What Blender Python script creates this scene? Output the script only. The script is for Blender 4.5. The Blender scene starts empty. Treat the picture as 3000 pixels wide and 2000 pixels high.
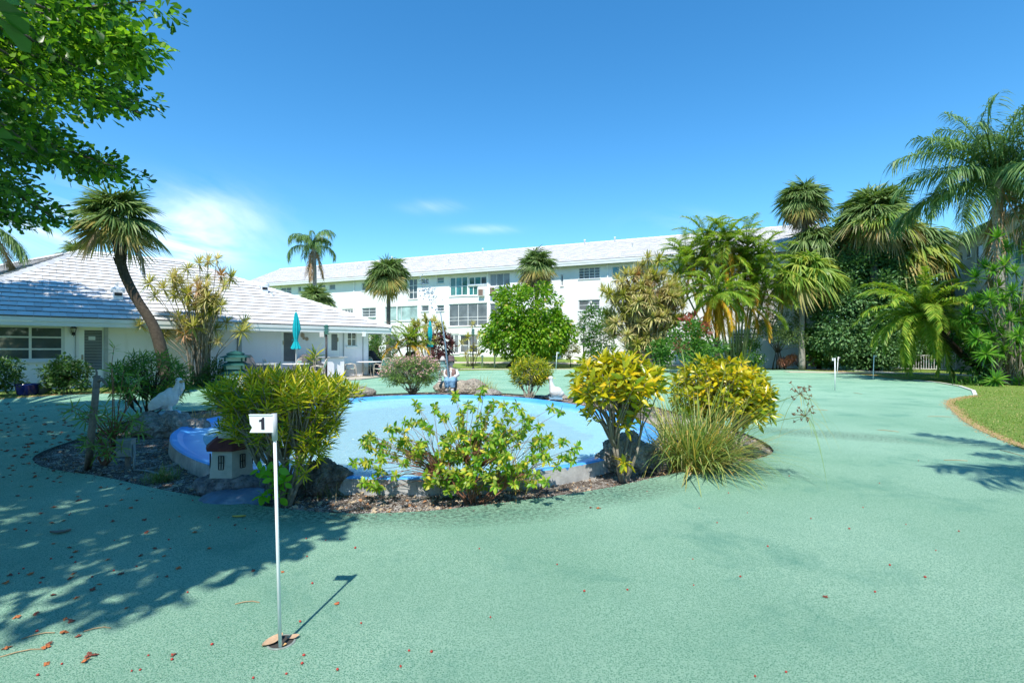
import bpy, math, random
import numpy as np
from mathutils import Vector, Matrix
from mathutils.geometry import tessellate_polygon
random.seed(7); RNG = np.random.default_rng(11)
R_ = math.radians
SC = bpy.context.scene
COL = SC.collection
# ------------------------------------------------------------ camera, world, sun, exposure
H = 1.4; F = 1467.0; YH = 1023.0
cam_d = bpy.data.cameras.new('camera'); cam = bpy.data.objects.new('camera', cam_d); COL.objects.link(cam)
cam.location = (0, 0, H); cam.rotation_euler = (R_(90), 0, 0)
cam_d.lens = 17.6; cam_d.sensor_width = 36; cam_d.shift_y = 0.00767
cam_d.clip_start = 0.05; cam_d.clip_end = 3000
SC.camera = cam
SUN = Vector((0.14, 0.675, -1)).normalized()          # direction the light travels
W = bpy.data.worlds.new('World'); SC.world = W; W.use_nodes = True
nt = W.node_tree; nt.nodes.clear()
def wn(t, **k):
    n = nt.nodes.new(t)
    for a, b in k.items(): setattr(n, a, b)
    return n
out = wn('ShaderNodeOutputWorld'); bg = wn('ShaderNodeBackground'); sky = wn('ShaderNodeTexSky')
sky.sky_type = 'NISHITA'; sky.sun_disc = False
sky.sun_elevation = R_(55.4); sky.sun_rotation = R_(191.7); sky.altitude = 0
sky.air_density = 1.0; sky.dust_density = 0.0; sky.ozone_density = 1.6
hs = wn('ShaderNodeHueSaturation'); hs.inputs['Saturation'].default_value = 1.31; hs.inputs['Value'].default_value = 1.0
hs.inputs['Hue'].default_value = 0.492
tc = wn('ShaderNodeTexCoord'); sep = wn('ShaderNodeSeparateXYZ')
nt.links.new(tc.outputs['Generated'], sep.inputs[0])
def M(op, a, b=None, c=None, clamp=False):
    n = nt.nodes.new('ShaderNodeMath'); n.operation = op; n.use_clamp = clamp
    for i, v in enumerate((a, b, c)):
        if v is None: continue
        if isinstance(v, (int, float)): n.inputs[i].default_value = v
        else: nt.links.new(v, n.inputs[i])
    return n.outputs[0]
# thin cirrus: project the view direction on a plane high above
zc = M('MAXIMUM', sep.outputs[2], 0.04)
px = M('DIVIDE', sep.outputs[0], zc); py = M('DIVIDE', sep.outputs[1], zc)
def gauss(cx, cy, rx, ry):
    az = M('DIVIDE', sep.outputs[0], M('MAXIMUM', sep.outputs[1], 0.02))
    el = M('DIVIDE', sep.outputs[2], M('MAXIMUM', sep.outputs[1], 0.02))
    a = M('POWER', M('ABSOLUTE', M('DIVIDE', M('SUBTRACT', az, cx), rx)), 2.0)
    b = M('POWER', M('ABSOLUTE', M('DIVIDE', M('SUBTRACT', el, cy), ry)), 2.0)
    return M('MULTIPLY', M('POWER', 2.718, M('MULTIPLY', M('ADD', a, b), -1.0)), M('GREATER_THAN', sep.outputs[1], 0.05))
cmb = wn('ShaderNodeCombineXYZ')
nt.links.new(sep.outputs[0], cmb.inputs[0]); nt.links.new(sep.outputs[1], cmb.inputs[1])
nt.links.new(M('MULTIPLY_ADD', sep.outputs[2], 3.0, M('MULTIPLY', sep.outputs[0], 0.9)), cmb.inputs[2])
nz = wn('ShaderNodeTexNoise'); nz.inputs['Scale'].default_value = 3.1; nz.inputs['Detail'].default_value = 9; nz.inputs['Roughness'].default_value = 0.55
nz.inputs['Distortion'].default_value = 0.6
nt.links.new(cmb.outputs[0], nz.inputs['Vector'])
ns = M('MULTIPLY', M('SUBTRACT', nz.outputs[0], 0.40, clamp=True), 4.6, clamp=True)
big = M('ADD', M('ADD', M('MULTIPLY', gauss(-0.72, 0.24, 0.17, 0.065), 1.5), M('MULTIPLY', gauss(-0.93, 0.26, 0.14, 0.05), 0.9)), M('MULTIPLY', gauss(-0.66, 0.19, 0.09, 0.03), 0.8))
small = M('ADD', M('MULTIPLY', gauss(-0.155, 0.285, 0.05, 0.012), 0.32), M('MULTIPLY', gauss(-0.05, 0.24, 0.06, 0.008), 0.3))
small = M('ADD', small, M('MULTIPLY', gauss(0.33, 0.255, 0.09, 0.02), 0.16))
cl = M('MULTIPLY', M('ADD', big, small), ns, clamp=True)
mixc = wn('ShaderNodeMixRGB'); mixc.inputs[2].default_value = (7.0, 7.5, 8.3, 1)
tint = wn('ShaderNodeMixRGB'); tint.blend_type = 'MULTIPLY'; tint.inputs[0].default_value = 1.0; tint.inputs[2].default_value = (0.76, 0.97, 1.07, 1)
nt.links.new(sky.outputs[0], hs.inputs['Color']); nt.links.new(hs.outputs[0], tint.inputs[1]); nt.links.new(tint.outputs[0], mixc.inputs[1])
nt.links.new(M('MULTIPLY', cl, 0.9), mixc.inputs[0])
nt.links.new(mixc.outputs[0], bg.inputs[0]); bg.inputs[1].default_value = 0.15
nt.links.new(bg.outputs[0], out.inputs[0])
sd = bpy.data.lights.new('sun', 'SUN'); sd.energy = 4.5; sd.angle = R_(0.53); sd.color = (1.0, 0.955, 0.88)
so = bpy.data.objects.new('sun', sd); COL.objects.link(so)
so.rotation_euler = SUN.to_track_quat('-Z', 'Y').to_euler(); so.location = (-6, -20, 30)
SC.view_settings.view_transform = 'Standard'; SC.view_settings.look = 'None'
SC.view_settings.exposure = 0.57; SC.view_settings.gamma = 1.0; SC.view_settings.use_curve_mapping = False
SC.render.engine = 'CYCLES'
SC.cycles.max_bounces = 6; SC.cycles.transparent_max_bounces = 8; SC.cycles.caustics_reflective = False; SC.cycles.caustics_refractive = False
# ------------------------------------------------------------ where things stand
def gz(x, y):
    t = min(1, max(0, (y - 37) / 10)); return 0.7 * t * t * (3 - 2 * t)
def G(px, py, z=0.0):          # photo pixel (3000 wide) -> point on the ground
    Y = (H - z) * F / max(1.0, py - YH)
    if Y > 37 and z == 0:
        lo, hi = 37.0, 47.0
        for _ in range(30):
            m = (lo + hi) / 2
            if YH + (H - gz(0, m)) * F / m > py: lo = m
            else: hi = m
        Y = lo
        return Vector(((px - 1500) / F * Y, Y, gz(0, Y)))
    return Vector(((px - 1500) / F * Y, Y, z))
def P(px, py, Y): return Vector(((px - 1500) / F * Y, Y, H + (YH - py) / F * Y))
S2 = 3000 / 2352
def g2(x, y, z=0.0): return G(x * S2, y * S2, z)
def p2(x, y, Y): return P(x * S2, y * S2, Y)
def lin(c):
    c = c / 255
    return c / 12.92 if c <= 0.04045 else ((c + 0.055) / 1.055) ** 2.4
def rgb(r, g, b): return (lin(r), lin(g), lin(b), 1)
# ------------------------------------------------------------ materials
class NT:
    def __init__(s, name):
        s.m = bpy.data.materials.new(name); s.m.use_nodes = True; s.t = s.m.node_tree; s.t.nodes.clear()
        s.out = s.n('ShaderNodeOutputMaterial')
    def n(s, t, **k):
        n = s.t.nodes.new(t)
        for a, b in k.items(): setattr(n, a, b)
        return n
    def l(s, a, b): s.t.links.new(a, b)
    def math(s, op, a, b=None, clamp=False):
        n = s.n('ShaderNodeMath', operation=op, use_clamp=clamp)
        for i, v in enumerate((a, b)):
            if v is None: continue
            if isinstance(v, (int, float)): n.inputs[i].default_value = v
            else: s.l(v, n.inputs[i])
        return n.outputs[0]
    def noise(s, scale, detail=4, rough=0.6, vec=None, dist=0):
        n = s.n('ShaderNodeTexNoise'); n.inputs['Scale'].default_value = scale; n.inputs['Detail'].default_value = detail
        n.inputs['Roughness'].default_value = rough; n.inputs['Distortion'].default_value = dist
        if vec is not None: s.l(vec, n.inputs['Vector'])
        return n.outputs[0]
    def ramp(s, fac, stops, interp='LINEAR'):
        r = s.n('ShaderNodeValToRGB'); r.color_ramp.interpolation = interp
        e = r.color_ramp.elements
        while len(e) < len(stops): e.new(0.5)
        for i, (p, c) in enumerate(stops): e[i].position = p; e[i].color = c if len(c) == 4 else (*c, 1)
        s.l(fac, r.inputs[0]); return r.outputs[0]
    def mix(s, fac, a, b, mode='MIX'):
        n = s.n('ShaderNodeMixRGB', blend_type=mode)
        for i, v in enumerate((fac, a, b)):
            if isinstance(v, (int, float)): n.inputs[i].default_value = v
            elif isinstance(v, tuple): n.inputs[i].default_value = v if len(v) == 4 else (*v, 1)
            else: s.l(v, n.inputs[i])
        return n.outputs[0]
    def bump(s, h, strength=0.5, dist=0.01):
        b = s.n('ShaderNodeBump'); b.inputs['Strength'].default_value = strength; b.inputs['Distance'].default_value = dist
        s.l(h, b.inputs['Height']); return b.outputs[0]
    def bsdf(s, col, rough=0.6, normal=None, spec=0.5, metal=0.0, **k):
        p = s.n('ShaderNodeBsdfPrincipled')
        for nm, v in (('Base Color', col), ('Roughness', rough), ('Specular IOR Level', spec), ('Metallic', metal)):
            if isinstance(v, (int, float, tuple)): p.inputs[nm].default_value = v
            else: s.l(v, p.inputs[nm])
        if normal is not None: s.l(normal, p.inputs['Normal'])
        return p.outputs[0]
    def done(s, sh): s.l(sh, s.out.inputs['Surface']); return s.m
MC = {}
def mat(name, col, rough=0.6, var=0.12, scale=6.0, bump=0.0, bscale=40.0, spec=0.4, metal=0.0, dirt=None, dscale=2.0, dthr=(0.55, 0.75)):
    if name in MC: return MC[name]
    t = NT(name); tc = t.n('ShaderNodeTexCoord').outputs['Object']
    n = t.noise(scale, 6, 0.65, tc)
    lo = tuple(c * (1 - var) for c in col[:3]) + (1,); hi = tuple(min(1, c * (1 + var)) for c in col[:3]) + (1,)
    c = t.ramp(n, [(0.3, lo), (0.7, hi)])
    if dirt:
        d = t.noise(dscale, 8, 0.7, tc)
        c = t.mix(t.ramp(d, [(dthr[0], (0, 0, 0, 1)), (dthr[1], (1, 1, 1, 1))]), c, dirt)
    nr = t.bump(t.noise(bscale, 5, 0.7, tc), bump, 0.02) if bump else None
    MC[name] = t.done(t.bsdf(c, rough, nr, spec, metal)); return MC[name]
def leafmat(name, cols, rough=0.42, transl=0.35, blotch=None, tint=1.0, spec=0.4):
    """cols: list of leaf colours; each leaf takes one by chance"""
    if name in MC: return MC[name]
    t = NT(name)
    g = t.n('ShaderNodeNewGeometry'); oi = t.n('ShaderNodeObjectInfo')
    r = t.math('FRACT', t.math('ADD', g.outputs['Random Per Island'], oi.outputs['Random']))
    n = len(cols)
    c = t.ramp(r, [(i / max(1, n - 1), tuple(min(.8, q * 1.22) for q in cols[i])) for i in range(n)])
    if blotch:
        tc = t.n('ShaderNodeTexCoord').outputs['Object']
        b = t.noise(blotch[1], 3, 0.6, tc)
        c = t.mix(t.ramp(b, [(blotch[2] - 0.06, (0, 0, 0, 1)), (blotch[2] + 0.06, (1, 1, 1, 1))]), c, blotch[0])
    p = t.bsdf(c, rough, None, spec)
    tr = t.n('ShaderNodeBsdfTranslucent')
    t.l(t.mix(1.0, c, (1.25, 1.35, 0.55, 1), 'MULTIPLY'), tr.inputs[0])
    mx = t.n('ShaderNodeMixShader'); mx.inputs[0].default_value = transl
    t.l(p, mx.inputs[1]); t.l(tr.outputs[0], mx.inputs[2])
    MC[name] = t.done(mx.outputs[0]); return MC[name]
# ------------------------------------------------------------ objects
def tag(o, label=None, cat=None, group=None, kind=None):
    if label: o['label'] = label
    if cat: o['category'] = cat
    if group: o['group'] = group
    if kind: o['kind'] = kind
    return o
def thing(name, label, cat, loc=(0, 0, 0), rz=0, group=None):
    o = bpy.data.objects.new(name, None); COL.objects.link(o); o.location = loc; o.rotation_euler = (0, 0, rz)
    o.empty_display_size = 0.1
    return tag(o, label, cat, group)
def link(name, me, parent=None, loc=None, rot=None, sc=None):
    o = bpy.data.objects.new(name, me); COL.objects.link(o)
    if parent is not None: o.parent = parent
    if loc is not None: o.location = loc
    if rot is not None: o.rotation_euler = rot
    if sc is not None: o.scale = sc if hasattr(sc, '__len__') else (sc, sc, sc)
    return o
def dup(root, loc=None, rz=None, label=None, group=None, sc=None):
    def cp(o, par):
        c = o.copy(); COL.objects.link(c)
        if par is not None: c.parent = par
        for ch in KIDS.get(o.name, ()): cp(ch, c)
        return c
    KIDS = {}
    for o in bpy.data.objects:
        if o.parent: KIDS.setdefault(o.parent.name, []).append(o)
    c = cp(root, None)
    if loc is not None: c.location = loc
    if rz is not None: c.rotation_euler = (0, 0, rz)
    if sc is not None: c.scale = (sc, sc, sc)
    if label: c['label'] = label
    if group: c['group'] = group
    return c
def npmesh(name, V, Fc, mats, mi=None, smooth=False):
    me = bpy.data.meshes.new(name); V = np.asarray(V, dtype=np.float32); Fc = np.asarray(Fc, dtype=np.int32)
    k = Fc.shape[1]; nF = Fc.shape[0]
    me.vertices.add(len(V)); me.vertices.foreach_set('co', V.ravel())
    me.loops.add(nF * k); me.loops.foreach_set('vertex_index', Fc.ravel())
    me.polygons.add(nF); me.polygons.foreach_set('loop_start', np.arange(0, nF * k, k, dtype=np.int32))
    me.polygons.foreach_set('loop_total', np.full(nF, k, dtype=np.int32))
    if mi is not None: me.polygons.foreach_set('material_index', np.asarray(mi, dtype=np.int32))
    if smooth: me.polygons.foreach_set('use_smooth', np.ones(nF, dtype=bool))
    for m in (mats if isinstance(mats, (list, tuple)) else [mats]): me.materials.append(m)
    me.update(calc_edges=True); return me
class MB:
    def __init__(s): s.v = []; s.f = []; s.m = []; s.sm = []
    def add(s, vs, fs, mi=0, smooth=False):
        o = len(s.v); s.v += [tuple(v) for v in vs]
        for f in fs: s.f.append(tuple(i + o for i in f)); s.m.append(mi); s.sm.append(smooth)
        return s
    def obox(s, O, ax, ay, az, mi=0):
        O = Vector(O); ax = Vector(ax); ay = Vector(ay); az = Vector(az)
        vs = [O, O + ax, O + ax + ay, O + ay, O + az, O + ax + az, O + ax + ay + az, O + ay + az]
        return s.add(vs, [(0, 3, 2, 1), (4, 5, 6, 7), (0, 1, 5, 4), (1, 2, 6, 5), (2, 3, 7, 6), (3, 0, 4, 7)], mi)
    def box(s, c, sz, rz=0, mi=0):
        ca, sa = math.cos(rz), math.sin(rz); ax = Vector((ca, sa, 0)) * sz[0]; ay = Vector((-sa, ca, 0)) * sz[1]; az = Vector((0, 0, sz[2]))
        return s.obox(Vector(c) - ax / 2 - ay / 2 - az / 2, ax, ay, az, mi)
    def tube(s, pts, rad, n=6, mi=0, cap=True, smooth=True):
        pts = [Vector(p) for p in pts]
        if not hasattr(rad, '__len__'): rad = [rad] * len(pts)
        vs = []; fs = []; last = None
        for i, p in enumerate(pts):
            d = (pts[min(i + 1, len(pts) - 1)] - pts[max(i - 1, 0)])
            d = d.normalized() if d.length > 1e-9 else Vector((0, 0, 1))
            if last is None: a = d.cross(Vector((0.31, 0.9, 0.2))).normalized() if abs(d.z) > 0.3 else d.cross(Vector((0, 0, 1))).normalized()
            else: a = (last - d * last.dot(d)).normalized()
            last = a; b = d.cross(a)
            for k in range(n):
                t = 2 * math.pi * k / n; vs.append(p + (a * math.cos(t) + b * math.sin(t)) * rad[i])
        for i in range(len(pts) - 1):
            for k in range(n): fs.append((i * n + k, i * n + (k + 1) % n, (i + 1) * n + (k + 1) % n, (i + 1) * n + k))
        if cap:
            fs.append(tuple(range(n))[::-1]); fs.append(tuple((len(pts) - 1) * n + k for k in range(n)))
        return s.add(vs, fs, mi, smooth)
    def lathe(s, prof, c=(0, 0, 0), n=20, mi=0, smooth=True, cap=True):
        c = Vector(c); vs = []; fs = []
        for r, z in prof:
            for k in range(n): t = 2 * math.pi * k / n; vs.append(c + Vector((r * math.cos(t), r * math.sin(t), z)))
        for i in range(len(prof) - 1):
            for k in range(n): fs.append((i * n + k, i * n + (k + 1) % n, (i + 1) * n + (k + 1) % n, (i + 1) * n + k))
        if cap: fs.append(tuple(range(n))[::-1]); fs.append(tuple((len(prof) - 1) * n + k for k in range(n)))
        return s.add(vs, fs, mi, smooth)
    def ell(s, c, r, rot=None, nu=14, nv=9, mi=0):
        c = Vector(c); Rm = rot.to_matrix() if rot is not None else Matrix.Identity(3); vs = []; fs = []
        for j in range(nv + 1):
            ph = math.pi * (j + 0.0) / nv
            for i in range(nu):
                th = 2 * math.pi * i / nu
                vs.append(c + Rm @ Vector((r[0] * math.sin(ph) * math.cos(th), r[1] * math.sin(ph) * math.sin(th), r[2] * math.cos(ph))))
        for j in range(nv):
            for i in range(nu): fs.append((j * nu + i, (j + 1) * nu + i, (j + 1) * nu + (i + 1) % nu, j * nu + (i + 1) % nu))
        return s.add(vs, fs, mi, True)
    def mesh(s, name, mats):
        me = bpy.data.meshes.new(name); me.from_pydata(s.v, [], s.f)
        for m in (mats if isinstance(mats, (list, tuple)) else [mats]): me.materials.append(m)
        me.polygons.foreach_set('material_index', s.m); me.polygons.foreach_set('use_smooth', s.sm); me.update(); return me
    def build(s, name, mats, parent=None, loc=None, rot=None): return link(name, s.mesh(name, mats), parent, loc, rot)
def organic(mb, name, mats, voxel, parent=None, smooth=6, rough=0.0, rscale=3.0, rough2=0.0, seed=0, rz=None):
    """fuse overlapping shapes into one continuous skin (voxel remesh), then smooth and roughen it"""
    me = mb.mesh(name + '_raw', mats); o = bpy.data.objects.new('tmp', me); COL.objects.link(o)
    m = o.modifiers.new('r', 'REMESH'); m.mode = 'VOXEL'; m.voxel_size = voxel
    if smooth: m = o.modifiers.new('s', 'SMOOTH'); m.iterations = smooth; m.factor = 0.5
    dg = bpy.context.evaluated_depsgraph_get(); dg.update()
    new = bpy.data.meshes.new_from_object(o.evaluated_get(dg)); new.name = name
    bpy.data.objects.remove(o); bpy.data.meshes.remove(me)
    if rough:
        from mathutils import noise
        n = len(new.vertices); co = np.empty(n * 3, dtype=np.float32); no = np.empty(n * 3, dtype=np.float32)
        new.vertices.foreach_get('co', co); new.vertices.foreach_get('normal', no); co = co.reshape(-1, 3); no = no.reshape(-1, 3)
        off = Vector((seed * 3.7, seed * 1.3, seed * 2.1))
        for i in range(n):
            v = Vector(co[i]) + off
            d = noise.noise(v * rscale) * rough + abs(noise.noise(v * rscale * 4.3)) * -rough2 * 1.2 + noise.noise(v * rscale * 9) * rough2 * 0.5
            co[i] += no[i] * d
        new.vertices.foreach_set('co', co.ravel()); new.update()
    if not new.materials:
        for mm in (mats if isinstance(mats, (list, tuple)) else [mats]): new.materials.append(mm)
    new.polygons.foreach_set('use_smooth', np.ones(len(new.polygons), dtype=bool)); new.update()
    return link(name, new, parent)
def flat(name, poly, z, m, holes=(), skirt=0.0, kind='structure'):
    """a level sheet from a ground outline, with holes; skirt closes its edges downward"""
    loops = [[Vector((p[0], p[1], 0)) for p in poly]] + [[Vector((p[0], p[1], 0)) for p in h] for h in holes]
    tri = tessellate_polygon(loops); allv = [v for lp in loops for v in lp]
    vs = [(v.x, v.y, z) for v in allv]; mb = MB(); fs = []
    for a, b, c in tri:
        n = (allv[b] - allv[a]).cross(allv[c] - allv[a]); fs.append((a, b, c) if n.z > 0 else (a, c, b))
    mb.add(vs, fs)
    if skirt:
        for lp in loops:
            n = len(lp)
            for i in range(n):
                p, q = lp[i], lp[(i + 1) % n]
                mb.add([(p.x, p.y, z), (q.x, q.y, z), (q.x, q.y, z - skirt), (p.x, p.y, z - skirt)], [(0, 1, 2, 3)], 1 if isinstance(m, list) else 0)
    o = mb.build(name, m); tag(o, kind=kind); return o
def smoothpoly(pts, it=2):
    for _ in range(it):
        q = []
        for i in range(len(pts)):
            a = Vector(pts[i][:2]); b = Vector(pts[(i + 1) % len(pts)][:2])
            q += [a * 0.75 + b * 0.25, a * 0.25 + b * 0.75]
        pts = q
    return pts
def inside(p, poly):
    x, y = p[0], p[1]; c = False; n = len(poly); j = n - 1
    for i in range(n):
        xi, yi = poly[i][0], poly[i][1]; xj, yj = poly[j][0], poly[j][1]
        if (yi > y) != (yj > y) and x < (xj - xi) * (y - yi) / (yj - yi) + xi: c = not c
        j = i
    return c
# ------------------------------------------------------------ foliage tools (numpy)
def nrm(a): return a / np.maximum(1e-9, np.linalg.norm(a, axis=-1, keepdims=True))
def straps(base, d, L, w, droop, segs=3, side=None, tip=0.05, fat=0.4):
    """strap-shaped leaves bending under their weight; each is an island of its own"""
    base = np.asarray(base, float); N = len(base); d = nrm(np.asarray(d, float))
    L = np.broadcast_to(L, N)[:, None]; w = np.broadcast_to(w, N)[:, None]; droop = np.broadcast_to(droop, N)[:, None]
    if side is None: side = nrm(np.cross(d, np.array([0, 0, 1.0])) + 1e-4)
    rows = []
    for k in range(segs + 1):
        t = k / segs
        p = base + d * L * t * (1 - 0.25 * np.minimum(1, droop) * t) + np.array([0, 0, -1.0]) * droop * L * t * t * 0.75
        pw = (0.45 + 0.55 * min(1, t / fat)) if t < fat else (tip + (1 - tip) * (1 - ((t - fat) / (1 - fat)) ** 1.6))
        rows += [p - side * w * pw * 0.5, p + side * w * pw * 0.5]
    V = np.stack(rows, 1).reshape(-1, 3); m = 2 * (segs + 1)
    f = np.array([[2 * k, 2 * k + 1, 2 * k + 3, 2 * k + 2] for k in range(segs)])
    Fc = (np.arange(N)[:, None, None] * m + f[None]).reshape(-1, 4)
    return V, Fc
def join(parts):
    V = []; Fs = []; o = 0
    for v, f in parts: V.append(v); Fs.append(f + o); o += len(v)
    return np.concatenate(V), np.concatenate(Fs)
LEAF4 = (np.array([[0, 0, 0], [.42, .25, .05], [.45, 0, -.03], [.42, -.25, .05], [1, 0, -.10]], float), np.array([[0, 3, 2, 2], [0, 2, 1, 1], [2, 3, 4, 4], [2, 4, 1, 1]]))
def leaf_tpl(wd=0.25, fold=0.06, drop=-0.12):
    V = np.array([[0, 0, 0], [.22, wd * .7, fold * .7], [.5, wd, fold], [.8, wd * .6, fold * .3 + drop * .5], [1, 0, drop],
                  [.8, -wd * .6, fold * .3 + drop * .5], [.5, -wd, fold], [.22, -wd * .7, fold * .7], [.5, 0, 0.0]], float)
    return V
LT_TRI = np.array([[0, 8, 1], [1, 8, 2], [2, 8, 3], [3, 8, 4], [4, 8, 5], [5, 8, 6], [6, 8, 7], [7, 8, 0]])
QTPL = np.array([[0, 0, 0], [.45, -.26, .05], [1, 0, -.08], [.45, .26, .05]], float); QF = np.array([[0, 1, 2, 3]])
def frames(d, up=None):
    d = nrm(d); N = len(d)
    if up is None: up = np.tile([0, 0, 1.0], (N, 1))
    y = nrm(np.cross(up, d) + 1e-5); z = np.cross(d, y)
    return np.stack([d, y, z], 2)        # columns
def scatter(tv, tf, pos, Rm, s):
    s = np.broadcast_to(s, len(pos))
    V = np.einsum('nij,mj->nmi', Rm, tv) * s[:, None, None] + pos[:, None, :]
    Fc = tf[None] + (np.arange(len(pos)) * len(tv))[:, None, None]
    return V.reshape(-1, 3), Fc.reshape(-1, tf.shape[1])
def rdir(n, zmin=-1, zmax=1):
    z = RNG.uniform(zmin, zmax, n); a = RNG.uniform(0, 2 * np.pi, n); r = np.sqrt(np.maximum(0, 1 - z * z))
    return np.stack([r * np.cos(a), r * np.sin(a), z], 1)
FR = {}
def fan_frond(e, key, m, n=44, pet=0.66, L=1.0, w=0.056, droop=0.42, spread=122, seed=0):
    """costapalmate frond of a cabbage palm: stalk plus split fan"""
    k = ('fan', e, key, seed)
    if k in FR: return FR[k]
    rs = np.random.default_rng(seed + int(e) + 200)
    er = R_(e); d = np.array([math.cos(er), 0, math.sin(er)]); hub = d * pet - np.array([0, 0, 0.10 * math.cos(er)])
    e2 = R_(e - 34); d2 = np.array([math.cos(e2), 0, math.sin(e2)]); y = np.array([0, 1.0, 0]); up = np.cross(d2, y) * -1
    th = np.radians(np.linspace(-spread, spread, n) + rs.normal(0, 1.5, n)); c = np.cos(th)[:, None]; s = np.sin(th)[:, None]
    dr = c * d2 + s * y - up * 0.0 + np.abs(s) * np.array([0, 0, -0.10]); side = -s * d2 + c * y
    LL = L * (1 - 0.32 * (th / np.radians(spread)) ** 2) * rs.uniform(0.88, 1.05, n)
    side = nrm(side * 0.85 + up[None] * rs.choice([-0.5, 0.5], n)[:, None])
    V, Fc = straps(np.tile(hub, (n, 1)) + dr * 0.04, dr, LL, w, droop * rs.uniform(0.6, 1.5, n), 4, side, 0.04, 0.45)
    V2, F2 = straps(np.array([[0, 0, 0.0], [0, 0, -.01]]), np.array([d, d]), pet * 1.02, 0.05, 0.16, 2, np.array([[0, 1.0, 0], up.tolist()]), 0.6)
    V, Fc = join([(V, Fc), (V2, F2)])
    FR[k] = npmesh('frond', V, Fc, m); return FR[k]
def pin_frond(e, key, m, L=2.2, curve=1.5, n=46, ll=0.5, w=0.035, droop=0.7, fw=0.55, plumose=0.5, seed=0, vee=0.0, pet=0.12, segs=3):
    """feather frond: arching rachis with two rows of leaflets"""
    k = ('pin', e, key, seed)
    if k in FR: return FR[k]
    rs = np.random.default_rng(seed + int(e) + 300)
    K = 24; p = np.zeros(3); a = R_(e); pts = [p.copy()]; dirs = []
    for i in range(K):
        d = np.array([math.cos(a), 0, math.sin(a)]); dirs.append(d); p = p + d * L / K; pts.append(p.copy()); a = max(-1.5, a - curve / K * (0.5 + i / K))
    dirs.append(dirs[-1]); pts = np.array(pts); dirs = np.array(dirs); y = np.array([0, 1.0, 0])
    t = np.linspace(pet, 0.99, n); idx = t * K; i0 = np.minimum(K - 1, idx.astype(int)); fr = (idx - i0)[:, None]
    pos = pts[i0] * (1 - fr) + pts[i0 + 1] * fr; dd = dirs[i0]; up = np.cross(dd, y)
    up = np.where(up[:, 2:3] < 0, -up, up)
    bs = []; ds = []; Ls = []
    for sgn in (-1, 1):
        v = vee + rs.normal(0, plumose, n)
        dr = dd * (fw + 0.5 * t[:, None]) + y * sgn + up * v[:, None] + rs.normal(0, .06, (n, 3))
        bs.append(pos); ds.append(dr); Ls.append(ll * (0.35 + 0.65 * np.sin(np.pi * (0.12 + 0.80 * t)) ** 0.8) * rs.uniform(0.85, 1.1, n))
    base = np.concatenate(bs); ds = np.concatenate(ds); Ls = np.concatenate(Ls)
    V, Fc = straps(base, ds, Ls, w, droop * rs.uniform(0.6, 1.3, len(Ls)), segs, None, 0.05, 0.3)
    ra = []
    for i in range(0, K, 3):
        q = min(K, i + 3); r = 0.02 * (1.2 - i / K) + 0.004
        o = len(ra) * 0
        a_, b_ = pts[i], pts[q]; ra.append((np.array([a_ - y * r, a_ + y * r, b_ + y * r * .85, b_ - y * r * .85]), np.array([[0, 1, 2, 3]])))
        u = np.array([0, 0, 1.0]); ra.append((np.array([a_ - u * r, a_ + u * r, b_ + u * r * .85, b_ - u * r * .85]), np.array([[0, 1, 2, 3]])))
    V, Fc = join([(V, Fc)] + ra)
    FR[k] = npmesh('frond', V, Fc, m); return FR[k]
def rosette(key, m, n=46, L=0.45, w=0.03, zmin=-0.35, droop=0.35, seed=0, segs=3):
    k = ('ros', key, seed)
    if k in FR: return FR[k]
    rs = np.random.default_rng(seed + 17)
    z = zmin + (1 - zmin) * rs.uniform(0, 1, n) ** 0.9; a = rs.uniform(0, 2 * np.pi, n); r = np.sqrt(np.maximum(0, 1 - z * z))
    d = np.stack([r * np.cos(a), r * np.sin(a), z], 1)
    b = np.stack([0.02 * np.cos(a), 0.02 * np.sin(a), 0.06 * z - 0.03], 1)
    V, Fc = straps(b, d, L * rs.uniform(0.75, 1.1, n), w, droop * rs.uniform(0.5, 1.4, n) * (1 - z * 0.6), segs, None, 0.03, 0.35)
    FR[k] = npmesh('leaf_rosette', V, Fc, m); return FR[k]
def cloud(centers, rad, n, size, tv=QTPL, tf=QF, out=0.6, up=0.5, flat_=1.0, jit=0.5, hang=0.0, cen=None):
    """n leaves spread in clumps"""
    centers = np.asarray(centers, float); rad = np.broadcast_to(np.asarray(rad, float), len(centers))
    pw = rad ** 2; idx = RNG.choice(len(centers), n, p=pw / pw.sum())
    o = rdir(n) * (RNG.uniform(0.0, 1, n) ** 0.45)[:, None] * rad[idx][:, None]; o[:, 2] *= flat_
    pos = centers[idx] + o; c = centers.mean(0) if cen is None else np.asarray(cen)
    d = nrm(o) * out + nrm(pos - c) * out * 0.7 + rdir(n) * jit; d[:, 2] -= hang
    upv = rdir(n) * 0.9 + np.array([0, 0, up * 2])
    return scatter(tv, tf, pos, frames(d, upv), size * RNG.uniform(0.7, 1.25, n))
def clumps(c, r, n, rc, shell=0.75, zcut=-0.8):
    """clump centres through an ellipsoid crown, mostly near its skin"""
    d = rdir(n * 2); d = d[d[:, 2] > zcut][:n]; rr = RNG.uniform(shell ** 3, 1, len(d)) ** (1 / 3) * RNG.uniform(0.86, 1.08, len(d))
    return np.asarray(c, float) + d * rr[:, None] * np.asarray(r, float), np.full(len(d), rc) * RNG.uniform(0.7, 1.3, len(d))
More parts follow.
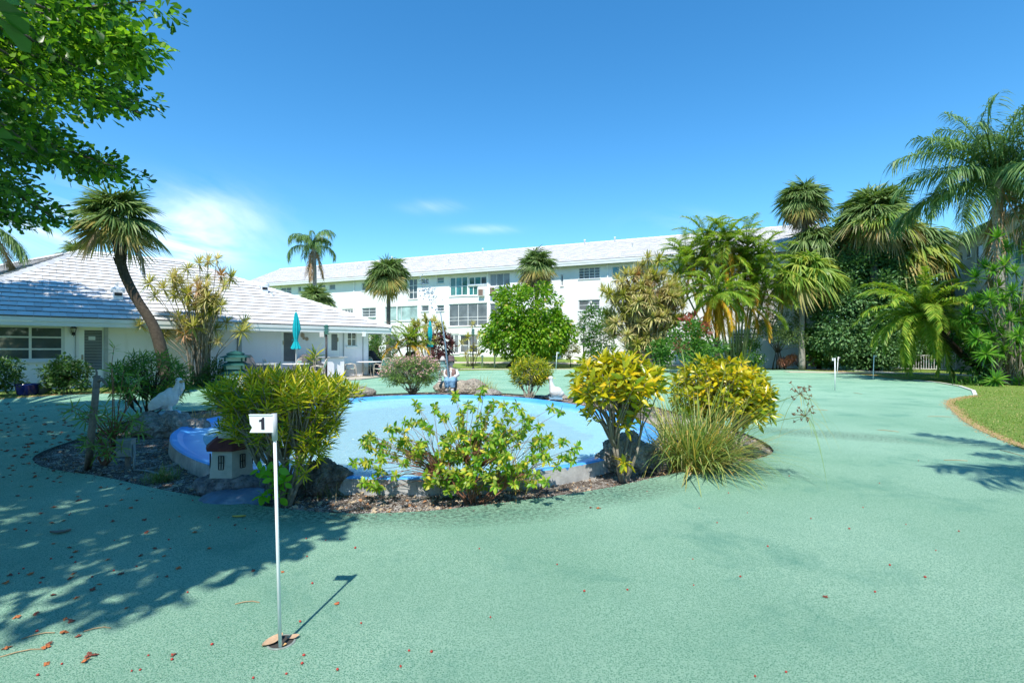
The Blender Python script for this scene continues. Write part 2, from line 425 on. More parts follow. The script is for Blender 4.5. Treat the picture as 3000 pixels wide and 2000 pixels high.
def curve_pts(a, b, sag=0.0, n=6, wob=0.0, up0=None):
    a = Vector(a); b = Vector(b); out = []
    for i in range(n + 1):
        t = i / n; p = a.lerp(b, t)
        if up0 is not None: p = a + (b - a) * t + Vector((0, 0, 1)) * up0 * math.sin(math.pi * t)
        p += Vector((random.uniform(-1, 1), random.uniform(-1, 1), random.uniform(-1, 1))) * wob * math.sin(math.pi * t); p.z -= sag * math.sin(math.pi * t)
        out.append(p)
    return out
# ------------------------------------------------------------ setting: turf, lawn, bed, pool, patio
def m_turf():
    t = NT('turf_carpet'); tc = t.n('ShaderNodeTexCoord').outputs['Object']
    f1 = t.noise(210, 2, 0.7, tc); f2 = t.noise(85, 4, 0.85, tc); big = t.noise(0.45, 5, 0.6, tc); mid = t.noise(3.1, 5, 0.65, tc)
    v = t.n('ShaderNodeTexVoronoi'); v.inputs['Scale'].default_value = 130; t.l(tc, v.inputs['Vector'])
    fib = t.math('MULTIPLY_ADD', f1, 0.55); t.t.nodes[-1].inputs[2].default_value = 0.0
    s = t.math('ADD', t.math('MULTIPLY', f1, 0.45), t.math('MULTIPLY', f2, 0.35)); s = t.math('ADD', s, t.math('MULTIPLY', v.outputs['Distance'], 0.30))
    c = t.ramp(s, [(0.37, (0.022, 0.118, 0.074)), (0.47, (0.128, 0.318, 0.205)), (0.57, (0.390, 0.600, 0.430))])
    c = t.mix(t.ramp(big, [(0.35, (0, 0, 0)), (0.7, (0.5, 0.5, 0.5))]), c, (0.118, 0.305, 0.185, 1))
    c = t.mix(t.ramp(mid, [(0.52, (0, 0, 0)), (0.8, (0.30, 0.30, 0.30))]), c, (0.22, 0.45, 0.32, 1))
    # worn dirt near the planting bed and streaks by the lawn: shapes of their own
    sx = t.n('ShaderNodeSeparateXYZ'); t.l(tc, sx.inputs[0])
    def blob(cx, cy, rx, ry, rot=0.0):
        ca, sa = math.cos(rot), math.sin(rot)
        dx = t.math('SUBTRACT', sx.outputs[0], cx); dy = t.math('SUBTRACT', sx.outputs[1], cy)
        a = t.math('DIVIDE', t.math('ADD', t.math('MULTIPLY', dx, ca), t.math('MULTIPLY', dy, sa)), rx)
        b = t.math('DIVIDE', t.math('SUBTRACT', t.math('MULTIPLY', dy, ca), t.math('MULTIPLY', dx, sa)), ry)
        return t.math('SUBTRACT', 1.0, t.math('ADD', t.math('MULTIPLY', a, a), t.math('MULTIPLY', b, b)), clamp=True)
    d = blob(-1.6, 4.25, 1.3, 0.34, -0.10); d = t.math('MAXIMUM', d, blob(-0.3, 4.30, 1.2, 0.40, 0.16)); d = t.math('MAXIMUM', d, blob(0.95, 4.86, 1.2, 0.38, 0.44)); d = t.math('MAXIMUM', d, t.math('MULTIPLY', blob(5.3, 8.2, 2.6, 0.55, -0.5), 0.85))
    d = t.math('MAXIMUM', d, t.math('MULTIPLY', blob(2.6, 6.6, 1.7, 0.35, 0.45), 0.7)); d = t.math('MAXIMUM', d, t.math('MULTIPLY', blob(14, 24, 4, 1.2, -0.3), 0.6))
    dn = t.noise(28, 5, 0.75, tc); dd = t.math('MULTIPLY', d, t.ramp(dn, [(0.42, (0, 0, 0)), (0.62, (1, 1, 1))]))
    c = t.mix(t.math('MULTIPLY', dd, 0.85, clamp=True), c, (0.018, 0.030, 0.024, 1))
    pw = t.noise(0.22, 4, 0.55, tc, 1.0); c = t.mix(t.ramp(pw, [(0.48, (0, 0, 0)), (0.66, (0.42, 0.42, 0.42))]), c, (0.24, 0.42, 0.30, 1))
    gn = t.noise(0.9, 7, 0.7, tc, 0.4); c = t.mix(t.ramp(gn, [(0.54, (0, 0, 0)), (0.70, (0.6, 0.6, 0.6))]), c, (0.085, 0.27, 0.20, 1))
    nr = t.bump(t.math('ADD', f1, t.math('MULTIPLY', f2, 1.5)), 0.85, 0.012)
    return t.done(t.bsdf(c, 0.95, nr, 0.12))
TURF = m_turf()
def m_lawn():
    t = NT('lawn_grass'); tc = t.n('ShaderNodeTexCoord').outputs['Object']
    a = t.noise(60, 4, 0.7, tc); b = t.noise(1.3, 6, 0.65, tc)
    c = t.ramp(a, [(0.3, (0.07, 0.13, 0.02)), (0.55, (0.18, 0.28, 0.05)), (0.75, (0.33, 0.36, 0.11))])
    c = t.mix(t.ramp(b, [(0.5, (0, 0, 0)), (0.72, (0.75, 0.75, 0.75))]), c, (0.27, 0.25, 0.085, 1))
    return t.done(t.bsdf(c, 0.9, t.bump(a, 0.8, 0.03), 0.2))
LAWN = m_lawn()
SOIL = mat('soil', (0.13, 0.105, 0.085), 0.95, 0.45, 9, 0.9, 30, 0.1, dirt=(0.36, 0.33, 0.29, 1), dscale=5, dthr=(0.5, 0.62))
CONC = mat('concrete', (0.46, 0.41, 0.33), 0.85, 0.12, 3, 0.4, 60, 0.2, dirt=(0.33, 0.29, 0.24, 1), dscale=1.3)
EDGE = mat('bed_edge', (0.05, 0.065, 0.055), 0.95, 0.3, 8)
TAN = mat('dead_grass', (0.40, 0.27, 0.13), 0.95, 0.35, 14, 0.6, 50, 0.1)
bed = [g2(*p).to_2d() for p in [(70, 1050), (84, 1068), (130, 1080), (230, 1092), (350, 1120), (470, 1142), (600, 1161), (700, 1173), (800, 1179), (900, 1177), (1000, 1172),
      (1100, 1160), (1200, 1148), (1300, 1135), (1400, 1119), (1450, 1108), (1530, 1090), (1620, 1074), (1700, 1062), (1770, 1046), (1780, 1030), (1740, 1005), (1650, 972),
      (1560, 948), (1500, 932), (1400, 920), (1320, 913), (1240, 908), (1150, 902), (1050, 899), (950, 901), (850, 905), (760, 912), (640, 922), (560, 934), (470, 942), (380, 948), (300, 962),
      (230, 990), (170, 1010), (110, 1030)]]
bed = smoothpoly(bed, 1)
turf_out = [G(*p).to_2d() for p in [(3000, 1317), (2938, 1291), (2874, 1262), (2826, 1234), (2794, 1202), (2775, 1185), (2779, 1174), (2812, 1163), (2852, 1157), (2850, 1147), (2810, 1133), (2714, 1116),
      (2641, 1111), (2587, 1106), (2459, 1089), (2300, 1083), (2000, 1081), (1800, 1082), (1615, 1082), (1446, 1084), (1351, 1086), (1250, 1091), (1149, 1102), (1056, 1112.5), (880, 1122), (720, 1132), (622, 1138), (542, 1143),
      (351, 1151), (191, 1156), (0, 1169)]] + [Vector(p) for p in [(-18, 12.6), (-22, 10), (-26, 2), (-26, -14), (14, -14), (15, -2), (11, 4)]]
flat('green_turf', turf_out, 0.0, [TURF, EDGE], [bed], 0.10)
t = flat('lawn', [Vector(p) for p in [(-120, -60), (120, -60), (120, 37), (-120, 37)]], -0.004, LAWN, [turf_out], 0)
n = 60; mb = MB(); ys = [37 + i * 0.5 for i in range(21)] + [60, 120, 500, 1500]
vs = [(x, y, gz(0, y) - 0.004) for y in ys for x in (-1500, -200, 200, 1500)]
mb.add(vs, [(i * 4 + j, i * 4 + j + 1, i * 4 + j + 5, i * 4 + j + 4) for i in range(len(ys) - 1) for j in range(3)])
tag(mb.build('far_lawn', LAWN), kind='structure')
mb = MB(); mb.add([(-1500, -1500, -.3), (1500, -1500, -.3), (1500, 1500, -.3), (-1500, 1500, -.3)], [(0, 1, 2, 3)]); tag(mb.build('ground', LAWN), kind='structure')
mb = MB()
for a in ((-1500, -1500, -120, 37), (120, -1500, 1500, 37), (-120, -1500, 120, -60)): mb.add([(a[0], a[1], -.006), (a[2], a[1], -.006), (a[2], a[3], -.006), (a[0], a[3], -.006)], [(0, 1, 2, 3)])
tag(mb.build('outer_lawn', LAWN), kind='structure')
# planting bed: uneven soil sheet a little below the turf
from mathutils import noise as mnoise
def bedz(x, y): return -0.045 + 0.03 * mnoise.noise(Vector((x * 1.1, y * 1.1, 3))) + 0.012 * mnoise.noise(Vector((x * 7, y * 7, 1)))
bx_all = [p.x for p in bed]; by_all = [p.y for p in bed]
X0, X1, Y0, Y1 = min(bx_all) - .1, max(bx_all) + .1, min(by_all) - .1, max(by_all) + .1
mb = MB(); NX, NY = 170, 200
vs = [(X0 + (X1 - X0) * i / NX, Y0 + (Y1 - Y0) * j / NY) for j in range(NY + 1) for i in range(NX + 1)]
mb.add([(x, y, bedz(x, y)) for x, y in vs], [(j * (NX + 1) + i, j * (NX + 1) + i + 1, (j + 1) * (NX + 1) + i + 1, (j + 1) * (NX + 1) + i) for j in range(NY) for i in range(NX)], 0, True)
tag(mb.build('planting_bed', SOIL), kind='structure')
# pool: low concrete wall painted blue inside, shallow dish, water
pr = [g2(*p, z=0.13).to_2d() for p in [(388, 1010), (392, 992), (430, 972), (500, 955), (600, 940), (700, 927), (790, 916), (860, 910), (930, 907.5), (1000, 906), (1080, 906.5), (1150, 909), (1220, 914), (1290, 923),
     (1360, 935), (1430, 952), (1490, 970), (1518, 990), (1505, 1012), (1460, 1036), (1380, 1058), (1280, 1075), (1180, 1087), (1080, 1095), (960, 1099), (840, 1098), (740, 1094), (640, 1087), (550, 1078), (480, 1067), (430, 1047), (398, 1028)]]
pr = smoothpoly(pr, 2)
pc = Vector((sum(p.x for p in pr) / len(pr), sum(p.y for p in pr) / len(pr)))
def ring(off):
    q = []; n = len(pr)
    for i in range(n):
        t = (pr[(i + 1) % n] - pr[i - 1]).normalized(); nn = Vector((-t.y, t.x))
        if (pc - pr[i]).dot(nn) < 0: nn = -nn
        q.append(pr[i] + nn * off)
    return q
def m_pool():
    t = NT('pool_paint'); tc = t.n('ShaderNodeTexCoord').outputs['Object']; sx = t.n('ShaderNodeSeparateXYZ'); t.l(tc, sx.inputs[0])
    a = t.noise(1.4, 6, 0.65, tc); b = t.noise(24, 5, 0.7, tc)
    c = t.ramp(a, [(0.3, (0.055, 0.30, 0.72)), (0.7, (0.11, 0.42, 0.85))])
    # scale line: chalky white film low in the basin
    w = t.math('MULTIPLY', t.math('SUBTRACT', 0.085, sx.outputs[2]), 14.0, clamp=True)
    w = t.math('MULTIPLY', w, t.ramp(t.noise(2.2, 6, 0.6, tc, 0.5), [(0.3, (0.5, 0.5, 0.5)), (0.6, (1, 1, 1))]))
    c = t.mix(w, c, (0.44, 0.78, 0.92, 1))
    c = t.mix(t.ramp(b, [(0.66, (0, 0, 0)), (0.74, (0.7, 0.7, 0.7))]), c, (0.03, 0.12, 0.28, 1))
    return t.done(t.bsdf(c, 0.45, t.bump(b, 0.2, 0.01), 0.4))
PPAINT = m_pool(); 
def m_pwall():
    t = NT('pool_wall_outside'); tc = t.n('ShaderNodeTexCoord').outputs['Object']; mp = t.n('ShaderNodeMapping'); mp.inputs['Scale'].default_value = (9, 9, .9); t.l(tc, mp.inputs['Vector']); sx = t.n('ShaderNodeSeparateXYZ'); t.l(tc, sx.inputs[0])
    c = t.ramp(t.noise(5, 6, .7, tc), [(.3, (.26, .26, .25)), (.7, (.50, .50, .48))]); dr = t.noise(2.2, 4, .7, mp.outputs[0])
    k = t.math('ADD', dr, t.math('MULTIPLY', t.math('SUBTRACT', sx.outputs[2], .105), 5.0)); c = t.mix(t.ramp(k, [(.60, (0, 0, 0)), (.66, (1, 1, 1))]), c, (.035, .20, .50, 1))
    c = t.mix(t.ramp(t.noise(4, 5, .7, mp.outputs[0]), [(.58, (0, 0, 0)), (.7, (.7, .7, .7))]), c, (.13, .13, .12, 1))
    return t.done(t.bsdf(c, .9, t.bump(t.noise(40, 4, .7, tc), .5, .01), .1))
PWALL = m_pwall()
mb = MB(); rs = [(-0.02, -0.1, 1), (0.0, 0.12, 1), (0.02, 0.135, 0), (0.09, 0.13, 0), (0.16, 0.09, 0), (0.5, 0.03, 0), (1.0, -0.04, 0), (2.2, -0.09, 0)]
n = len(pr); rings = [[(p.x, p.y, z) for p in ring(o)] for o, z, _ in rs[:-1]]
rings.append([(p.x + (pc.x - p.x) * 0.6, p.y + (pc.y - p.y) * 0.6, -0.12) for p in pr])
vs = [v for r in rings for v in r]; n = len(pr)
fsA = []
for k in range(len(rings) - 1):
    fs = [(k * n + i, k * n + (i + 1) % n, (k + 1) * n + (i + 1) % n, (k + 1) * n + i) for i in range(n)]
    o = len(mb.v)
    mb.add([vs[k * n + i] for i in range(n)] + [vs[(k + 1) * n + i] for i in range(n)], [(i, (i + 1) % n, n + (i + 1) % n, n + i) for i in range(n)], 0 if k == 0 else 1, True)
mb.add(rings[-1] + [(pc.x, pc.y, -0.13)], [(i, (i + 1) % n, n) for i in range(n)], 1, True)
tag(mb.build('pool_basin', [PWALL, PPAINT]), kind='structure')
def m_water():
    t = NT('pool_water'); tc = t.n('ShaderNodeTexCoord').outputs['Object']
    mp = t.n('ShaderNodeMapping'); mp.inputs['Scale'].default_value = (0.32, 2.2, 1); t.l(tc, mp.inputs['Vector'])
    a = t.noise(7, 4, 0.6, mp.outputs[0], 0.8); b = t.noise(24, 3, 0.6, mp.outputs[0], 0.5)
    nr = t.bump(t.math('ADD', a, t.math('MULTIPLY', b, 0.5)), 1.0, 0.05)
    fr = t.n('ShaderNodeFresnel'); fr.inputs['IOR'].default_value = 1.33; t.l(nr, fr.inputs['Normal'])
    gl = t.n('ShaderNodeBsdfGlossy'); gl.inputs['Roughness'].default_value = 0.10; t.l(nr, gl.inputs['Normal'])
    tr = t.n('ShaderNodeBsdfTransparent'); tr.inputs[0].default_value = (0.80, 0.95, 0.97, 1)
    di = t.n('ShaderNodeBsdfDiffuse'); di.inputs[0].default_value = (0.50, 0.86, 0.93, 1)
    m0 = t.n('ShaderNodeMixShader'); m0.inputs[0].default_value = 0.5; t.l(tr.outputs[0], m0.inputs[1]); t.l(di.outputs[0], m0.inputs[2])
    m1 = t.n('ShaderNodeMixShader'); t.l(fr.outputs[0], m1.inputs[0]); t.l(m0.outputs[0], m1.inputs[1]); t.l(gl.outputs[0], m1.inputs[2])
    return t.done(m1.outputs[0])
flat('pool_water', ring(0.30), 0.045, m_water())
# patio slab, paths, tan edges
patio = [G(700, 1133.5).to_2d(), G(1056, 1113.5).to_2d() + Vector((0, .12)), G(1149, 1102.5).to_2d() + Vector((0, .12)), G(1300, 1089.5).to_2d() + Vector((0, .15)), Vector((-3.6, 34.6)), Vector((-10, 34.6)), Vector((-8.1, 27.2)), Vector((-14.5, 20.8)), Vector((-12.6, 19.6))]
flat('patio', patio, 0.05, CONC, skirt=0.06)
def strip(name, pts, w, z, m, kind='structure', h=0.0):
    mb = MB(); L = []
    for i, p in enumerate(pts):
        t = (pts[min(i + 1, len(pts) - 1)] - pts[max(i - 1, 0)]).to_2d().normalized(); nn = Vector((-t.y, t.x)) * w / 2
        L.append((p.to_2d() + nn, p.to_2d() - nn))
    for i in range(len(L) - 1):
        a, b = L[i]; c, d = L[i + 1]
        def q(v, e=0.0): return (v.x, v.y, gz(0, v.y) + z + e)
        mb.add([q(a), q(b), q(d), q(c)], [(0, 1, 2, 3)])
        if h: mb.add([q(a), q(b), q(d), q(c), q(a, -h), q(b, -h), q(d, -h), q(c, -h)], [(0, 1, 5, 4), (1, 2, 6, 5), (2, 3, 7, 6), (3, 0, 4, 7)])
    o = mb.build(name, m); return tag(o, kind=kind)
strip('path', [Vector((-7, 35.6, 0)), Vector((-2, 35.2, 0)), Vector((2, 34.9, 0)), Vector((6, 35.3, 0)), Vector((8, 35.6, 0))], 1.1, 0.02, CONC, h=0.03)
strip('path', [Vector((-9, 41.6, 0)), Vector((0, 41.3, 0)), Vector((10, 40.4, 0)), Vector((14, 39.2, 0))], 0.9, 0.03, CONC, h=0.05)
strip('path', [Vector((17, 31, 0)), Vector((24, 29, 0)), Vector((26, 22, 0)), Vector((25, 14, 0))], 1.6, 0.02, CONC, h=0.03)
WHT = mat('white_kerb', (0.62, 0.60, 0.55), 0.8, 0.15, 8)
strip('kerb', [G(2244, 1079).to_3d(), G(2400, 1082), G(2520, 1087), G(2620, 1092)], 0.12, 0.05, WHT, h=0.06)
strip('kerb', [G(2680, 1114), G(2750, 1121), G(2812, 1131.5), G(2852, 1145), G(2857, 1157)], 0.10, 0.03, WHT, h=0.04)
def fringe(name, px, w, n, hmax, m, seed=1):
    """tufts of dead grass along an edge"""
    pts = [G(*p) for p in px]; seg = [(pts[i], pts[i + 1]) for i in range(len(pts) - 1)]; L = np.array([(b - a).length for a, b in seg]); idx = RNG.choice(len(seg), n, p=L / L.sum()); t = RNG.uniform(0, 1, n)
    A = np.array([seg[i][0] for i in idx]); B = np.array([seg[i][1] for i in idx]); b = A + (B - A) * t[:, None] + np.concatenate([RNG.normal(0, w, (n, 2)), np.zeros((n, 1))], 1); b[:, 2] = 0
    d = rdir(n, 0.05, 0.6); V, Fc = straps(b, d, hmax * RNG.uniform(.4, 1, n), 0.012 + 0.0004 * b[:, 1], 0.8, 2)
    return tag(link(name, npmesh(name, V, Fc, m)), kind='stuff', label='dead tan grass lying along the rim of the green turf', cat='dead grass')
DEADL = leafmat('dead_blade', [(0.55, 0.40, 0.20), (0.42, 0.28, 0.13), (0.30, 0.19, 0.09)], 0.8, 0.2)
strip('dry_edge', [G(2300, 1080.5), G(2459, 1086.5), G(2587, 1102), G(2650, 1108)], 0.5, 0.006, TAN)
strip('dry_edge', [G(2860, 1158), G(2812, 1165), G(2785, 1174), G(2781, 1184), G(2800, 1202), G(2834, 1233), G(2882, 1260), G(2946, 1288), G(3010, 1312), G(3120, 1350)], 0.13, 0.006, TAN)
strip('dry_edge', [G(-80, 1172), G(0, 1168), G(191, 1154), G(351, 1149.5), G(542, 1141)], 0.32, 0.006, TAN)
fringe('dry_grass', [(2860, 1158), (2812, 1166), (2785, 1174), (2781, 1184), (2800, 1202), (2834, 1233), (2882, 1260), (2946, 1288), (3010, 1312), (3120, 1350)], 0.07, 5200, 0.14, DEADL)
fringe('dry_grass', [(-80, 1172), (0, 1168), (191, 1154), (351, 1149), (542, 1141)], 0.12, 3000, 0.10, DEADL)
fringe('dry_grass', [(2000, 1080), (2300, 1081), (2459, 1087), (2587, 1103), (2650, 1109)], 0.3, 2500, 0.16, DEADL)
# blades on the lawn that is near enough to show them
def blades(name, boxes, n, hgt, w, m, label, cat='grass', avoid=()):
    b = []
    for (x0, x1, y0, y1, k) in boxes:
        q = np.stack([RNG.uniform(x0, x1, k), RNG.uniform(y0, y1, k)], 1); q = q[[not inside(p, turf_out) and not any(inside(p, a) for a in avoid) for p in q]]; b.append(q)
    b = np.concatenate(b); zz = np.array([gz(0, y) for y in b[:, 1]]); b = np.concatenate([b, zz[:, None]], 1)
    d = rdir(len(b), 0.35, 1); V, Fc = straps(b, d, hgt * RNG.uniform(.5, 1.2, len(b)), w * (0.6 + b[:, 1] * 0.06), 0.5, 2)
    return tag(link(name, npmesh(name, V, Fc, m)), label, cat, None, 'stuff')
GB = leafmat('grass_blade', [(0.15, 0.27, 0.04), (0.11, 0.21, 0.03), (0.26, 0.33, 0.08), (0.42, 0.35, 0.16)], 0.6, 0.4)
blades('lawn_blades', [(6, 14, 6, 11, 26000), (9, 20, 11, 17, 26000), (10, 26, 17, 30, 22000), (6, 28, 28, 37, 16000), (-26, -9, 12.5, 21, 22000), (-6, 9, 33, 37, 6000)], 0, 0.07, 0.011, GB, 'short green lawn grass growing round the artificial turf', avoid=[patio])
# ------------------------------------------------------------ walls with real openings
class Wall:
    def __init__(s, O, w): s.O = Vector(O); s.w = Vector((w[0], w[1], 0)).normalized(); s.n = Vector((s.w.y, -s.w.x, 0)); s.ops = []
    def s_at(s, px): k = (px - 1500) / F; return (k * s.O.y - s.O.x) / (s.w.x - k * s.w.y)
    def Yat(s, px): return s.O.y + s.s_at(px) * s.w.y
    def z_at(s, px, py): return H + (YH - py) / F * s.Yat(px)
    def rect(s, x0, y0, x1, y1):
        a, b = sorted((s.s_at(x0), s.s_at(x1))); xm = (x0 + x1) / 2; return (a, b, s.z_at(xm, y1), s.z_at(xm, y0))
    def pt(s, a, z, out=0.0): return s.O + s.w * a + s.n * out + Vector((0, 0, z))
    def hole(s, r, depth=0.14): s.ops.append((*r, depth)); return r
    def build(s, s0, s1, z0, z1, name, m, parent):
        xs = sorted({round(v, 4) for o in s.ops for v in o[:2]} | {s0, s1}); zs = sorted({round(v, 4) for o in s.ops for v in o[2:4]} | {z0, z1})
        xs = [x for x in xs if s0 <= x <= s1]; zs = [z for z in zs if z0 <= z <= z1]; mb = MB()
        for i in range(len(xs) - 1):
            for j in range(len(zs) - 1):
                cx, cz = (xs[i] + xs[i + 1]) / 2, (zs[j] + zs[j + 1]) / 2
                if any(o[0] < cx < o[1] and o[2] < cz < o[3] for o in s.ops): continue
                mb.add([s.pt(xs[i], zs[j]), s.pt(xs[i + 1], zs[j]), s.pt(xs[i + 1], zs[j + 1]), s.pt(xs[i], zs[j + 1])], [(0, 1, 2, 3)])
        for a, b, c, d, dp in s.ops:
            q = [(a, c), (b, c), (b, d), (a, d)]
            for k in range(4):
                (x0, y0), (x1, y1) = q[k], q[(k + 1) % 4]
                mb.add([s.pt(x0, y0), s.pt(x1, y1), s.pt(x1, y1, -dp), s.pt(x0, y0, -dp)], [(0, 1, 2, 3)])
        return mb.build(name, m, parent)
def window(wl, r, cols, rows, parent, fm, gm, fw=0.05, depth=0.14, name='window', sill=True, blank=(), xs=None, zs=None, hole=True, out=0.0):
    """a window with its frame bars and every pane a sub-part"""
    a, b, c, d = r
    if hole: wl.hole(r, depth)
    mb = MB(); w = wl.w; n = wl.n; Z = Vector((0, 0, 1)); o = -depth + 0.02 + out
    def bar(x0, x1, z0, z1, t=0.05, oo=0.0): mb.obox(wl.pt(x0, z0, o + oo), w * (x1 - x0), n * t, Z * (z1 - z0))
    bar(a, b, c, c + fw); bar(a, b, d - fw, d); bar(a, a + fw, c + fw, d - fw); bar(b - fw, b, c + fw, d - fw)
    xs = [a + (b - a) * (i / cols) for i in range(cols + 1)] if xs is None else [a] + [a + (b - a) * q for q in xs] + [b]
    zs = [c + (d - c) * (j / rows) for j in range(rows + 1)] if zs is None else [c] + [c + (d - c) * q for q in zs] + [d]
    for x in xs[1:-1]: bar(x - fw * .4, x + fw * .4, c + fw, d - fw, 0.045)
    for z in zs[1:-1]: bar(a + fw, b - fw, z - fw * .3, z + fw * .3, 0.038)
    if sill: bar(a - 0.05, b + 0.05, c - 0.06, c - 0.004, depth + 0.05, 0.0)
    f = mb.build(name, fm, parent)
    for i in range(len(xs) - 1):
        for j in range(len(zs) - 1):
            if (i, j) in blank: continue
            p = MB(); p.obox(wl.pt(xs[i] + fw * .3, zs[j] + fw * .3, o + 0.01), w * (xs[i + 1] - xs[i] - fw * .6), n * 0.012, Z * (zs[j + 1] - zs[j] - fw * .6))
            g = gm[(i * 7 + j * 3) % len(gm)] if isinstance(gm, list) else gm
            p.build('pane', g, f)
    return f
def glass(name, col, rough=0.08, stripes=0):
    t = NT(name); tc = t.n('ShaderNodeTexCoord').outputs['Object']
    n = t.noise(1.1, 3, 0.5, tc); c = t.ramp(n, [(0.35, tuple(x * 0.6 for x in col)), (0.7, tuple(x * 1.35 for x in col))])
    if stripes:
        sx = t.n('ShaderNodeSeparateXYZ'); t.l(tc, sx.inputs[0]); v = t.math('FRACT', t.math('MULTIPLY', sx.outputs[2 if stripes > 0 else 0], abs(stripes)))
        c = t.mix(t.ramp(v, [(0.0, (0.6, 0.6, 0.6)), (0.25, (0, 0, 0))]), c, tuple(x * 0.35 for x in col) + (1,))
    return t.done(t.bsdf(c, rough, None, 0.8))
GWIN = glass('glass_blue_grey', (0.07, 0.085, 0.095), 0.03); GD = glass('glass_dark', (0.045, 0.055, 0.06)); GG = glass('glass_green', (0.05, 0.16, 0.14)); GT = glass('glass_teal', (0.05, 0.24, 0.25)); GGREY = glass('glass_grey', (0.12, 0.135, 0.14), 0.25)
GBL = glass('glass_blinds', (0.15, 0.165, 0.17), 0.2, 22); GCUR = glass('glass_curtain', (0.20, 0.215, 0.23), 0.3, -9); GPALE = glass('glass_pale_green', (0.33, 0.46, 0.43), 0.3)
LOUV = glass('louvre_glass', (0.10, 0.115, 0.12), 0.15, 0)
FRM = mat('window_frame', (0.62, 0.63, 0.63), 0.5, 0.05); FRW = mat('white_frame', (0.82, 0.82, 0.80), 0.5, 0.04)
def m_wallpaint(name, col, d=0.08):
    t = NT(name); tc = t.n('ShaderNodeTexCoord').outputs['Object']
    a = t.noise(0.6, 6, 0.6, tc); mp = t.n('ShaderNodeMapping'); mp.inputs['Scale'].default_value = (2.2, 2.2, 0.25); t.l(tc, mp.inputs['Vector']); s = t.noise(1.6, 6, 0.7, mp.outputs[0])
    c = t.ramp(a, [(0.3, tuple(x * (1 - d) for x in col)), (0.7, col)])
    c = t.mix(t.ramp(s, [(0.58, (0, 0, 0)), (0.80, (0.35, 0.35, 0.35))]), c, (0.50, 0.49, 0.45, 1))
    return t.done(t.bsdf(c, 0.8, t.bump(t.noise(30, 4, 0.6, tc), 0.25, 0.01), 0.2))
WPAINT = m_wallpaint('white_stucco', (0.80, 0.80, 0.79)); HPAINT = m_wallpaint('house_stucco', (0.80, 0.785, 0.82))
FASC = mat('fascia_paint', (0.62, 0.64, 0.63), 0.6, 0.06, 1.5); DARK = mat('dark_metal', (0.02, 0.021, 0.024), 0.45); BROWN = mat('ac_brown', (0.20, 0.13, 0.10), 0.6)
def m_roof(name, row=0.0):
    t = NT(name); tc = t.n('ShaderNodeTexCoord').outputs['Object']; oi = t.n('ShaderNodeObjectInfo'); g = t.n('ShaderNodeNewGeometry')
    r = t.math('FRACT', t.math('ADD', oi.outputs['Random'], g.outputs['Random Per Island']))
    c = t.ramp(r, [(0, (0.55, 0.54, 0.525)), (1, (0.73, 0.72, 0.70))]); n = t.noise(3.5, 8, 0.75, tc)
    c = t.mix(t.ramp(n, [(0.50, (0, 0, 0)), (0.72, (0.45, 0.45, 0.45))]), c, (0.46, 0.44, 0.42, 1))
    return t.done(t.bsdf(c, 0.75, t.bump(t.noise(25, 5, 0.7, tc), 0.3, 0.01), 0.2))
ROOF = m_roof('roof_tile_white'); BUTT = mat('tile_butt_gap_shade', (0.115, 0.108, 0.10), 0.9, 0.3, 4)  # shade of the gap under each tile row is painted on the butts
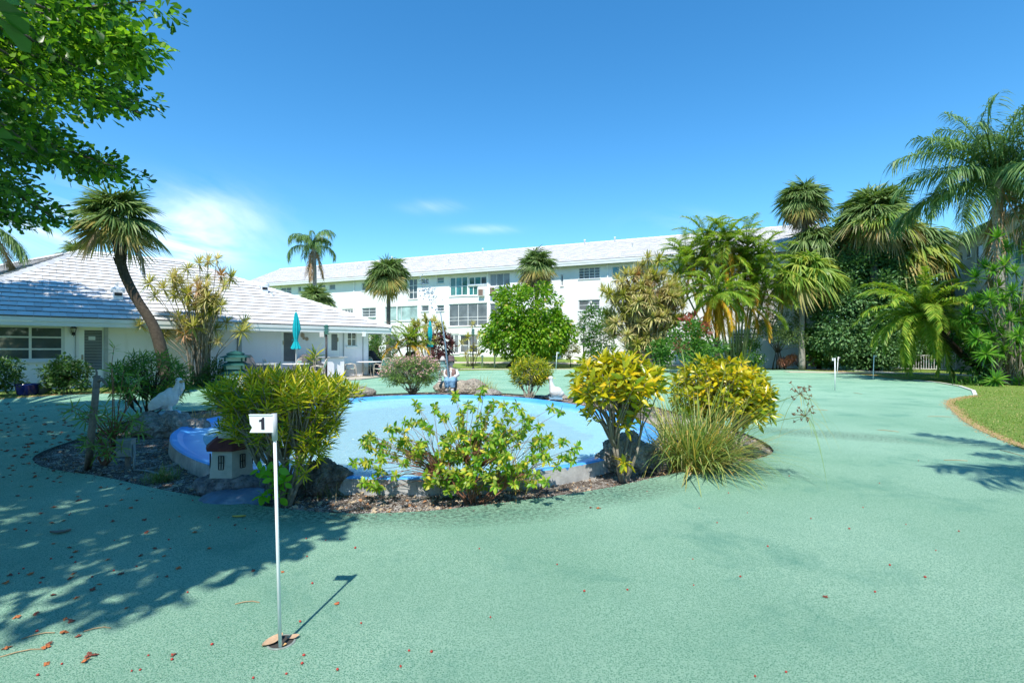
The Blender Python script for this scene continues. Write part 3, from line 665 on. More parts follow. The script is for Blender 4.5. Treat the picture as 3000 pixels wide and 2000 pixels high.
def roof_plane(O, a, b, la, slope, rows, tw, parent, dist0=0, individuals=0, th=0.046, aL=lambda t: 0.0, aR=None, origin=True):
    """rows of tiles on a sloping plane: O eave corner, a along the eave, b up the slope (unit vectors), slope length"""
    O = Vector(O); a = Vector(a).normalized(); b = Vector(b).normalized(); n = a.cross(b).normalized()
    if n.z < 0: n = -n
    ex = slope / rows; g = 0.006; T = []
    for r in range(rows):
        t0, t1 = r / rows, (r + 1) / rows; b0, b1 = r * ex, (r + 1) * ex + 0.02
        L0, R0 = aL(t0), aR(t0); L1, R1 = aL(t1), aR(t1); k = math.floor(min(L0, L1) / tw) - 1; off = (r % 2) * tw * 0.5
        while True:
            x0 = k * tw + off; x1 = x0 + tw; k += 1
            if x0 >= max(R0, R1): break
            p = [max(x0 + g, L0), min(x1 - g, R0), min(x1 - g, R1), max(x0 + g, L1)]
            if p[1] - p[0] < 0.02 and p[2] - p[3] < 0.02: continue
            if p[1] < p[0]: p[0] = p[1] = (p[0] + p[1]) / 2
            if p[2] < p[3]: p[2] = p[3] = (p[2] + p[3]) / 2
            full = abs((p[1] - p[0]) - (tw - 2 * g)) < 1e-4 and abs((p[2] - p[3]) - (tw - 2 * g)) < 1e-4
            T.append((r, p, b0, b1, full, O + a * (x0 + x1) / 2 + b * b0))
    def tile(mb, p, b0, b1, o, jz=0.0):
        q = [o + a * p[0] + b * b0, o + a * p[1] + b * b0, o + a * p[2] + b * b1, o + a * p[3] + b * b1]
        up = [n * (th + jz), n * (th + jz), n * (0.012 + jz), n * (0.012 + jz)]
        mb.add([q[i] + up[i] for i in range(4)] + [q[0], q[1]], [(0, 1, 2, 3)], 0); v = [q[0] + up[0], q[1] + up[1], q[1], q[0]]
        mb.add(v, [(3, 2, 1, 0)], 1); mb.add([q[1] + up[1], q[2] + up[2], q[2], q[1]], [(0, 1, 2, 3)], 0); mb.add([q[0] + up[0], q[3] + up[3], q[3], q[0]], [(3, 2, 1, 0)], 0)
    T.sort(key=lambda q: (q[5] - Vector((-12, 8, 2))).length if individuals else 0)
    rot = Matrix((a if a.cross(b).dot(n) > 0 else -a, b, n)).transposed()
    if individuals:
        mb = MB(); aa, bb, nn = a, b, n
        a_, b_, n_ = Vector((1, 0, 0)), Vector((0, 1, 0)), Vector((0, 0, 1))
        w2 = (tw - 2 * g) / 2; e = ex + 0.02
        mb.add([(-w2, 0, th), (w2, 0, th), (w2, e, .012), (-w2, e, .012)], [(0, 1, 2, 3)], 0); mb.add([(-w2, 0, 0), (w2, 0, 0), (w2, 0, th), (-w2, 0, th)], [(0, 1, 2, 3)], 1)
        mb.add([(w2, 0, 0), (w2, e, 0), (w2, e, .012), (w2, 0, th)], [(0, 1, 2, 3)], 0); mb.add([(-w2, 0, 0), (-w2, 0, th), (-w2, e, .012), (-w2, e, 0)], [(0, 1, 2, 3)], 0)
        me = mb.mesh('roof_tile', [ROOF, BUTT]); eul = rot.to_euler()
        cnt = 0; rest = []
        for q in T:
            if q[4] and cnt < individuals:
                o = link('roof_tile', me, parent); o.location = q[5] + n * random.uniform(0, 0.006); o.rotation_euler = eul; cnt += 1
            elif cnt < individuals and not q[4]:
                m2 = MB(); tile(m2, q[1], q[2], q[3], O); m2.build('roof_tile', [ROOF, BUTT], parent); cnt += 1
            else: rest.append(q)
        T = rest
    mb = MB()
    for q in T: tile(mb, q[1], q[2], q[3], O, random.uniform(0, 0.006))
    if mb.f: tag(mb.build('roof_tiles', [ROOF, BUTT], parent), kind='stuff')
def ridge_caps(pts, parent, w=0.16, step=0.42):
    mb = MB()
    for i in range(len(pts) - 1):
        p, q = Vector(pts[i]), Vector(pts[i + 1]); L = (q - p).length; n = max(1, int(L / step)); d = (q - p) / n; s = d.normalized().cross(Vector((0, 0, 1))).normalized() * w; u = s.cross(d).normalized()
        if u.z < 0: u = -u
        for k in range(n):
            a = p + d * k; b = a + d * 1.08
            mb.add([a - s - u * .05, a + u * .09, a + s - u * .05, b - s * .9 - u * .07, b + u * .06, b + s * .9 - u * .07], [(0, 1, 4, 3), (1, 2, 5, 4), (0, 2, 1)])
    tag(mb.build('ridge_tiles', ROOF, parent), kind='stuff')
# ------------------------------------------------------------ low house on the left
hu = Vector((.731, .682, 0)).normalized(); hv = Vector((-hu.y, hu.x, 0)); HC = Vector((-6.26, 26.0, 2.5))
def hp(a, b, z=None): return HC - hu * a + hv * b + Vector((0, 0, (0.443 * b) if z is None else z - 2.5))
house = thing('clubhouse', 'low white bungalow with white tiled hip roof behind the leaning palm and patio', 'house')
wl = Wall(hp(0.85, 0.85, 0), -hu); wl.n = -hv
rbase = MB(); D = hp(16.15, 0); R1 = hp(11.95, 7.78); R2 = hp(7.78, 7.78); E = D + Vector((-.89, .455, 0)) * 16; R3 = R1 + Vector((-.89, .455, 0)) * 16
lo = Vector((0, 0, -0.02))
rbase.add([HC + lo, D + lo, R1 + lo, R2 + lo], [(0, 3, 2, 1)]); rbase.add([D + lo, E + lo, R3 + lo, R1 + lo], [(0, 3, 2, 1)])
B1 = hp(0, 15.56, 2.5); B2 = hp(13, 15.56, 2.5); rbase.add([HC + lo, R2 + lo, B1 + lo], [(0, 1, 2)]); rbase.add([R2 + lo, R1 + lo, B2 + lo, B1 + lo], [(0, 1, 2, 3)]); rbase.add([R1 + lo, R3 + lo, R3 + Vector((5, 9, -3)), B2 + lo], [(0, 1, 2, 3)])
roof = rbase.build('roof', ROOF, house)
bs = (hv + Vector((0, 0, .443))).normalized(); sl = 7.78 * math.sqrt(1 + .443 ** 2)
roof_plane(HC, -hu, bs, 16.15, sl, 19, 0.42, roof, individuals=298, aL=lambda t: 7.78 * t, aR=lambda t: 16.15 - 4.2 * t)
ld = Vector((-.89, .455, 0)).normalized(); pn = Vector((-ld.y, ld.x, 0)); dd = (R1 - D); off = dd.dot(ld); hgt = (dd - ld * off); 
roof_plane(D, ld, hgt, 16, hgt.length, 19, 0.42, roof, aL=lambda t: off * t, aR=lambda t: 16.0 + off * t * 0)
ridge_caps([HC + Vector((0, 0, .05)), R2 + Vector((0, 0, .06)), R1 + Vector((0, 0, .06)), R3 + Vector((0, 0, .06))], roof); ridge_caps([D + Vector((0, 0, .05)), R1 + Vector((0, 0, .05))], roof)
mb = MB()
def fascia(mb, p, q, inward, h1=0.15, h2=0.30):
    p, q = Vector(p), Vector(q); w = (q - p); i = Vector(inward).normalized()
    mb.obox(p + Vector((0, 0, -h1)), w, i * 0.03, Vector((0, 0, h1 - 0.01))); mb.obox(p + i * 0.025 + Vector((0, 0, -h2)), w, i * 0.03, Vector((0, 0, h2 - h1 - 0.002)))
fascia(mb, HC, D, hv); fascia(mb, D, E, Vector((.455, .89, 0))); fascia(mb, HC + hv * .031, B1, -hu)
s0 = HC + Vector((0, 0, -.27)); mb.add([s0 + hv * .06, D + Vector((0, 0, -.27)) + hv * .06, hp(16.15, .9, 2.23), hp(0, .9, 2.23)], [(0, 1, 2, 3)])
mb.add([HC + hv * .92 + Vector((0, 0, -.27)), hp(.9, .92, 2.23), hp(.9, 15, 2.23), B1 + Vector((0, 0, -.27))], [(0, 1, 2, 3)])
mb.build('fascia', FASC, house)
# openings
WinA = wl.rect(-78, 951, 189, 1058); window(wl, WinA, 2, 3, house, FRM, [GWIN], 0.09, 0.12, xs=[(WinA[1] - wl.s_at(88)) / 1 and (wl.s_at(88) - WinA[0]) / (WinA[1] - WinA[0])])
WinB = wl.rect(1017, 972, 1045, 1014); window(wl, WinB, 2, 2, house, FRW, [GGREY, GD], 0.045, 0.1)
def door(wall, r, gr, parent, louvres=26, knob=True, left=True):
    wall.hole(r, 0.08); a, b, c, d = r; Z = Vector((0, 0, 1)); mb = MB(); x0, x1, z0, z1 = gr
    for q in ((a, x0, c, d), (x1, b, c, d), (x0, x1, c, z0), (x0, x1, z1, d)):
        mb.obox(wall.pt(q[0], q[2], -.06), wall.w * (q[1] - q[0]), wall.n * .045, Z * (q[3] - q[2]))
    dr = mb.build('door', FRW, parent); mb = MB(); n = louvres; hh = (z1 - z0) / n
    for i in range(n):
        z = z0 + i * hh; o = wall.pt(x0, z, -.022); mb.add([o, o + wall.w * (x1 - x0), o + wall.w * (x1 - x0) - wall.n * .03 + Z * hh * 1.02, o - wall.n * .03 + Z * hh * 1.02], [(0, 1, 2, 3)])
    lp = mb.build('louvre_slats', LOUV, dr); tag(lp, kind='stuff')
    mb = MB()
    for i in range(n): mb.obox(wall.pt(x0, z0 + i * hh - .004, -.02), wall.w * (x1 - x0), wall.n * .008, Z * .008)
    tag(mb.build('louvre_rails', FRM, dr), kind='stuff')
    mb = MB(); s = b - 0.09 if left else a + 0.09; mb.obox(wall.pt(s - .03, c + .92, -.014), wall.w * .06, wall.n * .012, Z * .2); mb.tube([wall.pt(s, c + 1.0, -.005), wall.pt(s, c + 1.0, .05)], .022, 8); mb.build('handle', mat('brass', (0.35, 0.3, 0.22), 0.35, metal=0.8), dr)
    return dr
def rz_(w_, x0, y0, x1, y1): return w_.rect(x0, y0, x1, y1)
dA = door(wl, rz_(wl, 231.5, 953, 313.7, 1127), rz_(wl, 246.8, 967, 299, 1083), house)
mb = MB(); q = rz_(wl, 259, 985, 279, 996); mb.obox(wl.pt(q[0], q[2], -.012), wl.w * (q[1] - q[0]), wl.n * .004, Vector((0, 0, q[3] - q[2]))); mb.build('notice', mat('paper', (.6, .63, .66), 0.8), dA)
door(wl, rz_(wl, 824, 970, 874, 1068), rz_(wl, 831, 974, 867, 1058), house, left=True)
door(wl, rz_(wl, 962, 968, 995, 1055), rz_(wl, 971, 978, 989, 1026), house, 18, left=False)
pan = rz_(wl, 338, 978, 480, 1122); wl.hole(pan, .03); mb = MB(); mb.obox(wl.pt(pan[0], pan[2], -.04), wl.w * (pan[1] - pan[0]), wl.n * .02, Vector((0, 0, pan[3] - pan[2]))); mb.build('shutter_panel', HPAINT, house)
pan2 = rz_(wl, 726, 975, 822, 1052); wl.hole(pan2, .02); mb = MB(); mb.obox(wl.pt(pan2[0], pan2[2], -.03), wl.w * (pan2[1] - pan2[0]), wl.n * .015, Vector((0, 0, pan2[3] - pan2[2]))); mb.build('shutter_panel', HPAINT, house)
wl.build(0, 15.25, -0.1, 2.3, 'wall', HPAINT, house)
ex = Wall(hp(.85, .85, 0), hv); mb = MB(); a0 = hp(.85, .85, -.1); mb.obox(a0, hv * 13.8, hu * -.02, Vector((0, 0, 2.4))); e0 = hp(16.1, .85, -.1); mb.obox(e0, ld * 14, Vector((-ld.y, ld.x, 0)) * -0.02, Vector((0, 0, 2.4))); mb.build('end_wall', HPAINT, house)
mb = MB()
for x0, w_, mm in ((316, .12, 0), (707, .16, 0), (696, .025, 0), (1007.5, .05, 0), (1064, .04, 0), (222, .02, 0)):
    s = wl.s_at(x0); mb.obox(wl.pt(s, -.05, .002), wl.w * w_, wl.n * (.08 if w_ > .06 else .03), Vector((0, 0, 2.27)))
mb.build('downspout_pipes', mat('downspout_grey', (.34, .36, .37), .6), house)['kind'] = 'stuff'
def lantern(wall, px, py0, py1, parent):
    s = wall.s_at(px); z1 = wall.z_at(px, py0); z0 = wall.z_at(px, py1); h = z1 - z0; root = thing('wall_lantern', 'black carriage lantern on the bungalow wall between window and door', 'lantern', wall.pt(s, z0, 0.14))
    mb = MB(); mb.lathe([(.005, h), (.02, h * .93), (.06, h * .88), (.11, h * .75), (.10, h * .73)], n=6, smooth=False); mb.lathe([(.055, h * .36), (.065, h * .38), (.06, h * .41)], n=6); mb.tube([(0, 0, h * .36), (0, 0, h * .02)], [.018, .006], 6); mb.tube([(0, 0, h * .2), tuple(-wall.n * -.0 + Vector((0, 0, h * .3))), tuple(-wall.n * .14 + Vector((0, 0, h * .33)))], .016, 6)
    mb.box(tuple(-wall.n * .125 + Vector((0, 0, h * .36))), (.1, .1, .18), math.atan2(wall.w.y, wall.w.x))
    for k in range(6): t = k * math.pi / 3; mb.tube([(.058 * math.cos(t), .058 * math.sin(t), h * .4), (.088 * math.cos(t), .088 * math.sin(t), h * .75)], .006, 4)
    mb.build('lantern_body', DARK, root); mb = MB(); mb.lathe([(.045, h * .41), (.078, h * .73)], n=6, smooth=False); mb.build('glass', mat('lantern_glass', (.45, .45, .42), .3), root)
lantern(wl, 215, 953, 987, house)
VW = mat('vent_white', (.78, .79, .80), .5)
def roofpt(px, py):      # on the front roof plane
    d = Vector(((px - 1500) / F, 1, (YH - py) / F)); n = (-hu).cross(bs); o = Vector((0, 0, H)); return o + d * ((HC - o).dot(n) / d.dot(n))
def roofpt2(px, py): return roofpt(px, py)
for i, (px_, py_, big_, lb) in enumerate(((345, 877, 1, 'white boxy exhaust vent on the low roof beside the palm trunk'), (411, 805, 0, 'small white vent pipe high on the low roof, left of the branching dracaena'), (342, 851, 0, 'short white vent pipe just above the boxy exhaust vent'), (773, 857, 1, 'white boxy exhaust vent near the hip line of the low roof'), (795, 871, 0, 'small white vent pipe below the hip line of the low roof'))):
    b = roofpt(px_, py_); r = thing('roof_vent', lb, 'roof vent', b, math.atan2(hu.y, hu.x)); mb = MB()
    if big_: mb.box((0, 0, .16), (.30, .30, .36)); mb.tube([(-.22, -.02, .38), (.22, -.02, .38)], .12, 10); mb.box((0, -.16, .2), (.24, .03, .12), 0, 1)
    else: mb.lathe([(.085, -.05), (.085, .02), (.055, .03), (.055, .30), (.07, .30), (.07, .34)], n=10)
    mb.build('vent_body', [VW, DARK], r)
# ------------------------------------------------------------ three-storey block behind
blk = thing('apartment_block', 'long white three-storey apartment block with tiled roof across the background', 'building')
bw = Vector((.921, -.390, 0)).normalized(); B = Wall((0, 46, 0), bw); EZ = 8.95; S0, S1 = -34.0, 24.5
def W_(x0, y0, x1, y1, c=1, r=1, g=GD, f=FRM, **k): return window(B, B.rect(x0, y0, x1, y1), c, r, blk, f, g, k.pop('fw', 0.07), **k)
W_(1233.9, 816, 1255.8, 832, 2, 1, GCUR); W_(1280, 812, 1301, 829.7, 1, 2, [GG, GGREY]); W_(1197, 816, 1222.6, 876, 2, 3, [GD, GGREY], FRW)
W_(1316.8, 810, 1370.5, 867, 3, 2, [GG, GT, GG], FRW, fw=.10); W_(1371.8, 809, 1426.3, 834, 3, 1, [GG, GT, GD], FRW, fw=.09); W_(1371.8, 837, 1400, 866, 2, 1, [GT, GG], FRW, fw=.09)
W_(1435, 800, 1494, 838, 3, 1, [GCUR, GGREY], FRM); W_(1460, 840, 1494, 862, 1, 2, [GGREY], FRW)
W_(1060, 828, 1074, 851, 1, 1, GD); W_(785, 844, 802, 858, 1, 1, GD); W_(821.6, 841, 853.4, 862.6, 2, 2, GGREY, FRW); W_(873, 839, 882, 855); W_(937, 834, 953, 849); W_(964.6, 832.5, 982, 848.5, 1, 1, GGREY)
W_(999.7, 904.5, 1033.7, 920, 4, 4, GD, FRW, fw=.05); W_(1060, 901.5, 1101, 928, 2, 3, GGREY, FRM); W_(1060, 929.5, 1101, 939, 1, 1, GPALE, FRW)
W_(1127.6, 897, 1223, 940, 2, 1, GPALE, FRM, xs=[.5]); W_(1234, 894.5, 1256, 912, 1, 1, GGREY, FRM); W_(1279.6, 893.5, 1301, 911.5, 1, 2, GD, FRM)
W_(1314.6, 888.5, 1427.3, 955, 4, 3, [GGREY, GBL], FRW, zs=[.26, .40, ], fw=.06); W_(1435, 888, 1492, 950, 2, 2, GGREY, FRM)
W_(1084, 979, 1110.6, 1040, 1, 1, BROWN, FRW, sill=False); W_(1137, 979, 1160, 1030, 1, 2, GGREY, FRM); W_(1188, 978, 1222, 1020, 2, 2, GGREY, FRW)
W_(1313, 978, 1345, 1036, 2, 1, [GD, GCUR], FRW, fw=.13); W_(1346, 980, 1400, 1034, 2, 2, [GCUR, GD], FRW, zs=[.42], fw=.1)
W_(1695, 783, 1757.6, 816, 4, 4, GGREY, FRW, fw=.05); W_(1793, 779, 1838, 820, 2, 1, [GT, GG], FRM); W_(1694.5, 878, 1757.6, 909, 2, 2, GBL, FRM); W_(1643, 804, 1650, 838, 1, 1, GGREY)
W_(1699, 990, 1722, 1005, 1, 1, GGREY, FRM); W_(2144.6, 974, 2222.8, 1003, 4, 3, GBL, FRW, fw=.06); W_(2289.7, 972, 2327.7, 996, 1, 1, BROWN, FRM)
W_(1862, 775, 1925, 812, 2, 2, GG, FRM); W_(1990, 768, 2040, 805, 2, 2, GD, FRM); W_(2222, 752, 2262, 790, 2, 1, GGREY, FRM); W_(1880, 872, 1950, 912, 2, 2, GGREY, FRM); W_(2180, 862, 2240, 900, 2, 2, GBL, FRM); W_(2290, 858, 2330, 896, 1, 2, GD, FRM)
for a in ((1404, 847, 1420, 867.5), (1438, 842, 1453, 867)):
    r = B.rect(*a); mb = MB(); mb.obox(B.pt(r[0], r[2], .0), B.w * (r[1] - r[0]), B.n * .3, Vector((0, 0, r[3] - r[2]))); ac = mb.build('air_conditioner', FRW, blk)
    mb = MB(); mb.obox(B.pt(r[0] + .04, r[2] + .04, .302), B.w * (r[1] - r[0] - .08), B.n * .01, Vector((0, 0, r[3] - r[2] - .08))); mb.build('grille', BROWN, ac)
B.build(S0, S1, -0.2, EZ - .15, 'wall', WPAINT, blk)
mb = MB(); mb.obox(B.pt(S1, -.2, 0), -B.n * 11, B.w * -.02, Vector((0, 0, EZ))); mb.build('end_wall', WPAINT, blk)
mb = MB()
for x in (1037, 1163, 1429, 1779, 905): mb.obox(B.pt(B.s_at(x), 0, .003), B.w * .10, B.n * .08, Vector((0, 0, EZ - .2)))
mb.build('downspout_pipes', FRW, blk)['kind'] = 'stuff'
for x0, x1, y in ((1314, 1428, 872), (1314, 1428, 960)):
    pass
inn = -B.n; oh = 0.75; E0 = B.pt(S0 - .5, EZ, oh); E1 = B.pt(S1 + .5, EZ, oh); rs_ = 5.9; rise = 2.72
mb = MB(); q = (inn * rs_ + Vector((0, 0, rise)))
mb.add([E0 + lo, E1 + lo, E1 + q + lo, E0 + q + lo], [(0, 1, 2, 3)]); mb.add([E0 + q + lo, E1 + q + lo, E1 + inn * 2 * rs_, E0 + inn * 2 * rs_], [(0, 1, 2, 3)]); mb.add([E1 + lo, E1 + inn * 2 * rs_, E1 + q + lo], [(0, 1, 2)])
rf = mb.build('roof', ROOF, blk); sl2 = q.length
roof_plane(E0, B.w, q, S1 - S0 + 1, sl2, 24, 0.42, rf, aL=lambda t: 0, aR=lambda t: S1 - S0 + 1.0, th=0.035); ridge_caps([E0 + q, E1 + q], rf, .2, .5)
mb = MB(); fascia(mb, E0, E1, inn, .18, .36); mb.add([E0 + inn * .06 + Vector((0, 0, -.3)), E1 + inn * .06 + Vector((0, 0, -.3)), B.pt(S1 + .5, EZ - .3, -.05), B.pt(S0 - .5, EZ - .3, -.05)], [(0, 1, 2, 3)]); mb.build('fascia', FASC, blk)
for i, (x, t_) in enumerate(((1070, .9), (1012, .45), (1290, .4), (1351, .92), (1674, .9), (1770, .9), (1840, .5), (2271, .45), (2315, .8))):
    s = B.s_at(x); b = B.pt(s, EZ, oh) + q * t_; mb = MB(); mb.lathe([(.07, -.05), (.07, .42), (.09, .42), (.09, .5)], b, n=8); mb.build('vent_pipe', VW, rf)
# ------------------------------------------------------------ wing on the right
wing = thing('apartment_wing', 'grey shaded side wing of the apartment block behind the tall palm at right', 'building')
ww = Vector((-.39, -.921, 0)).normalized(); Wg = Wall((32.4, 37.9, 0), ww); Wg.n = Vector((-.921, .39, 0)).normalized()
def V_(x0, y0, x1, y1, c=1, r=1, g=GGREY, **k): return window(Wg, Wg.rect(x0, y0, x1, y1), c, r, wing, FRM, g, 0.06, **k)
for a in ((2768, 750, 2798, 812, 1, 2), (2811, 739, 2820, 763), (2833, 726, 2846, 754), (2856, 716, 2880, 790, 1, 2), (2968, 690, 3010, 775, 2, 2, GT), (2768, 850, 2798, 905, 1, 2), (2856, 850, 2880, 905, 1, 2), (2800, 960, 2830, 1010, 1, 2)): V_(*a)
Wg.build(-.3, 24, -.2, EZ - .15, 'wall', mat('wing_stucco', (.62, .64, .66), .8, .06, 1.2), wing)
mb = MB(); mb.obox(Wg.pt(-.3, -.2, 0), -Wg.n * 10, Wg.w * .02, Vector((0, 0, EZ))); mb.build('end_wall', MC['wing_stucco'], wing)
e0 = Wg.pt(-1.0, EZ, .75); e1 = Wg.pt(26, EZ, .75); q2 = -Wg.n * 5.9 + Vector((0, 0, 1.6)); mb = MB()
mb.add([e0, e1, e1 + q2, e0 + q2], [(0, 1, 2, 3)]); mb.add([e0, e0 + q2, e0 - Wg.n * 11.8], [(0, 1, 2)]); mb.build('roof', ROOF, wing)
mb = MB(); fascia(mb, e0, e1, -Wg.n, .14, .3); fascia(mb, e0 + Vector((0, 0, -.001)), e0 - Wg.n * 11, Wg.w, .14, .3); mb.add([e0 + Vector((0, 0, -.28)), e1 + Vector((0, 0, -.28)), e1 - Wg.n * .8 + Vector((0, 0, -.28)), e0 - Wg.n * .8 + Vector((0, 0, -.28))], [(0, 1, 2, 3)]); mb.build('fascia', FASC, wing)
# ------------------------------------------------------------ plant materials
SABG = leafmat('sabal_green', [(.065, .12, .03), (.12, .19, .05), (.21, .27, .10)], .45, .25)
SABY = leafmat('sabal_yellowing', [(.13, .17, .035), (.26, .24, .06), (.34, .25, .07), (.15, .18, .045)], .55, .3)
SABB = leafmat('sabal_dead', [(.26, .19, .12), (.16, .11, .07), (.36, .29, .21)], .8, .2)
SABO = leafmat('sabal_orange', [(.34, .20, .06), (.36, .29, .13), (.16, .19, .05), (.40, .33, .21), (.13, .16, .04)], .6, .3)
FANP = leafmat('fan_palm_leaf', [(.10, .20, .03), (.17, .29, .05), (.30, .38, .08), (.36, .36, .06)], .4, .4)
QUG = leafmat('queen_green', [(.055, .115, .035), (.10, .19, .055), (.20, .29, .10)], .4, .3)
QUB = leafmat('queen_dead', [(.34, .22, .11), (.24, .15, .08), (.42, .31, .19)], .8, .2)
ARG = leafmat('areca_green', [(.08, .17, .02), (.15, .27, .03), (.28, .37, .05), (.34, .36, .06)], .4, .4)
ARY = leafmat('areca_yellow', [(.45, .36, .03), (.55, .27, .03), (.30, .30, .03)], .5, .4)
DRT = leafmat('dracaena_tan', [(.30, .27, .08), (.48, .42, .18), (.42, .32, .16), (.56, .52, .25), (.26, .28, .07)], .55, .3)
DRR = leafmat('dracaena_red', [(.34, .17, .09), (.42, .28, .16), (.28, .16, .09)], .6, .3)
DRY_ = leafmat('dracaena_yellow', [(.30, .30, .05), (.38, .34, .09), (.16, .20, .03)], .5, .35)
DRG = leafmat('dracaena_green', [(.045, .15, .012), (.085, .24, .02), (.20, .34, .05)], .4, .4)
BARK = mat('bark_grey', (.17, .15, .125), .9, .35, 14, .8, 30, .1); BARKD = mat('bark_dark', (.075, .06, .045), .9, .35, 14, .8, 30, .1)
STEM = mat('stem_grey', (.24, .21, .165), .85, .3, 25, .5, 60, .1); STEMR = mat('stem_red', (.22, .10, .055), .7, .3, 25)
def m_ring():
    t = NT('palm_trunk_ringed'); tc = t.n('ShaderNodeTexCoord').outputs['Object']; sx = t.n('ShaderNodeSeparateXYZ'); t.l(tc, sx.inputs[0])
    z = t.math('ADD', t.math('MULTIPLY', sx.outputs[2], 7.0), t.math('MULTIPLY', t.noise(3, 4, .6, tc), 1.2)); v = t.math('FRACT', z)
    c = t.ramp(v, [(0, (.12, .105, .085)), (.16, (.30, .28, .25)), (1, (.36, .34, .30))]); n = t.noise(12, 5, .7, tc); c = t.mix(t.ramp(n, [(.5, (0, 0, 0)), (.7, (.6, .6, .6))]), c, (.17, .155, .13, 1))
    return t.done(t.bsdf(c, .9, t.bump(v, .5, .02), .1))
RING = m_ring()
def palm(name, label, trunk, rad, kind, scale, classes, group=None, cat='palm tree', tm=None, fr=None, boots=0, jz=0.12, azj=1.0, az=None):
    """trunk: world points base..hub; classes: (elevation, count, key, material)"""
    base = trunk[0]; root = thing(name, label, cat, base, 0, group); hub = trunk[-1] - base; scale = scale * (1.1 if 'abbage' in name else 1.0)
    pts = [p - base for p in trunk]; sm = []
    for i in range(len(pts) - 1):
        for k in range(5): sm.append(pts[i].lerp(pts[i + 1], k / 5))
    sm.append(pts[-1])
    for _ in range(3): sm = [sm[0]] + [(sm[i - 1] + sm[i] * 2 + sm[i + 1]) / 4 for i in range(1, len(sm) - 1)] + [sm[-1]]
    n = len(sm); rr = [rad * (1.25 - .35 * min(1, i / n * 2.5)) * (1 + .03 * random.uniform(-1, 1)) for i in range(n)]
    if len(pts) > 1 and (pts[-1] - pts[0]).length > .2:
        m = MB(); m.tube(sm, rr, 12); m.build('trunk', tm or BARK, root)
    if boots:
        m = MB()
        for k in range(boots):
            i = int(n - 1 - (k / boots) * n * .35); a = k * 2.4; p = sm[max(0, i)]; d = Vector((math.cos(a), math.sin(a), 1.1)).normalized()
            m.tube([p + Vector((math.cos(a), math.sin(a), 0)) * rad * .7, p + d * rad * 1.9], [rad * .35, rad * .12], 5)
        tag(m.build('leaf_bases', BARKD, root), kind='stuff')
    k = 0
    for e, cnt, key, mt in classes:
        for i in range(cnt):
            a = (i + random.uniform(-.3, .3) * azj) / cnt * 2 * math.pi + k * .7 if az is None else random.uniform(az[0], az[1])
            me = fr(e, key, mt, i % 2); o = link('frond', me, root, hub + Vector((0, 0, random.uniform(-jz, jz) * scale)), (random.uniform(-.35, .35), random.uniform(-.24, .24), a), scale * random.uniform(.86, 1.08))
        k += 1
    return root
fan = lambda e, key, m, s: fan_frond(e, key, m, seed=s)
queen2 = lambda e, key, m, s: pin_frond(e, 'R' + key, m, L=2.6, curve=2.5, n=66, ll=.62, w=.045, droop=1.3, plumose=.4, seed=s)
fansoft = lambda e, key, m, s: fan_frond(e, 'L' + key, m, n=34, pet=.75, L=1.05, w=.08, droop=.7, spread=125, seed=s)
queen = lambda e, key, m, s: pin_frond(e, 'Q' + key, m, L=2.75, curve=1.35, n=72, ll=.62, w=.036, droop=.95, plumose=.5, seed=s)
areca = lambda e, key, m, s: pin_frond(e, 'A' + key, m, L=2.3, curve=1.3, n=54, ll=.58, w=.046, droop=.5, plumose=.15, vee=.35, seed=s)
date = lambda e, key, m, s: pin_frond(e, 'D' + key, m, L=1.75, curve=1.45, n=62, ll=.34, w=.032, droop=.45, plumose=.2, vee=.1, fw=.7, seed=s)
SABC = [(85, 7, 'g', SABG), (64, 10, 'g', SABG), (44, 12, 'g', SABG), (24, 12, 'g', SABG), (4, 10, 'y', SABG), (-14, 9, 'y2', SABY), (-32, 7, 'y2', SABY)]
def gnd(px, py, Y): v = P(px, py, Y); v.z = gz(0, Y) - .05; return v
def T2(pts, Y): return [p2(x, y, Y) for x, y in pts]
palm('cabbage_palm', 'leaning cabbage palm with bent trunk crossing the white bungalow roof', [P(492, 1118, 15.5), P(466, 997, 15.5), P(446, 946, 15.5), P(395, 870, 15.5), P(357, 790, 15.5), P(346, 715, 15.4), P(344, 655, 15.4)], .150, 'fan', 0.87,
     [(84, 6, 'g', SABG), (62, 8, 'g', SABG), (42, 9, 'g', SABG), (22, 8, 'y', SABG), (2, 6, 'y2', SABY), (-14, 3, 'y3', SABO), (-34, 2, 'b', SABB)], 'cabbage palms', tm=BARKD, fr=fan, boots=16)
palm('cabbage_palm', 'round cabbage palm with thin trunk rising just right of the bungalow eave', [gnd(1138, 0, 36)] + T2([(892, 740), (893, 660), (893, 632)], 36), .15, 'fan', 1.13, SABC, 'cabbage palms', fr=fan, boots=10)
palm('cabbage_palm', 'low cabbage palm crown peeking over the bungalow roof behind the drooping queen palm', [gnd(925, 0, 36)] + T2([(725, 720), (725, 692)], 36), .15, 'fan', .98, SABC, 'cabbage palms', fr=fan)
palm('cabbage_palm', 'shaggy cabbage palm with dead grey fronds rising above the mango tree', [gnd(1571, 0, 40)] + T2([(1232, 680), (1232, 612)], 40), .17, 'fan', 1.16,
     [(82, 5, 'g', SABG), (60, 7, 'g', SABG), (38, 8, 'g', SABG), (15, 8, 'y', SABG), (-10, 8, 'y', SABY), (-35, 8, 'b', SABB), (-62, 8, 'b', SABB)], 'cabbage palms', fr=fan)
palm('cabbage_palm', 'tallest slim cabbage palm at the end of the apartment block roof', [gnd(2352, 0, 35.5)] + T2([(1846, 600), (1845, 462)], 35.5), .19, 'fan', 1.26, [(e, c + 1, k, m) for e, c, k, m in SABC[:-1]] + [(-65, 9, 'b', SABB)], 'cabbage palms', fr=fan, boots=10)
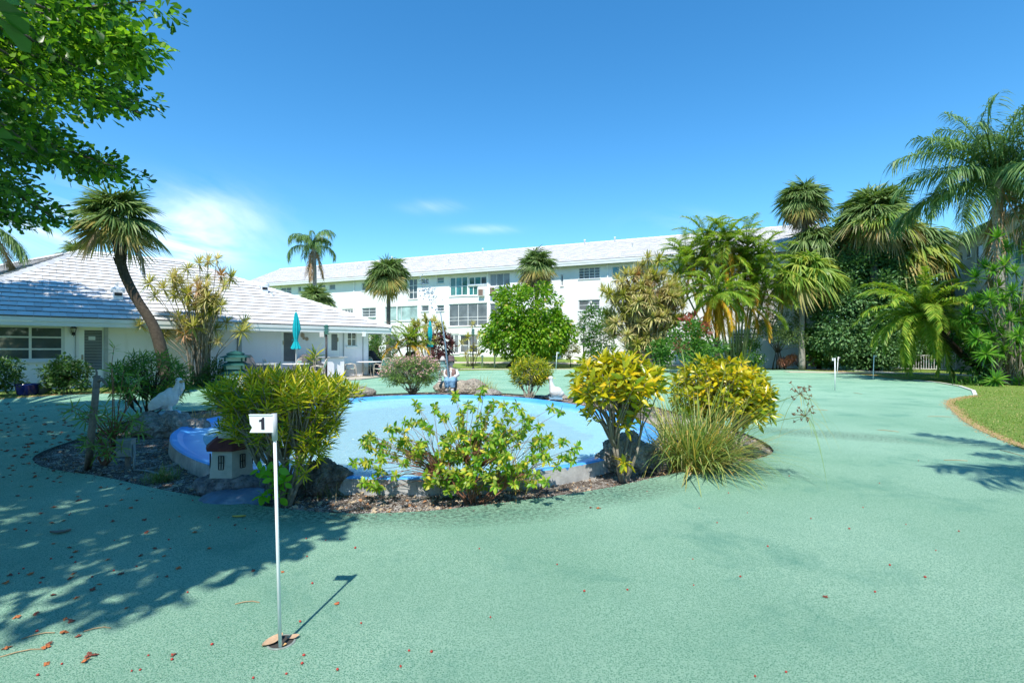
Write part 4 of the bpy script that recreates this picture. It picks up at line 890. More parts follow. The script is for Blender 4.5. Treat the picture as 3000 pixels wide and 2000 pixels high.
palm('cabbage_palm', 'big bushy cabbage palm with orange tinged lower fronds, left of the tall queen palm', [gnd(2563, 0, 33)] + T2([(2008, 620), (2006, 560), (2010, 500)], 33), .22, 'fan', 1.72,
     [(88, 8, 'g', SABG), (66, 11, 'g', SABG), (46, 12, 'g', SABG), (26, 12, 'y', SABG), (6, 11, 'y2', FANP), (-12, 9, 'o', SABO), (-32, 8, 'o', SABO)], 'cabbage palms', fr=fan)
palm('cabbage_palm', 'drooping lower fan palm tucked between the bushy cabbage palm and the side wing', [gnd(2672, 0, 34.5)] + T2([(2093, 640), (2093, 575)], 34.5), .18, 'fan', 1.8, [(70, 7, 'l', SABG), (50, 9, 'l', SABG), (28, 9, 'l', SABG), (6, 9, 'ly', FANP), (-16, 8, 'lo', SABY)], 'cabbage palms', fr=fansoft)
palm('cabbage_palm', 'small palm top showing just over the left hip of the bungalow roof', [gnd(236, 0, 36)] + T2([(185, 640), (185, 592)], 36), .15, 'fan', 1.05, [(75, 5, 'g', SABG), (45, 7, 'g', SABG), (20, 8, 'y', SABY)], 'cabbage palms', fr=fan)
palm('fan_palm', 'fan palm with clean grey trunk before the white end of the block', [gnd(2350, 0, 33.6)] + T2([(1841, 760), (1846, 680), (1848, 640)], 33.6), .17, 'fan', 1.62, [(80, 7, 'l', FANP), (58, 9, 'l', FANP), (35, 10, 'l', FANP), (12, 9, 'l', FANP), (-10, 5, 'ly2', SABY)], None, tm=RING, fr=fansoft)
palm('fan_palm', 'darker fan palm directly behind the fan palm with the clean grey trunk', [gnd(2400, 0, 35)] + T2([(1880, 640), (1872, 565)], 35), .15, 'fan', 1.35, [(75, 7, 'l', SABG), (50, 9, 'l', SABG), (25, 9, 'l', SABG), (0, 8, 'l', SABG)], None, tm=BARKD, fr=fansoft)
palm('queen_palm', 'slim queen palm with drooping feather fronds rising behind the bungalow roof', [gnd(921, 0, 38)] + T2([(723, 690), (722, 600), (720, 568)], 38), .17, 'q', .92, [(82, 5, 'g', QUG), (62, 6, 'g', QUG), (38, 6, 'g', QUG), (-60, 3, 'b', QUB)], 'queen palms', tm=RING, fr=queen2)
palm('queen_palm', 'tall queen palm with ringed grey trunk and long feather fronds at upper right', [gnd(2928, 0, 21.5)] + T2([(2295, 820), (2296, 600), (2292, 480), (2288, 412)], 21.5), .21, 'q', 1.52,
     [(84, 6, 'g', QUG), (66, 8, 'g', QUG), (44, 9, 'g', QUG), (20, 9, 'g', QUG), (-6, 6, 'g', QUG), (-76, 2, 'b', QUB)], 'queen palms', tm=RING, fr=queen)
palm('queen_palm', 'queen palm at the right edge with only its left fronds in the picture', [gnd(3180, 0, 22)] + T2([(2455, 620), (2450, 500)], 22), .19, 'q', 1.15, [(60, 5, 'g', QUG), (30, 7, 'g', QUG), (0, 6, 'g', QUG), (-30, 4, 'g', QUG)], 'queen palms', tm=RING, fr=queen)
palm('queen_palm', 'queen palm at the left edge with a few hanging fronds in the picture', [gnd(-60, 0, 21)] + T2([(-45, 600), (-50, 510)], 21), .17, 'q', .9, [(50, 5, 'g', QUG), (20, 7, 'g', QUG), (-10, 6, 'g', QUG), (-60, 4, 'b', QUB)], 'queen palms', tm=RING, fr=queen)
palm('queen_palm', 'queen palm standing outside the right edge whose fronds throw the feathered shadow', [Vector((6.6, 1.5, 0)), Vector((6.6, 1.5, 5.4))], .17, 'q', 1.0, [(50, 6, 'g', QUG), (25, 8, 'g', QUG), (5, 7, 'g', QUG)], 'queen palms', tm=RING, fr=queen)
palm('date_palm', 'leaning pygmy date palm whose dark trunk tilts left over the lawn', [G(2905, 1105), P(2830, 1050, 23.8), P(2765, 985, 23), P(2706, 925, 22.3)], .16, 'd', 1.55, [(78, 8, 'g', ARG), (55, 10, 'g', ARG), (32, 12, 'g', ARG), (8, 12, 'g', ARG), (-20, 10, 'g', ARG), (-50, 5, 'g', ARG)], None, tm=BARKD, fr=date, boots=24)
palm('date_palm', 'date palm with yellow drooping lower fronds right of the big tan dracaena', [gnd(2098, 0, 29)] + T2([(1648, 760), (1645, 680)], 29), .16, 'd', 1.35, [(75, 8, 'g', ARG), (50, 9, 'g', ARG), (25, 10, 'g', ARG), (0, 8, 'g', ARG), (-30, 6, 'y', ARY), (-58, 8, 'y', ARY)], None, tm=BARKD, fr=date)
def clump_palm(name, label, base, heads, Y, sc, classes, spread=1.0, group=None):
    root = thing(name, label, 'palm tree', base, 0, group)
    for i, (x, y) in enumerate(heads):
        yy = Y + random.uniform(-spread, spread); h = p2(x, y, yy) - base; b = Vector((h.x * .25, h.y * .25, 0)); m = MB(); m.tube([b, b.lerp(h, .5) + Vector((0, 0, .1)), h], [.07, .06, .05], 7); m.build('trunk', mat('cane_green', (.16, .19, .07), .6, .3, 5), root)
        for e, c, key, mt in classes:
            for k in range(c): link('frond', areca(e, key, mt, k % 2), root, h, (0, 0, (k + random.random()) / c * 6.28), sc * random.uniform(.8, 1.1))
    return root
clump_palm('areca_palm', 'large clump of areca palms with orange and dark fronds behind the tan dracaena', gnd(2160, 0, 33), [(1600, 610), (1655, 585), (1700, 620), (1735, 640), (1690, 690), (1560, 640), (1620, 560), (1745, 600), (1640, 640), (1575, 600), (1715, 570), (1760, 660), (1670, 560), (1720, 700)], 33, 1.12, [(80, 4, 'g', ARG), (55, 5, 'g', ARG), (25, 5, 'g', ARG), (-5, 3, 'g', ARG), (-35, 2, 'y', ARY)])
clump_palm('areca_palm', 'bright green areca palm clump just right of the bungalow eave', gnd(1205, 0, 31), [(935, 795), (915, 800), (955, 795), (940, 780)], 31, .72, [(82, 2, 'g', ARG), (60, 3, 'g', ARG), (35, 4, 'g', ARG), (10, 2, 'y', ARY)], .5)
# ------------------------------------------------------------ dracaenas
def dracaena(name, label, base, tips, m, L, seed, key, sr=.035, n=44, group=None, stemm=None, w=.03, base_r=.35, red=0):
    root = thing(name, label, 'dracaena', base, 0, group); mb = []
    for i, t in enumerate(tips):
        h = Vector(t) - base; a = random.uniform(0, 6.28); b = Vector((math.cos(a), math.sin(a), 0)) * random.uniform(0, base_r)
        b.x += h.x * .12; mid = b.lerp(h, .5) + Vector((h.x * -.12, h.y * -.1, abs(h.z) * .06)) + Vector((random.uniform(-.1, .1), random.uniform(-.1, .1), 0))
        q = MB(); pp = [b, b.lerp(mid, .5), mid, mid.lerp(h, .55) + Vector((0, 0, .03)), h]; q.tube(pp, [sr, sr * .9, sr * .75, sr * .6, sr * .5], 6); q.build('stem', stemm or STEM, root)
        mt = m[i % len(m)] if isinstance(m, list) else m
        d = (h - mid).normalized(); rot = Vector((0, 0, 1)).rotation_difference((d + Vector((0, 0, .9))).normalized()).to_euler()
        link('leaf_rosette', rosette(key + str(m.index(mt) if isinstance(m, list) else 0) + str(i % 3), mt, n, L, w, -.45, .35, seed + i % 3), root, h, rot, random.uniform(.8, 1.15))
    return root
c1 = lambda pts, Y, j=.8: [P(x / 3.136, 500 + y / 3.136, Y + random.uniform(-j, j)) for x, y in pts]
tlx = [(random.gauss(1860, 130), random.gauss(1330, 130)) for _ in range(26)]
tl = [(1370, 1030), (1500, 1080), (1610, 960), (1720, 900), (1830, 850), (1910, 830), (1990, 810), (2030, 960), (2120, 980), (1800, 1020), (1660, 1040), (1600, 1140), (1420, 1150), (1290, 1420), (2240, 1400), (1950, 1320), (1790, 1260),
      (1640, 1340), (1740, 1400), (1900, 1000), (2060, 1050), (1940, 1200), (2080, 1400), (1700, 1500), (1980, 1450), (1850, 1380), (1500, 1500), (2030, 1240), (1880, 1130), (2000, 1560), (1900, 1600), (1780, 1580), (1730, 1130)]
dracaena('dracaena', 'branching tan and yellow dracaena before the bungalow, beside the leaning palm', P(590, 1128, 19.5) * 1, c1(tl + tlx, 19.5), [DRY_, DRT, DRT, DRY_, DRT, DRT, DRT, DRR], .50, 1, 'dl', .020, 80, 'dracaenas', w=.044)
def ell_tips(cx, cy, rx, ry, n, Y, dY, lo=-1.0):
    out = []; k = 0
    while len(out) < n and k < 5000:
        k += 1; a = random.uniform(-1, 1); b = random.uniform(lo, 1)
        if a * a + b * b > 1: continue
        p = p2(cx + a * rx, cy - b * ry, Y + random.uniform(-1, 1) * dY * math.sqrt(1 - a * a - b * b) - .2)
        if all((p - q).length > .3 for q in out): out.append(p)
    return out
tb = [p2(1500 / S2 + x / (3.137 * S2), 600 / S2 + y / (3.137 * S2), 29 + random.uniform(-.8, .3)) for x, y in [(840, 790), (1250, 490), (1350, 510), (1200, 560), (1100, 650), (1010, 720), (900, 820), (1220, 760), (1440, 760), (1500, 850), (1100, 930), (960, 1080), (1180, 1020), (1310, 1000),
      (1500, 1050), (1400, 880), (1170, 1090), (1220, 1210), (1100, 1230), (1010, 980), (930, 1200), (1560, 940), (1330, 900), (1150, 1370), (1310, 1330), (1420, 1000), (1300, 660), (1380, 640), (1060, 800), (1240, 880)]]
tb += ell_tips(1480, 712, 90, 100, 135, 29.6, 1.9)
dracaena('dracaena', 'huge tan dracaena thicket with many spiky rosettes in the middle distance', gnd(1900, 0, 29.5), tb, [DRT, DRT, DRY_, DRT, DRT, DRT, DRY_, DRR], .74, 5, 'db', .045, 70, 'dracaenas', w=.075, base_r=.8)
dracaena('dracaena', 'tan dracaena between the areca palm and the second teal umbrella', gnd(1255, 0, 36), ell_tips(980, 765, 38, 42, 26, 36, 1.2), [DRT, DRY_, DRT], .65, 9, 'dm', .03, 54, 'dracaenas', w=.08)
dracaena('dracaena', 'thin tan dracaena by the white garden door and far lamp post', gnd(1372, 0, 39), [p2(x, y, 39) for x, y in [(1086, 745), (1060, 788), (1075, 775), (1100, 770), (1110, 790), (1085, 800), (1070, 815), (1100, 815), (1118, 772)]], [DRT, DRT, DRY_], .6, 12, 'dn', .03, 50, 'dracaenas', w=.07)
tr = [P(2100 + x / 2.24, 500 + y / 2.24, 19.5 + random.uniform(-1, 1)) for x, y in [(1840, 440), (1900, 510), (1890, 620), (1760, 640), (1820, 650), (1960, 660), (1700, 700), (1850, 760), (1940, 790), (1790, 840), (1880, 850), (1990, 880), (1740, 900), (1700, 1000), (1830, 1020), (1920, 980), (1800, 1100),
      (1980, 1080), (1710, 1100), (1880, 1180), (1770, 1200), (1960, 1220), (1830, 1370), (1990, 1400), (2040, 520), (2080, 640), (2100, 760), (2060, 900), (2100, 1060), (2080, 1200), (1680, 860), (1640, 960)]]
tr += [p2(x, y, 20) for x, y in [(2290, 690), (2320, 700), (2345, 730), (2270, 740), (2300, 770), (2335, 790), (2260, 800), (2290, 830), (2345, 850), (2240, 770), (2225, 720), (2250, 690)]]
dracaena('dracaena', 'tall green dracaena thicket filling the right edge before the queen palm trunk', gnd(2975, 0, 20), tr, DRG, .54, 15, 'dr', .03, 60, 'dracaenas', w=.058, base_r=.8)
# ------------------------------------------------------------ broadleaf crowns
def tree(name, label, cat, base, crowns, m, nleaf, size, nclump=90, rc=.5, trunks=((0, 0),), tr=.12, tm=None, tv=QTPL, tf=QF, hang=.1, mats2=None, group=None, flowers=None, limbs=10, crown='crown', shell=.7, zc=-.7):
    """trunk(s) with limbs reaching into a crown of separate leaves gathered in clumps"""
    root = thing(name, label, cat, base, 0, group); base = Vector(base); C_ = []; Rr = []
    tot = sum(r[0] * r[2] for c, r in crowns)
    for c, r in crowns:
        a, b = clumps(Vector(c) - base, r, max(6, int(nclump * r[0] * r[2] / tot)), rc, shell, zc); C_.append(a); Rr.append(b)
    C_ = np.concatenate(C_); Rr = np.concatenate(Rr); cen = C_.mean(0)
    V, Fc = cloud(C_, Rr, nleaf, size, tv, tf, hang=hang, cen=cen)
    k = len(tv) * 0 + (len(tf))
    me = npmesh(crown, V, Fc, m); link(crown, me, root)
    if mats2:
        m2, n2, s2 = mats2; o = C_[RNG.choice(len(C_), min(len(C_), 40))]; top = C_ + nrm(C_ - cen) * 0.25
        V, Fc = cloud(top, Rr * .8, n2, s2, tv, tf, hang=hang); tag(link('new_leaves', npmesh('new_leaves', V, Fc, m2), root), kind='stuff')
    if flowers:
        mf, nf, sf = flowers; top = C_ + nrm(C_ - cen) * Rr[:, None] * .8; V, Fc = cloud(top, Rr * .5, nf, sf, QTPL, QF, hang=-.2); tag(link('blossoms', npmesh('blossoms', V, Fc, mf), root), kind='stuff')
    mb = MB(); C2 = C_[RNG.choice(len(C_), min(len(C_), limbs), replace=False)]
    for i, (tx, ty) in enumerate(trunks):
        sp = Vector((tx * .3 + cen[0] * .3, ty * .3 + cen[1] * .3, max(.1, cen[2] * .42)))
        mb.tube(curve_pts((tx, ty, -.05), sp, 0, 5, tr * .3), [tr * (1.2 - .1 * k) for k in range(6)], 8)
        for q in C2[i::len(trunks)]: mb.tube(curve_pts(sp, q, 0, 5, .06 + tr * .4, 0.0), [tr * .6, tr * .45, tr * .35, tr * .25, tr * .18, tr * .1], 5)
    mb.build('trunk' if cat == 'tree' else 'stems', tm or BARK, root); return root
MANG = leafmat('mango_leaf', [(.05, .14, .008), (.09, .22, .012), (.16, .32, .02), (.24, .36, .02), (.07, .17, .01)], .38, .4)
MANT = leafmat('mango_tips', [(.45, .30, .10), (.40, .38, .05), (.36, .42, .04)], .6, .4)
tree('mango_tree', 'dense mango tree with yellow green leaves and tan tips in front of the block', 'tree', gnd(1545, 0, 38), [(p2(1215, 715, 38), (2.7, 2.4, 2.2)), (p2(1180, 765, 37.6), (2.3, 2.2, 1.7)), (p2(1255, 770, 37.7), (2.1, 2, 1.6)), (p2(1215, 790, 37.2), (2.6, 1.8, 1.0))], MANG, 15000, .30, 170, .55, ((-.6, 0), (.7, .2), (-1.6, .1)), .10, BARKD, hang=.45, mats2=(MANT, 900, .26), zc=-.9)
DKG = leafmat('dark_green_leaf', [(.022, .07, .02), (.045, .115, .03), (.08, .17, .045)], .4, .2); MIDG = leafmat('mid_green_leaf', [(.03, .10, .012), (.06, .16, .02), (.11, .23, .03)], .42, .35)
FIG = leafmat('conifer_green', [(.05, .13, .05), (.09, .19, .065), (.16, .28, .09)], .55, .25)
tree('broadleaf_tree', 'dense dark green tree with layered foliage under the two cabbage palms', 'tree', gnd(2520, 0, 34), [(p2(1990, 612, 34), (2.2, 1.8, 2.1)), (p2(1915, 660, 34.4), (1.7, 1.5, 2.1)), (p2(2050, 665, 34), (1.9, 1.6, 1.9)), (p2(1990, 650, 34), (2.2, 2.0, 2.5)), (p2(1960, 720, 33.6), (2.6, 2.0, 2.0)), (p2(2040, 730, 33.6), (2.0, 1.9, 2.0)), (p2(1935, 770, 33.3), (1.9, 1.6, 1.1)), (p2(2010, 795, 33.3), (2.5, 1.6, 1.0))], FIG, 40000, .25, 340, .65, ((0, 0), (.8, .2)), .15, BARKD, zc=-1)
tree('shrub', 'dark shrub mass at the foot of the layered green tree', 'shrub', gnd(2560, 0, 32.6), [(p2(2000, 808, 32.6), (2.4, .9, .9)), (p2(2050, 790, 32.8), (1.4, .9, 1.2))], FIG, 10000, .20, 120, .5, ((0, 0),), .05, BARKD, zc=-1)
tree('broadleaf_tree', 'shadowy green tree behind the drooping fan palm, left of the side wing', 'tree', gnd(2690, 0, 37), [(p2(2100, 710, 37), (2.8, 1.4, 2.4)), (p2(2040, 650, 36.5), (2.4, 1.4, 2.6)), (p2(1930, 600, 36.2), (1.9, 1.2, 2.8))], FIG, 18000, .30, 170, .7, ((0, 0),), .14, BARKD, zc=-1)
tree('shrub', 'white flowering shrub between the mango tree and the tan dracaena', 'shrub', gnd(1750, 0, 36), [(p2(1370, 750, 36), (1.25, 1.0, 1.35)), (p2(1375, 795, 36), (1.15, 1, .8))], MIDG, 4200, .17, 70, .38, ((0, 0), (.4, 0), (-.3, 0)), .04, BARKD, flowers=(mat('white_petal', (.82, .82, .78), .7), 260, .16), zc=-.9)
tree('tree', 'small thin crape myrtle tree against the white wall behind the red ground cover', 'tree', gnd(2275, 0, 35.5), [(p2(1790, 745, 35.5), (1.9, 1.0, 1.0)), (p2(1760, 765, 33), (1.2, .8, .8)), (p2(1825, 770, 33), (1.0, .8, .8))], leafmat('myrtle_leaf', [(.06, .11, .03), (.12, .18, .06)], .5, .3), 4200, .13, 80, .32, ((-.3, 0), (0, 0), (.3, .1), (.6, 0)), .045, mat('myrtle_bark', (.12, .10, .085), .8, .2), limbs=26)
tree('shrub', 'white blossoming bush under the ground floor window right of the yellow crotons', 'shrub', gnd(2190, 0, 33.5), [(p2(1718, 812, 33.5), (1.3, .8, .8))], MIDG, 2600, .14, 40, .3, ((0, 0),), .03, BARKD, flowers=(mat('white_petal', (.82, .82, .78), .7), 130, .12), zc=-.9)
REDL = leafmat('red_leaf', [(.22, .05, .04), (.34, .10, .07), (.16, .05, .03)], .5, .3); PINKB = leafmat('rusty_leaf', [(.30, .13, .09), (.22, .10, .07), (.38, .20, .14)], .6, .3)
tree('shrub', 'low rusty red ground cover round the foot of the grey trunked fan palm', 'shrub', gnd(2345, 0, 34.3), [(p2(1835, 829, 34.3), (1.3, .5, .4)), (p2(1815, 832, 34.3), (.8, .4, .32))], PINKB, 2200, .11, 40, .2, ((0, 0),), .02, BARKD, zc=-.6)
tree('shrub', 'dark purple leaved plant beside the second teal umbrella', 'shrub', gnd(1290, 0, 35), [(p2(1012, 800, 35), (.75, .5, .9))], leafmat('purple_leaf', [(.07, .02, .03), (.11, .035, .04), (.05, .03, .03)], .5, .25), 700, .28, 16, .35, ((0, 0),), .03, BARKD, zc=-.9)
tree('shrub', 'clipped dark green dome bush at the corner of the bungalow', 'shrub', gnd(1118, 0, 29.5), [(p2(877, 805, 29.5), (.82, .8, 1.0)), (p2(877, 835, 29.5), (.85, .8, .7))], DKG, 7500, .07, 200, .16, ((0, 0),), .05, BARKD, shell=.93, zc=-1)
tree('hedge', 'low clipped hedge under the small window behind the covered grill', 'hedge', gnd(1036, 0, 27.5), [(p2(808, 822, 27.5), (.5, .4, .5)), (p2(826, 822, 27.5), (.5, .4, .5))], MIDG, 3000, .07, 90, .15, ((0, 0),), .04, BARKD, shell=.9, zc=-1)
tree('shrub', 'light green shrub between the bungalow corner and the clipped dome bush', 'shrub', gnd(1092, 0, 31.5), [(p2(857, 795, 31.5), (.5, .4, .9))], MANG, 900, .16, 20, .3, ((0, 0),), .03, BARKD, zc=-.9)
HEDG = leafmat('hedge_leaf', [(.020, .06, .012), (.04, .10, .02), (.08, .16, .03)], .45, .25)
tree('shrub', 'dark green rounded shrub against the bungalow wall below the door lantern', 'shrub', gnd(197, 0, 15.8), [(p2(145, 852, 15.8), (.62, .4, .42)), (p2(165, 868, 15.7), (.62, .4, .4)), (p2(125, 872, 15.8), (.4, .35, .3))], HEDG, 3400, .10, 90, .17, ((0, 0), (.2, 0)), .02, BARKD, zc=-.9)
tree('shrub', 'dark shrub cut by the left edge of the picture, left of the blue pot', 'shrub', gnd(-5, 0, 15.0), [(p2(-5, 865, 15.0), (.68, .4, .48))], HEDG, 2200, .10, 60, .17, ((0, 0),), .02, BARKD, zc=-.9)
tree('shrub', 'dark bush under the branching dracaena beside the green tiered lantern', 'shrub', gnd(630, 0, 19.0), [(p2(492, 862, 19.0), (.45, .4, .6)), (p2(470, 885, 18.8), (.9, .4, .28))], HEDG, 3000, .09, 70, .18, ((0, 0),), .02, BARKD, zc=-1)
tree('shrub', 'small yellow green shrub on the far lawn under the mango tree edge', 'shrub', gnd(1672, 0, 39), [(p2(1312, 805, 39), (.75, .5, .75))], DRY_, 700, .16, 20, .25, ((0, 0),), .03, BARKD, zc=-.8)
tree('shrub', 'leafy green shrubs below the date palm behind the right yellow croton', 'shrub', gnd(2040, 0, 24), [(p2(1590, 780, 24), (1.1, .8, .7)), (p2(1560, 810, 23), (1.3, .8, .6)), (p2(1630, 805, 24), (.8, .6, .5))], MIDG, 3800, .17, 60, .35, ((0, 0),), .03, BARKD, zc=-1)
tree('shrub', 'reddish cordyline leaves rising between the dracaena and the date palm', 'shrub', gnd(2010, 0, 28), [(p2(1592, 760, 28), (.5, .4, .7))], REDL, 160, .34, 14, .35, ((0, 0),), .03, BARKD, zc=-.9)
tree('shrub', 'dark backdrop foliage beyond the white railing at right', 'shrub', gnd(2830, 0, 37), [(p2(2170, 765, 37), (3.6, 1.2, 1.5)), (p2(2250, 775, 33), (2.6, 1.4, 1.5)), (p2(2120, 795, 38), (2.2, 1.0, 1.2))], MIDG, 9500, .26, 120, .6, ((0, 0),), .06, BARKD, zc=-1)
tree('shrub', 'leafy green undergrowth at the right edge beneath the green dracaenas', 'shrub', gnd(2990, 0, 21), [(p2(2325, 840, 21), (1.5, .8, .8)), (p2(2352, 780, 22), (1.7, .9, 2.2)), (p2(2290, 800, 22.5), (1.2, .8, 1.2))], MIDG, 7500, .18, 110, .45, ((0, 0),), .04, BARKD, zc=-1)
tree('shrub', 'green shrubs and ferns behind the kerb left of the thin far flags', 'shrub', gnd(2440, 0, 34), [(p2(1905, 815, 34), (1.5, .6, .75)), (p2(1880, 785, 35), (1.4, .6, 1.1))], MIDG, 3400, .2, 60, .35, ((0, 0),), .03, BARKD, zc=-1)
# ------------------------------------------------------------ the big tree overhead at left
BIGL = leafmat('paddle_leaf', [(.02, .075, .012), (.05, .15, .015), (.12, .26, .02), (.03, .10, .015), (.07, .17, .03)], .35, .5)
BIGY = leafmat('paddle_leaf_young', [(.14, .28, .02), (.22, .36, .03), (.09, .22, .02)], .4, .55)
PAD = np.array([[0, 0, 0], [.5, -.17, .03], [.85, -.25, .0], [1, 0, -.05], [.85, .25, .0], [.5, .17, .03]], float); PADF = np.array([[0, 1, 2, 3], [0, 3, 4, 5]])
bt = thing('shade_tree', 'large broadleaf tree overhanging the upper left corner with paddle shaped leaves', 'tree', (-11.6, 3.6, 0))
bt0 = Vector((-11.6, 3.6, 0))
mass = [(-60, -40), (180, -40), (320, -15), (270, 15), (215, 40), (240, 70), (300, 90), (310, 130), (260, 150), (205, 140), (190, 175), (280, 215), (300, 262), (235, 235), (170, 225), (130, 250), (105, 290), (120, 330), (230, 378), (180, 385), (90, 350), (30, 380), (40, 430), (90, 478), (40, 460), (-10, 450), (-60, 500)]
vis = []
while len(vis) < 330:
    x, y = random.uniform(-60, 345), random.uniform(-40, 560)
    if inside((x, y), mass): vis.append(p2(x, y, random.uniform(5.6, 8.6)))
arms = [((40, 40), (332, 2), 5.9), ((60, 100), (338, 122), 6.1), ((60, 170), (328, 262), 6.9), ((120, 190), (318, 232), 7.2), ((40, 330), (284, 408), 7.4), ((20, 300), (268, 385), 7.0), ((0, 420), (132, 506), 7.6), ((120, 130), (300, 160), 6.4), ((-30, 470), (30, 500), 7.8)]
tips = []; limbs_ = []
for a, b, Y in arms:
    A = p2(*a, Y + .6); Bp = p2(*b, Y); limbs_.append((A, Bp))
    for k in range(13): t = k / 12; tips.append(A.lerp(Bp, t) + Vector((random.uniform(-.12, .12), random.uniform(-.3, .3), random.uniform(-.10, .12) * (1.2 - t))))
shade = [g2(*p).to_2d() for p in [(-700, 1385), (-100, 1380), (0, 1372), (280, 1352), (400, 1310), (560, 1262), (690, 1222), (700, 1180), (680, 1130), (620, 1060), (520, 1000), (440, 975), (455, 935), (300, 920), (0, 930), (-500, 945)]]
hid = []; sx_ = SUN.x / -SUN.z; sy_ = SUN.y / -SUN.z
def unseen(p): return p.y < -.4 or abs(p.x / max(.05, p.y - .4)) > 1.02 + 1.0 / max(.5, p.y) and abs(p.x / max(.05, p.y)) > 1.12 or (p.z - H) / max(.05, p.y) > .80 + .9 / max(.5, p.y)
k = 0
while len(hid) < 700 and k < 60000:
    k += 1; x, y = random.uniform(-15, 0), random.uniform(2, 15)
    if not inside((x, y), shade): continue
    z = random.uniform(3.2, 8.5); p = Vector((x - sx_ * z, y - sy_ * z, z))
    if unseen(p) and p.x < -1.6: hid.append(p)
k = 0
while k < 420:
    rp = roofpt(random.uniform(-350, 430), random.uniform(835, 940)) if k % 3 else wl.pt(wl.s_at(random.uniform(-200, 520)), random.uniform(0, 2.2))
    if rp.x > -8 : continue
    if k % 3 and (rp - HC).dot(-hu) < 8.6 + random.uniform(0, 1.5) + (rp.z - 2.5) * 2.2: continue
    z = rp.z + random.uniform(4.5, 10.5); h = z - rp.z; p = Vector((rp.x - sx_ * h, rp.y - sy_ * h, z)); k += 1
    if unseen(p): hid.append(p)
def paddles(pts, r, n, size, m, nm, kind=None):
    pts = np.array([list(p - bt0) for p in pts]); V, Fc = cloud(pts, r, n, size, PAD, PADF, out=.5, up=.6, jit=.7, hang=.15, cen=(0, 0, 4)); o = link(nm, npmesh(nm, V, Fc, m), bt)
    return tag(o, kind=kind)
paddles(vis[:250], .27, 6600, .115, BIGL, 'crown'); paddles(tips, .17, 4400, .11, BIGL, 'crown'); paddles(hid, .50, 74000, .21, BIGL, 'crown')
paddles([p2(x, y, Y) for x, y, Y in [(300, 105, 6.0), (320, 120, 6.0), (270, 90, 6.0), (240, 100, 6.0), (210, 80, 6.0), (325, 95, 6.0), (60, 40, 5.8), (20, 25, 5.7), (130, 60, 6), (180, 210, 6), (230, 235, 6.1), (140, 240, 6), (130, 350, 6.8), (60, 150, 5.8), (200, 120, 6), (160, 75, 6), (90, 230, 6), (250, 395, 7.1), (20, 90, 5.8), (45, 180, 6), (250, 130, 6), (110, 110, 6), (280, 110, 6)]], .28, 1000, .125, BIGY, 'new_leaves', 'stuff')
mb = MB(); hub = Vector((0.2, .2, 2.6)); mb.tube([(0, 0, -.1), (.05, .1, 1.2), hub], [.34, .28, .26], 12)
ms = [Vector(q) for q in [(2.4, 2.0, 4.6), (1.5, -2.5, 5.0), (4.5, .2, 5.6), (-.5, 4, 5.0), (3.2, -3.8, 5.6), (1.6, 4.2, 6.5), (5.8, -2.8, 5.9)]]
for q in ms: mb.tube(curve_pts(hub, q, 0, 6, .12), [.2, .18, .15, .13, .11, .09, .08], 8)
def near(p): return min(ms, key=lambda q: (q - p).length)
for A, Bp in limbs_: q = near(A - bt0); mb.tube([q, q.lerp(A - bt0, .5) + Vector((0, 0, .1)), A - bt0, (A - bt0).lerp(Bp - bt0, .5), Bp - bt0], [.08, .06, .045, .025, .008], 6)
for p in random.sample(hid, 90) + random.sample(vis, 60): q = near(p - bt0); mb.tube(curve_pts(q, p - bt0, 0, 3, .12), [.05, .035, .02, .01], 5)
mb.build('trunk', BARK, bt)
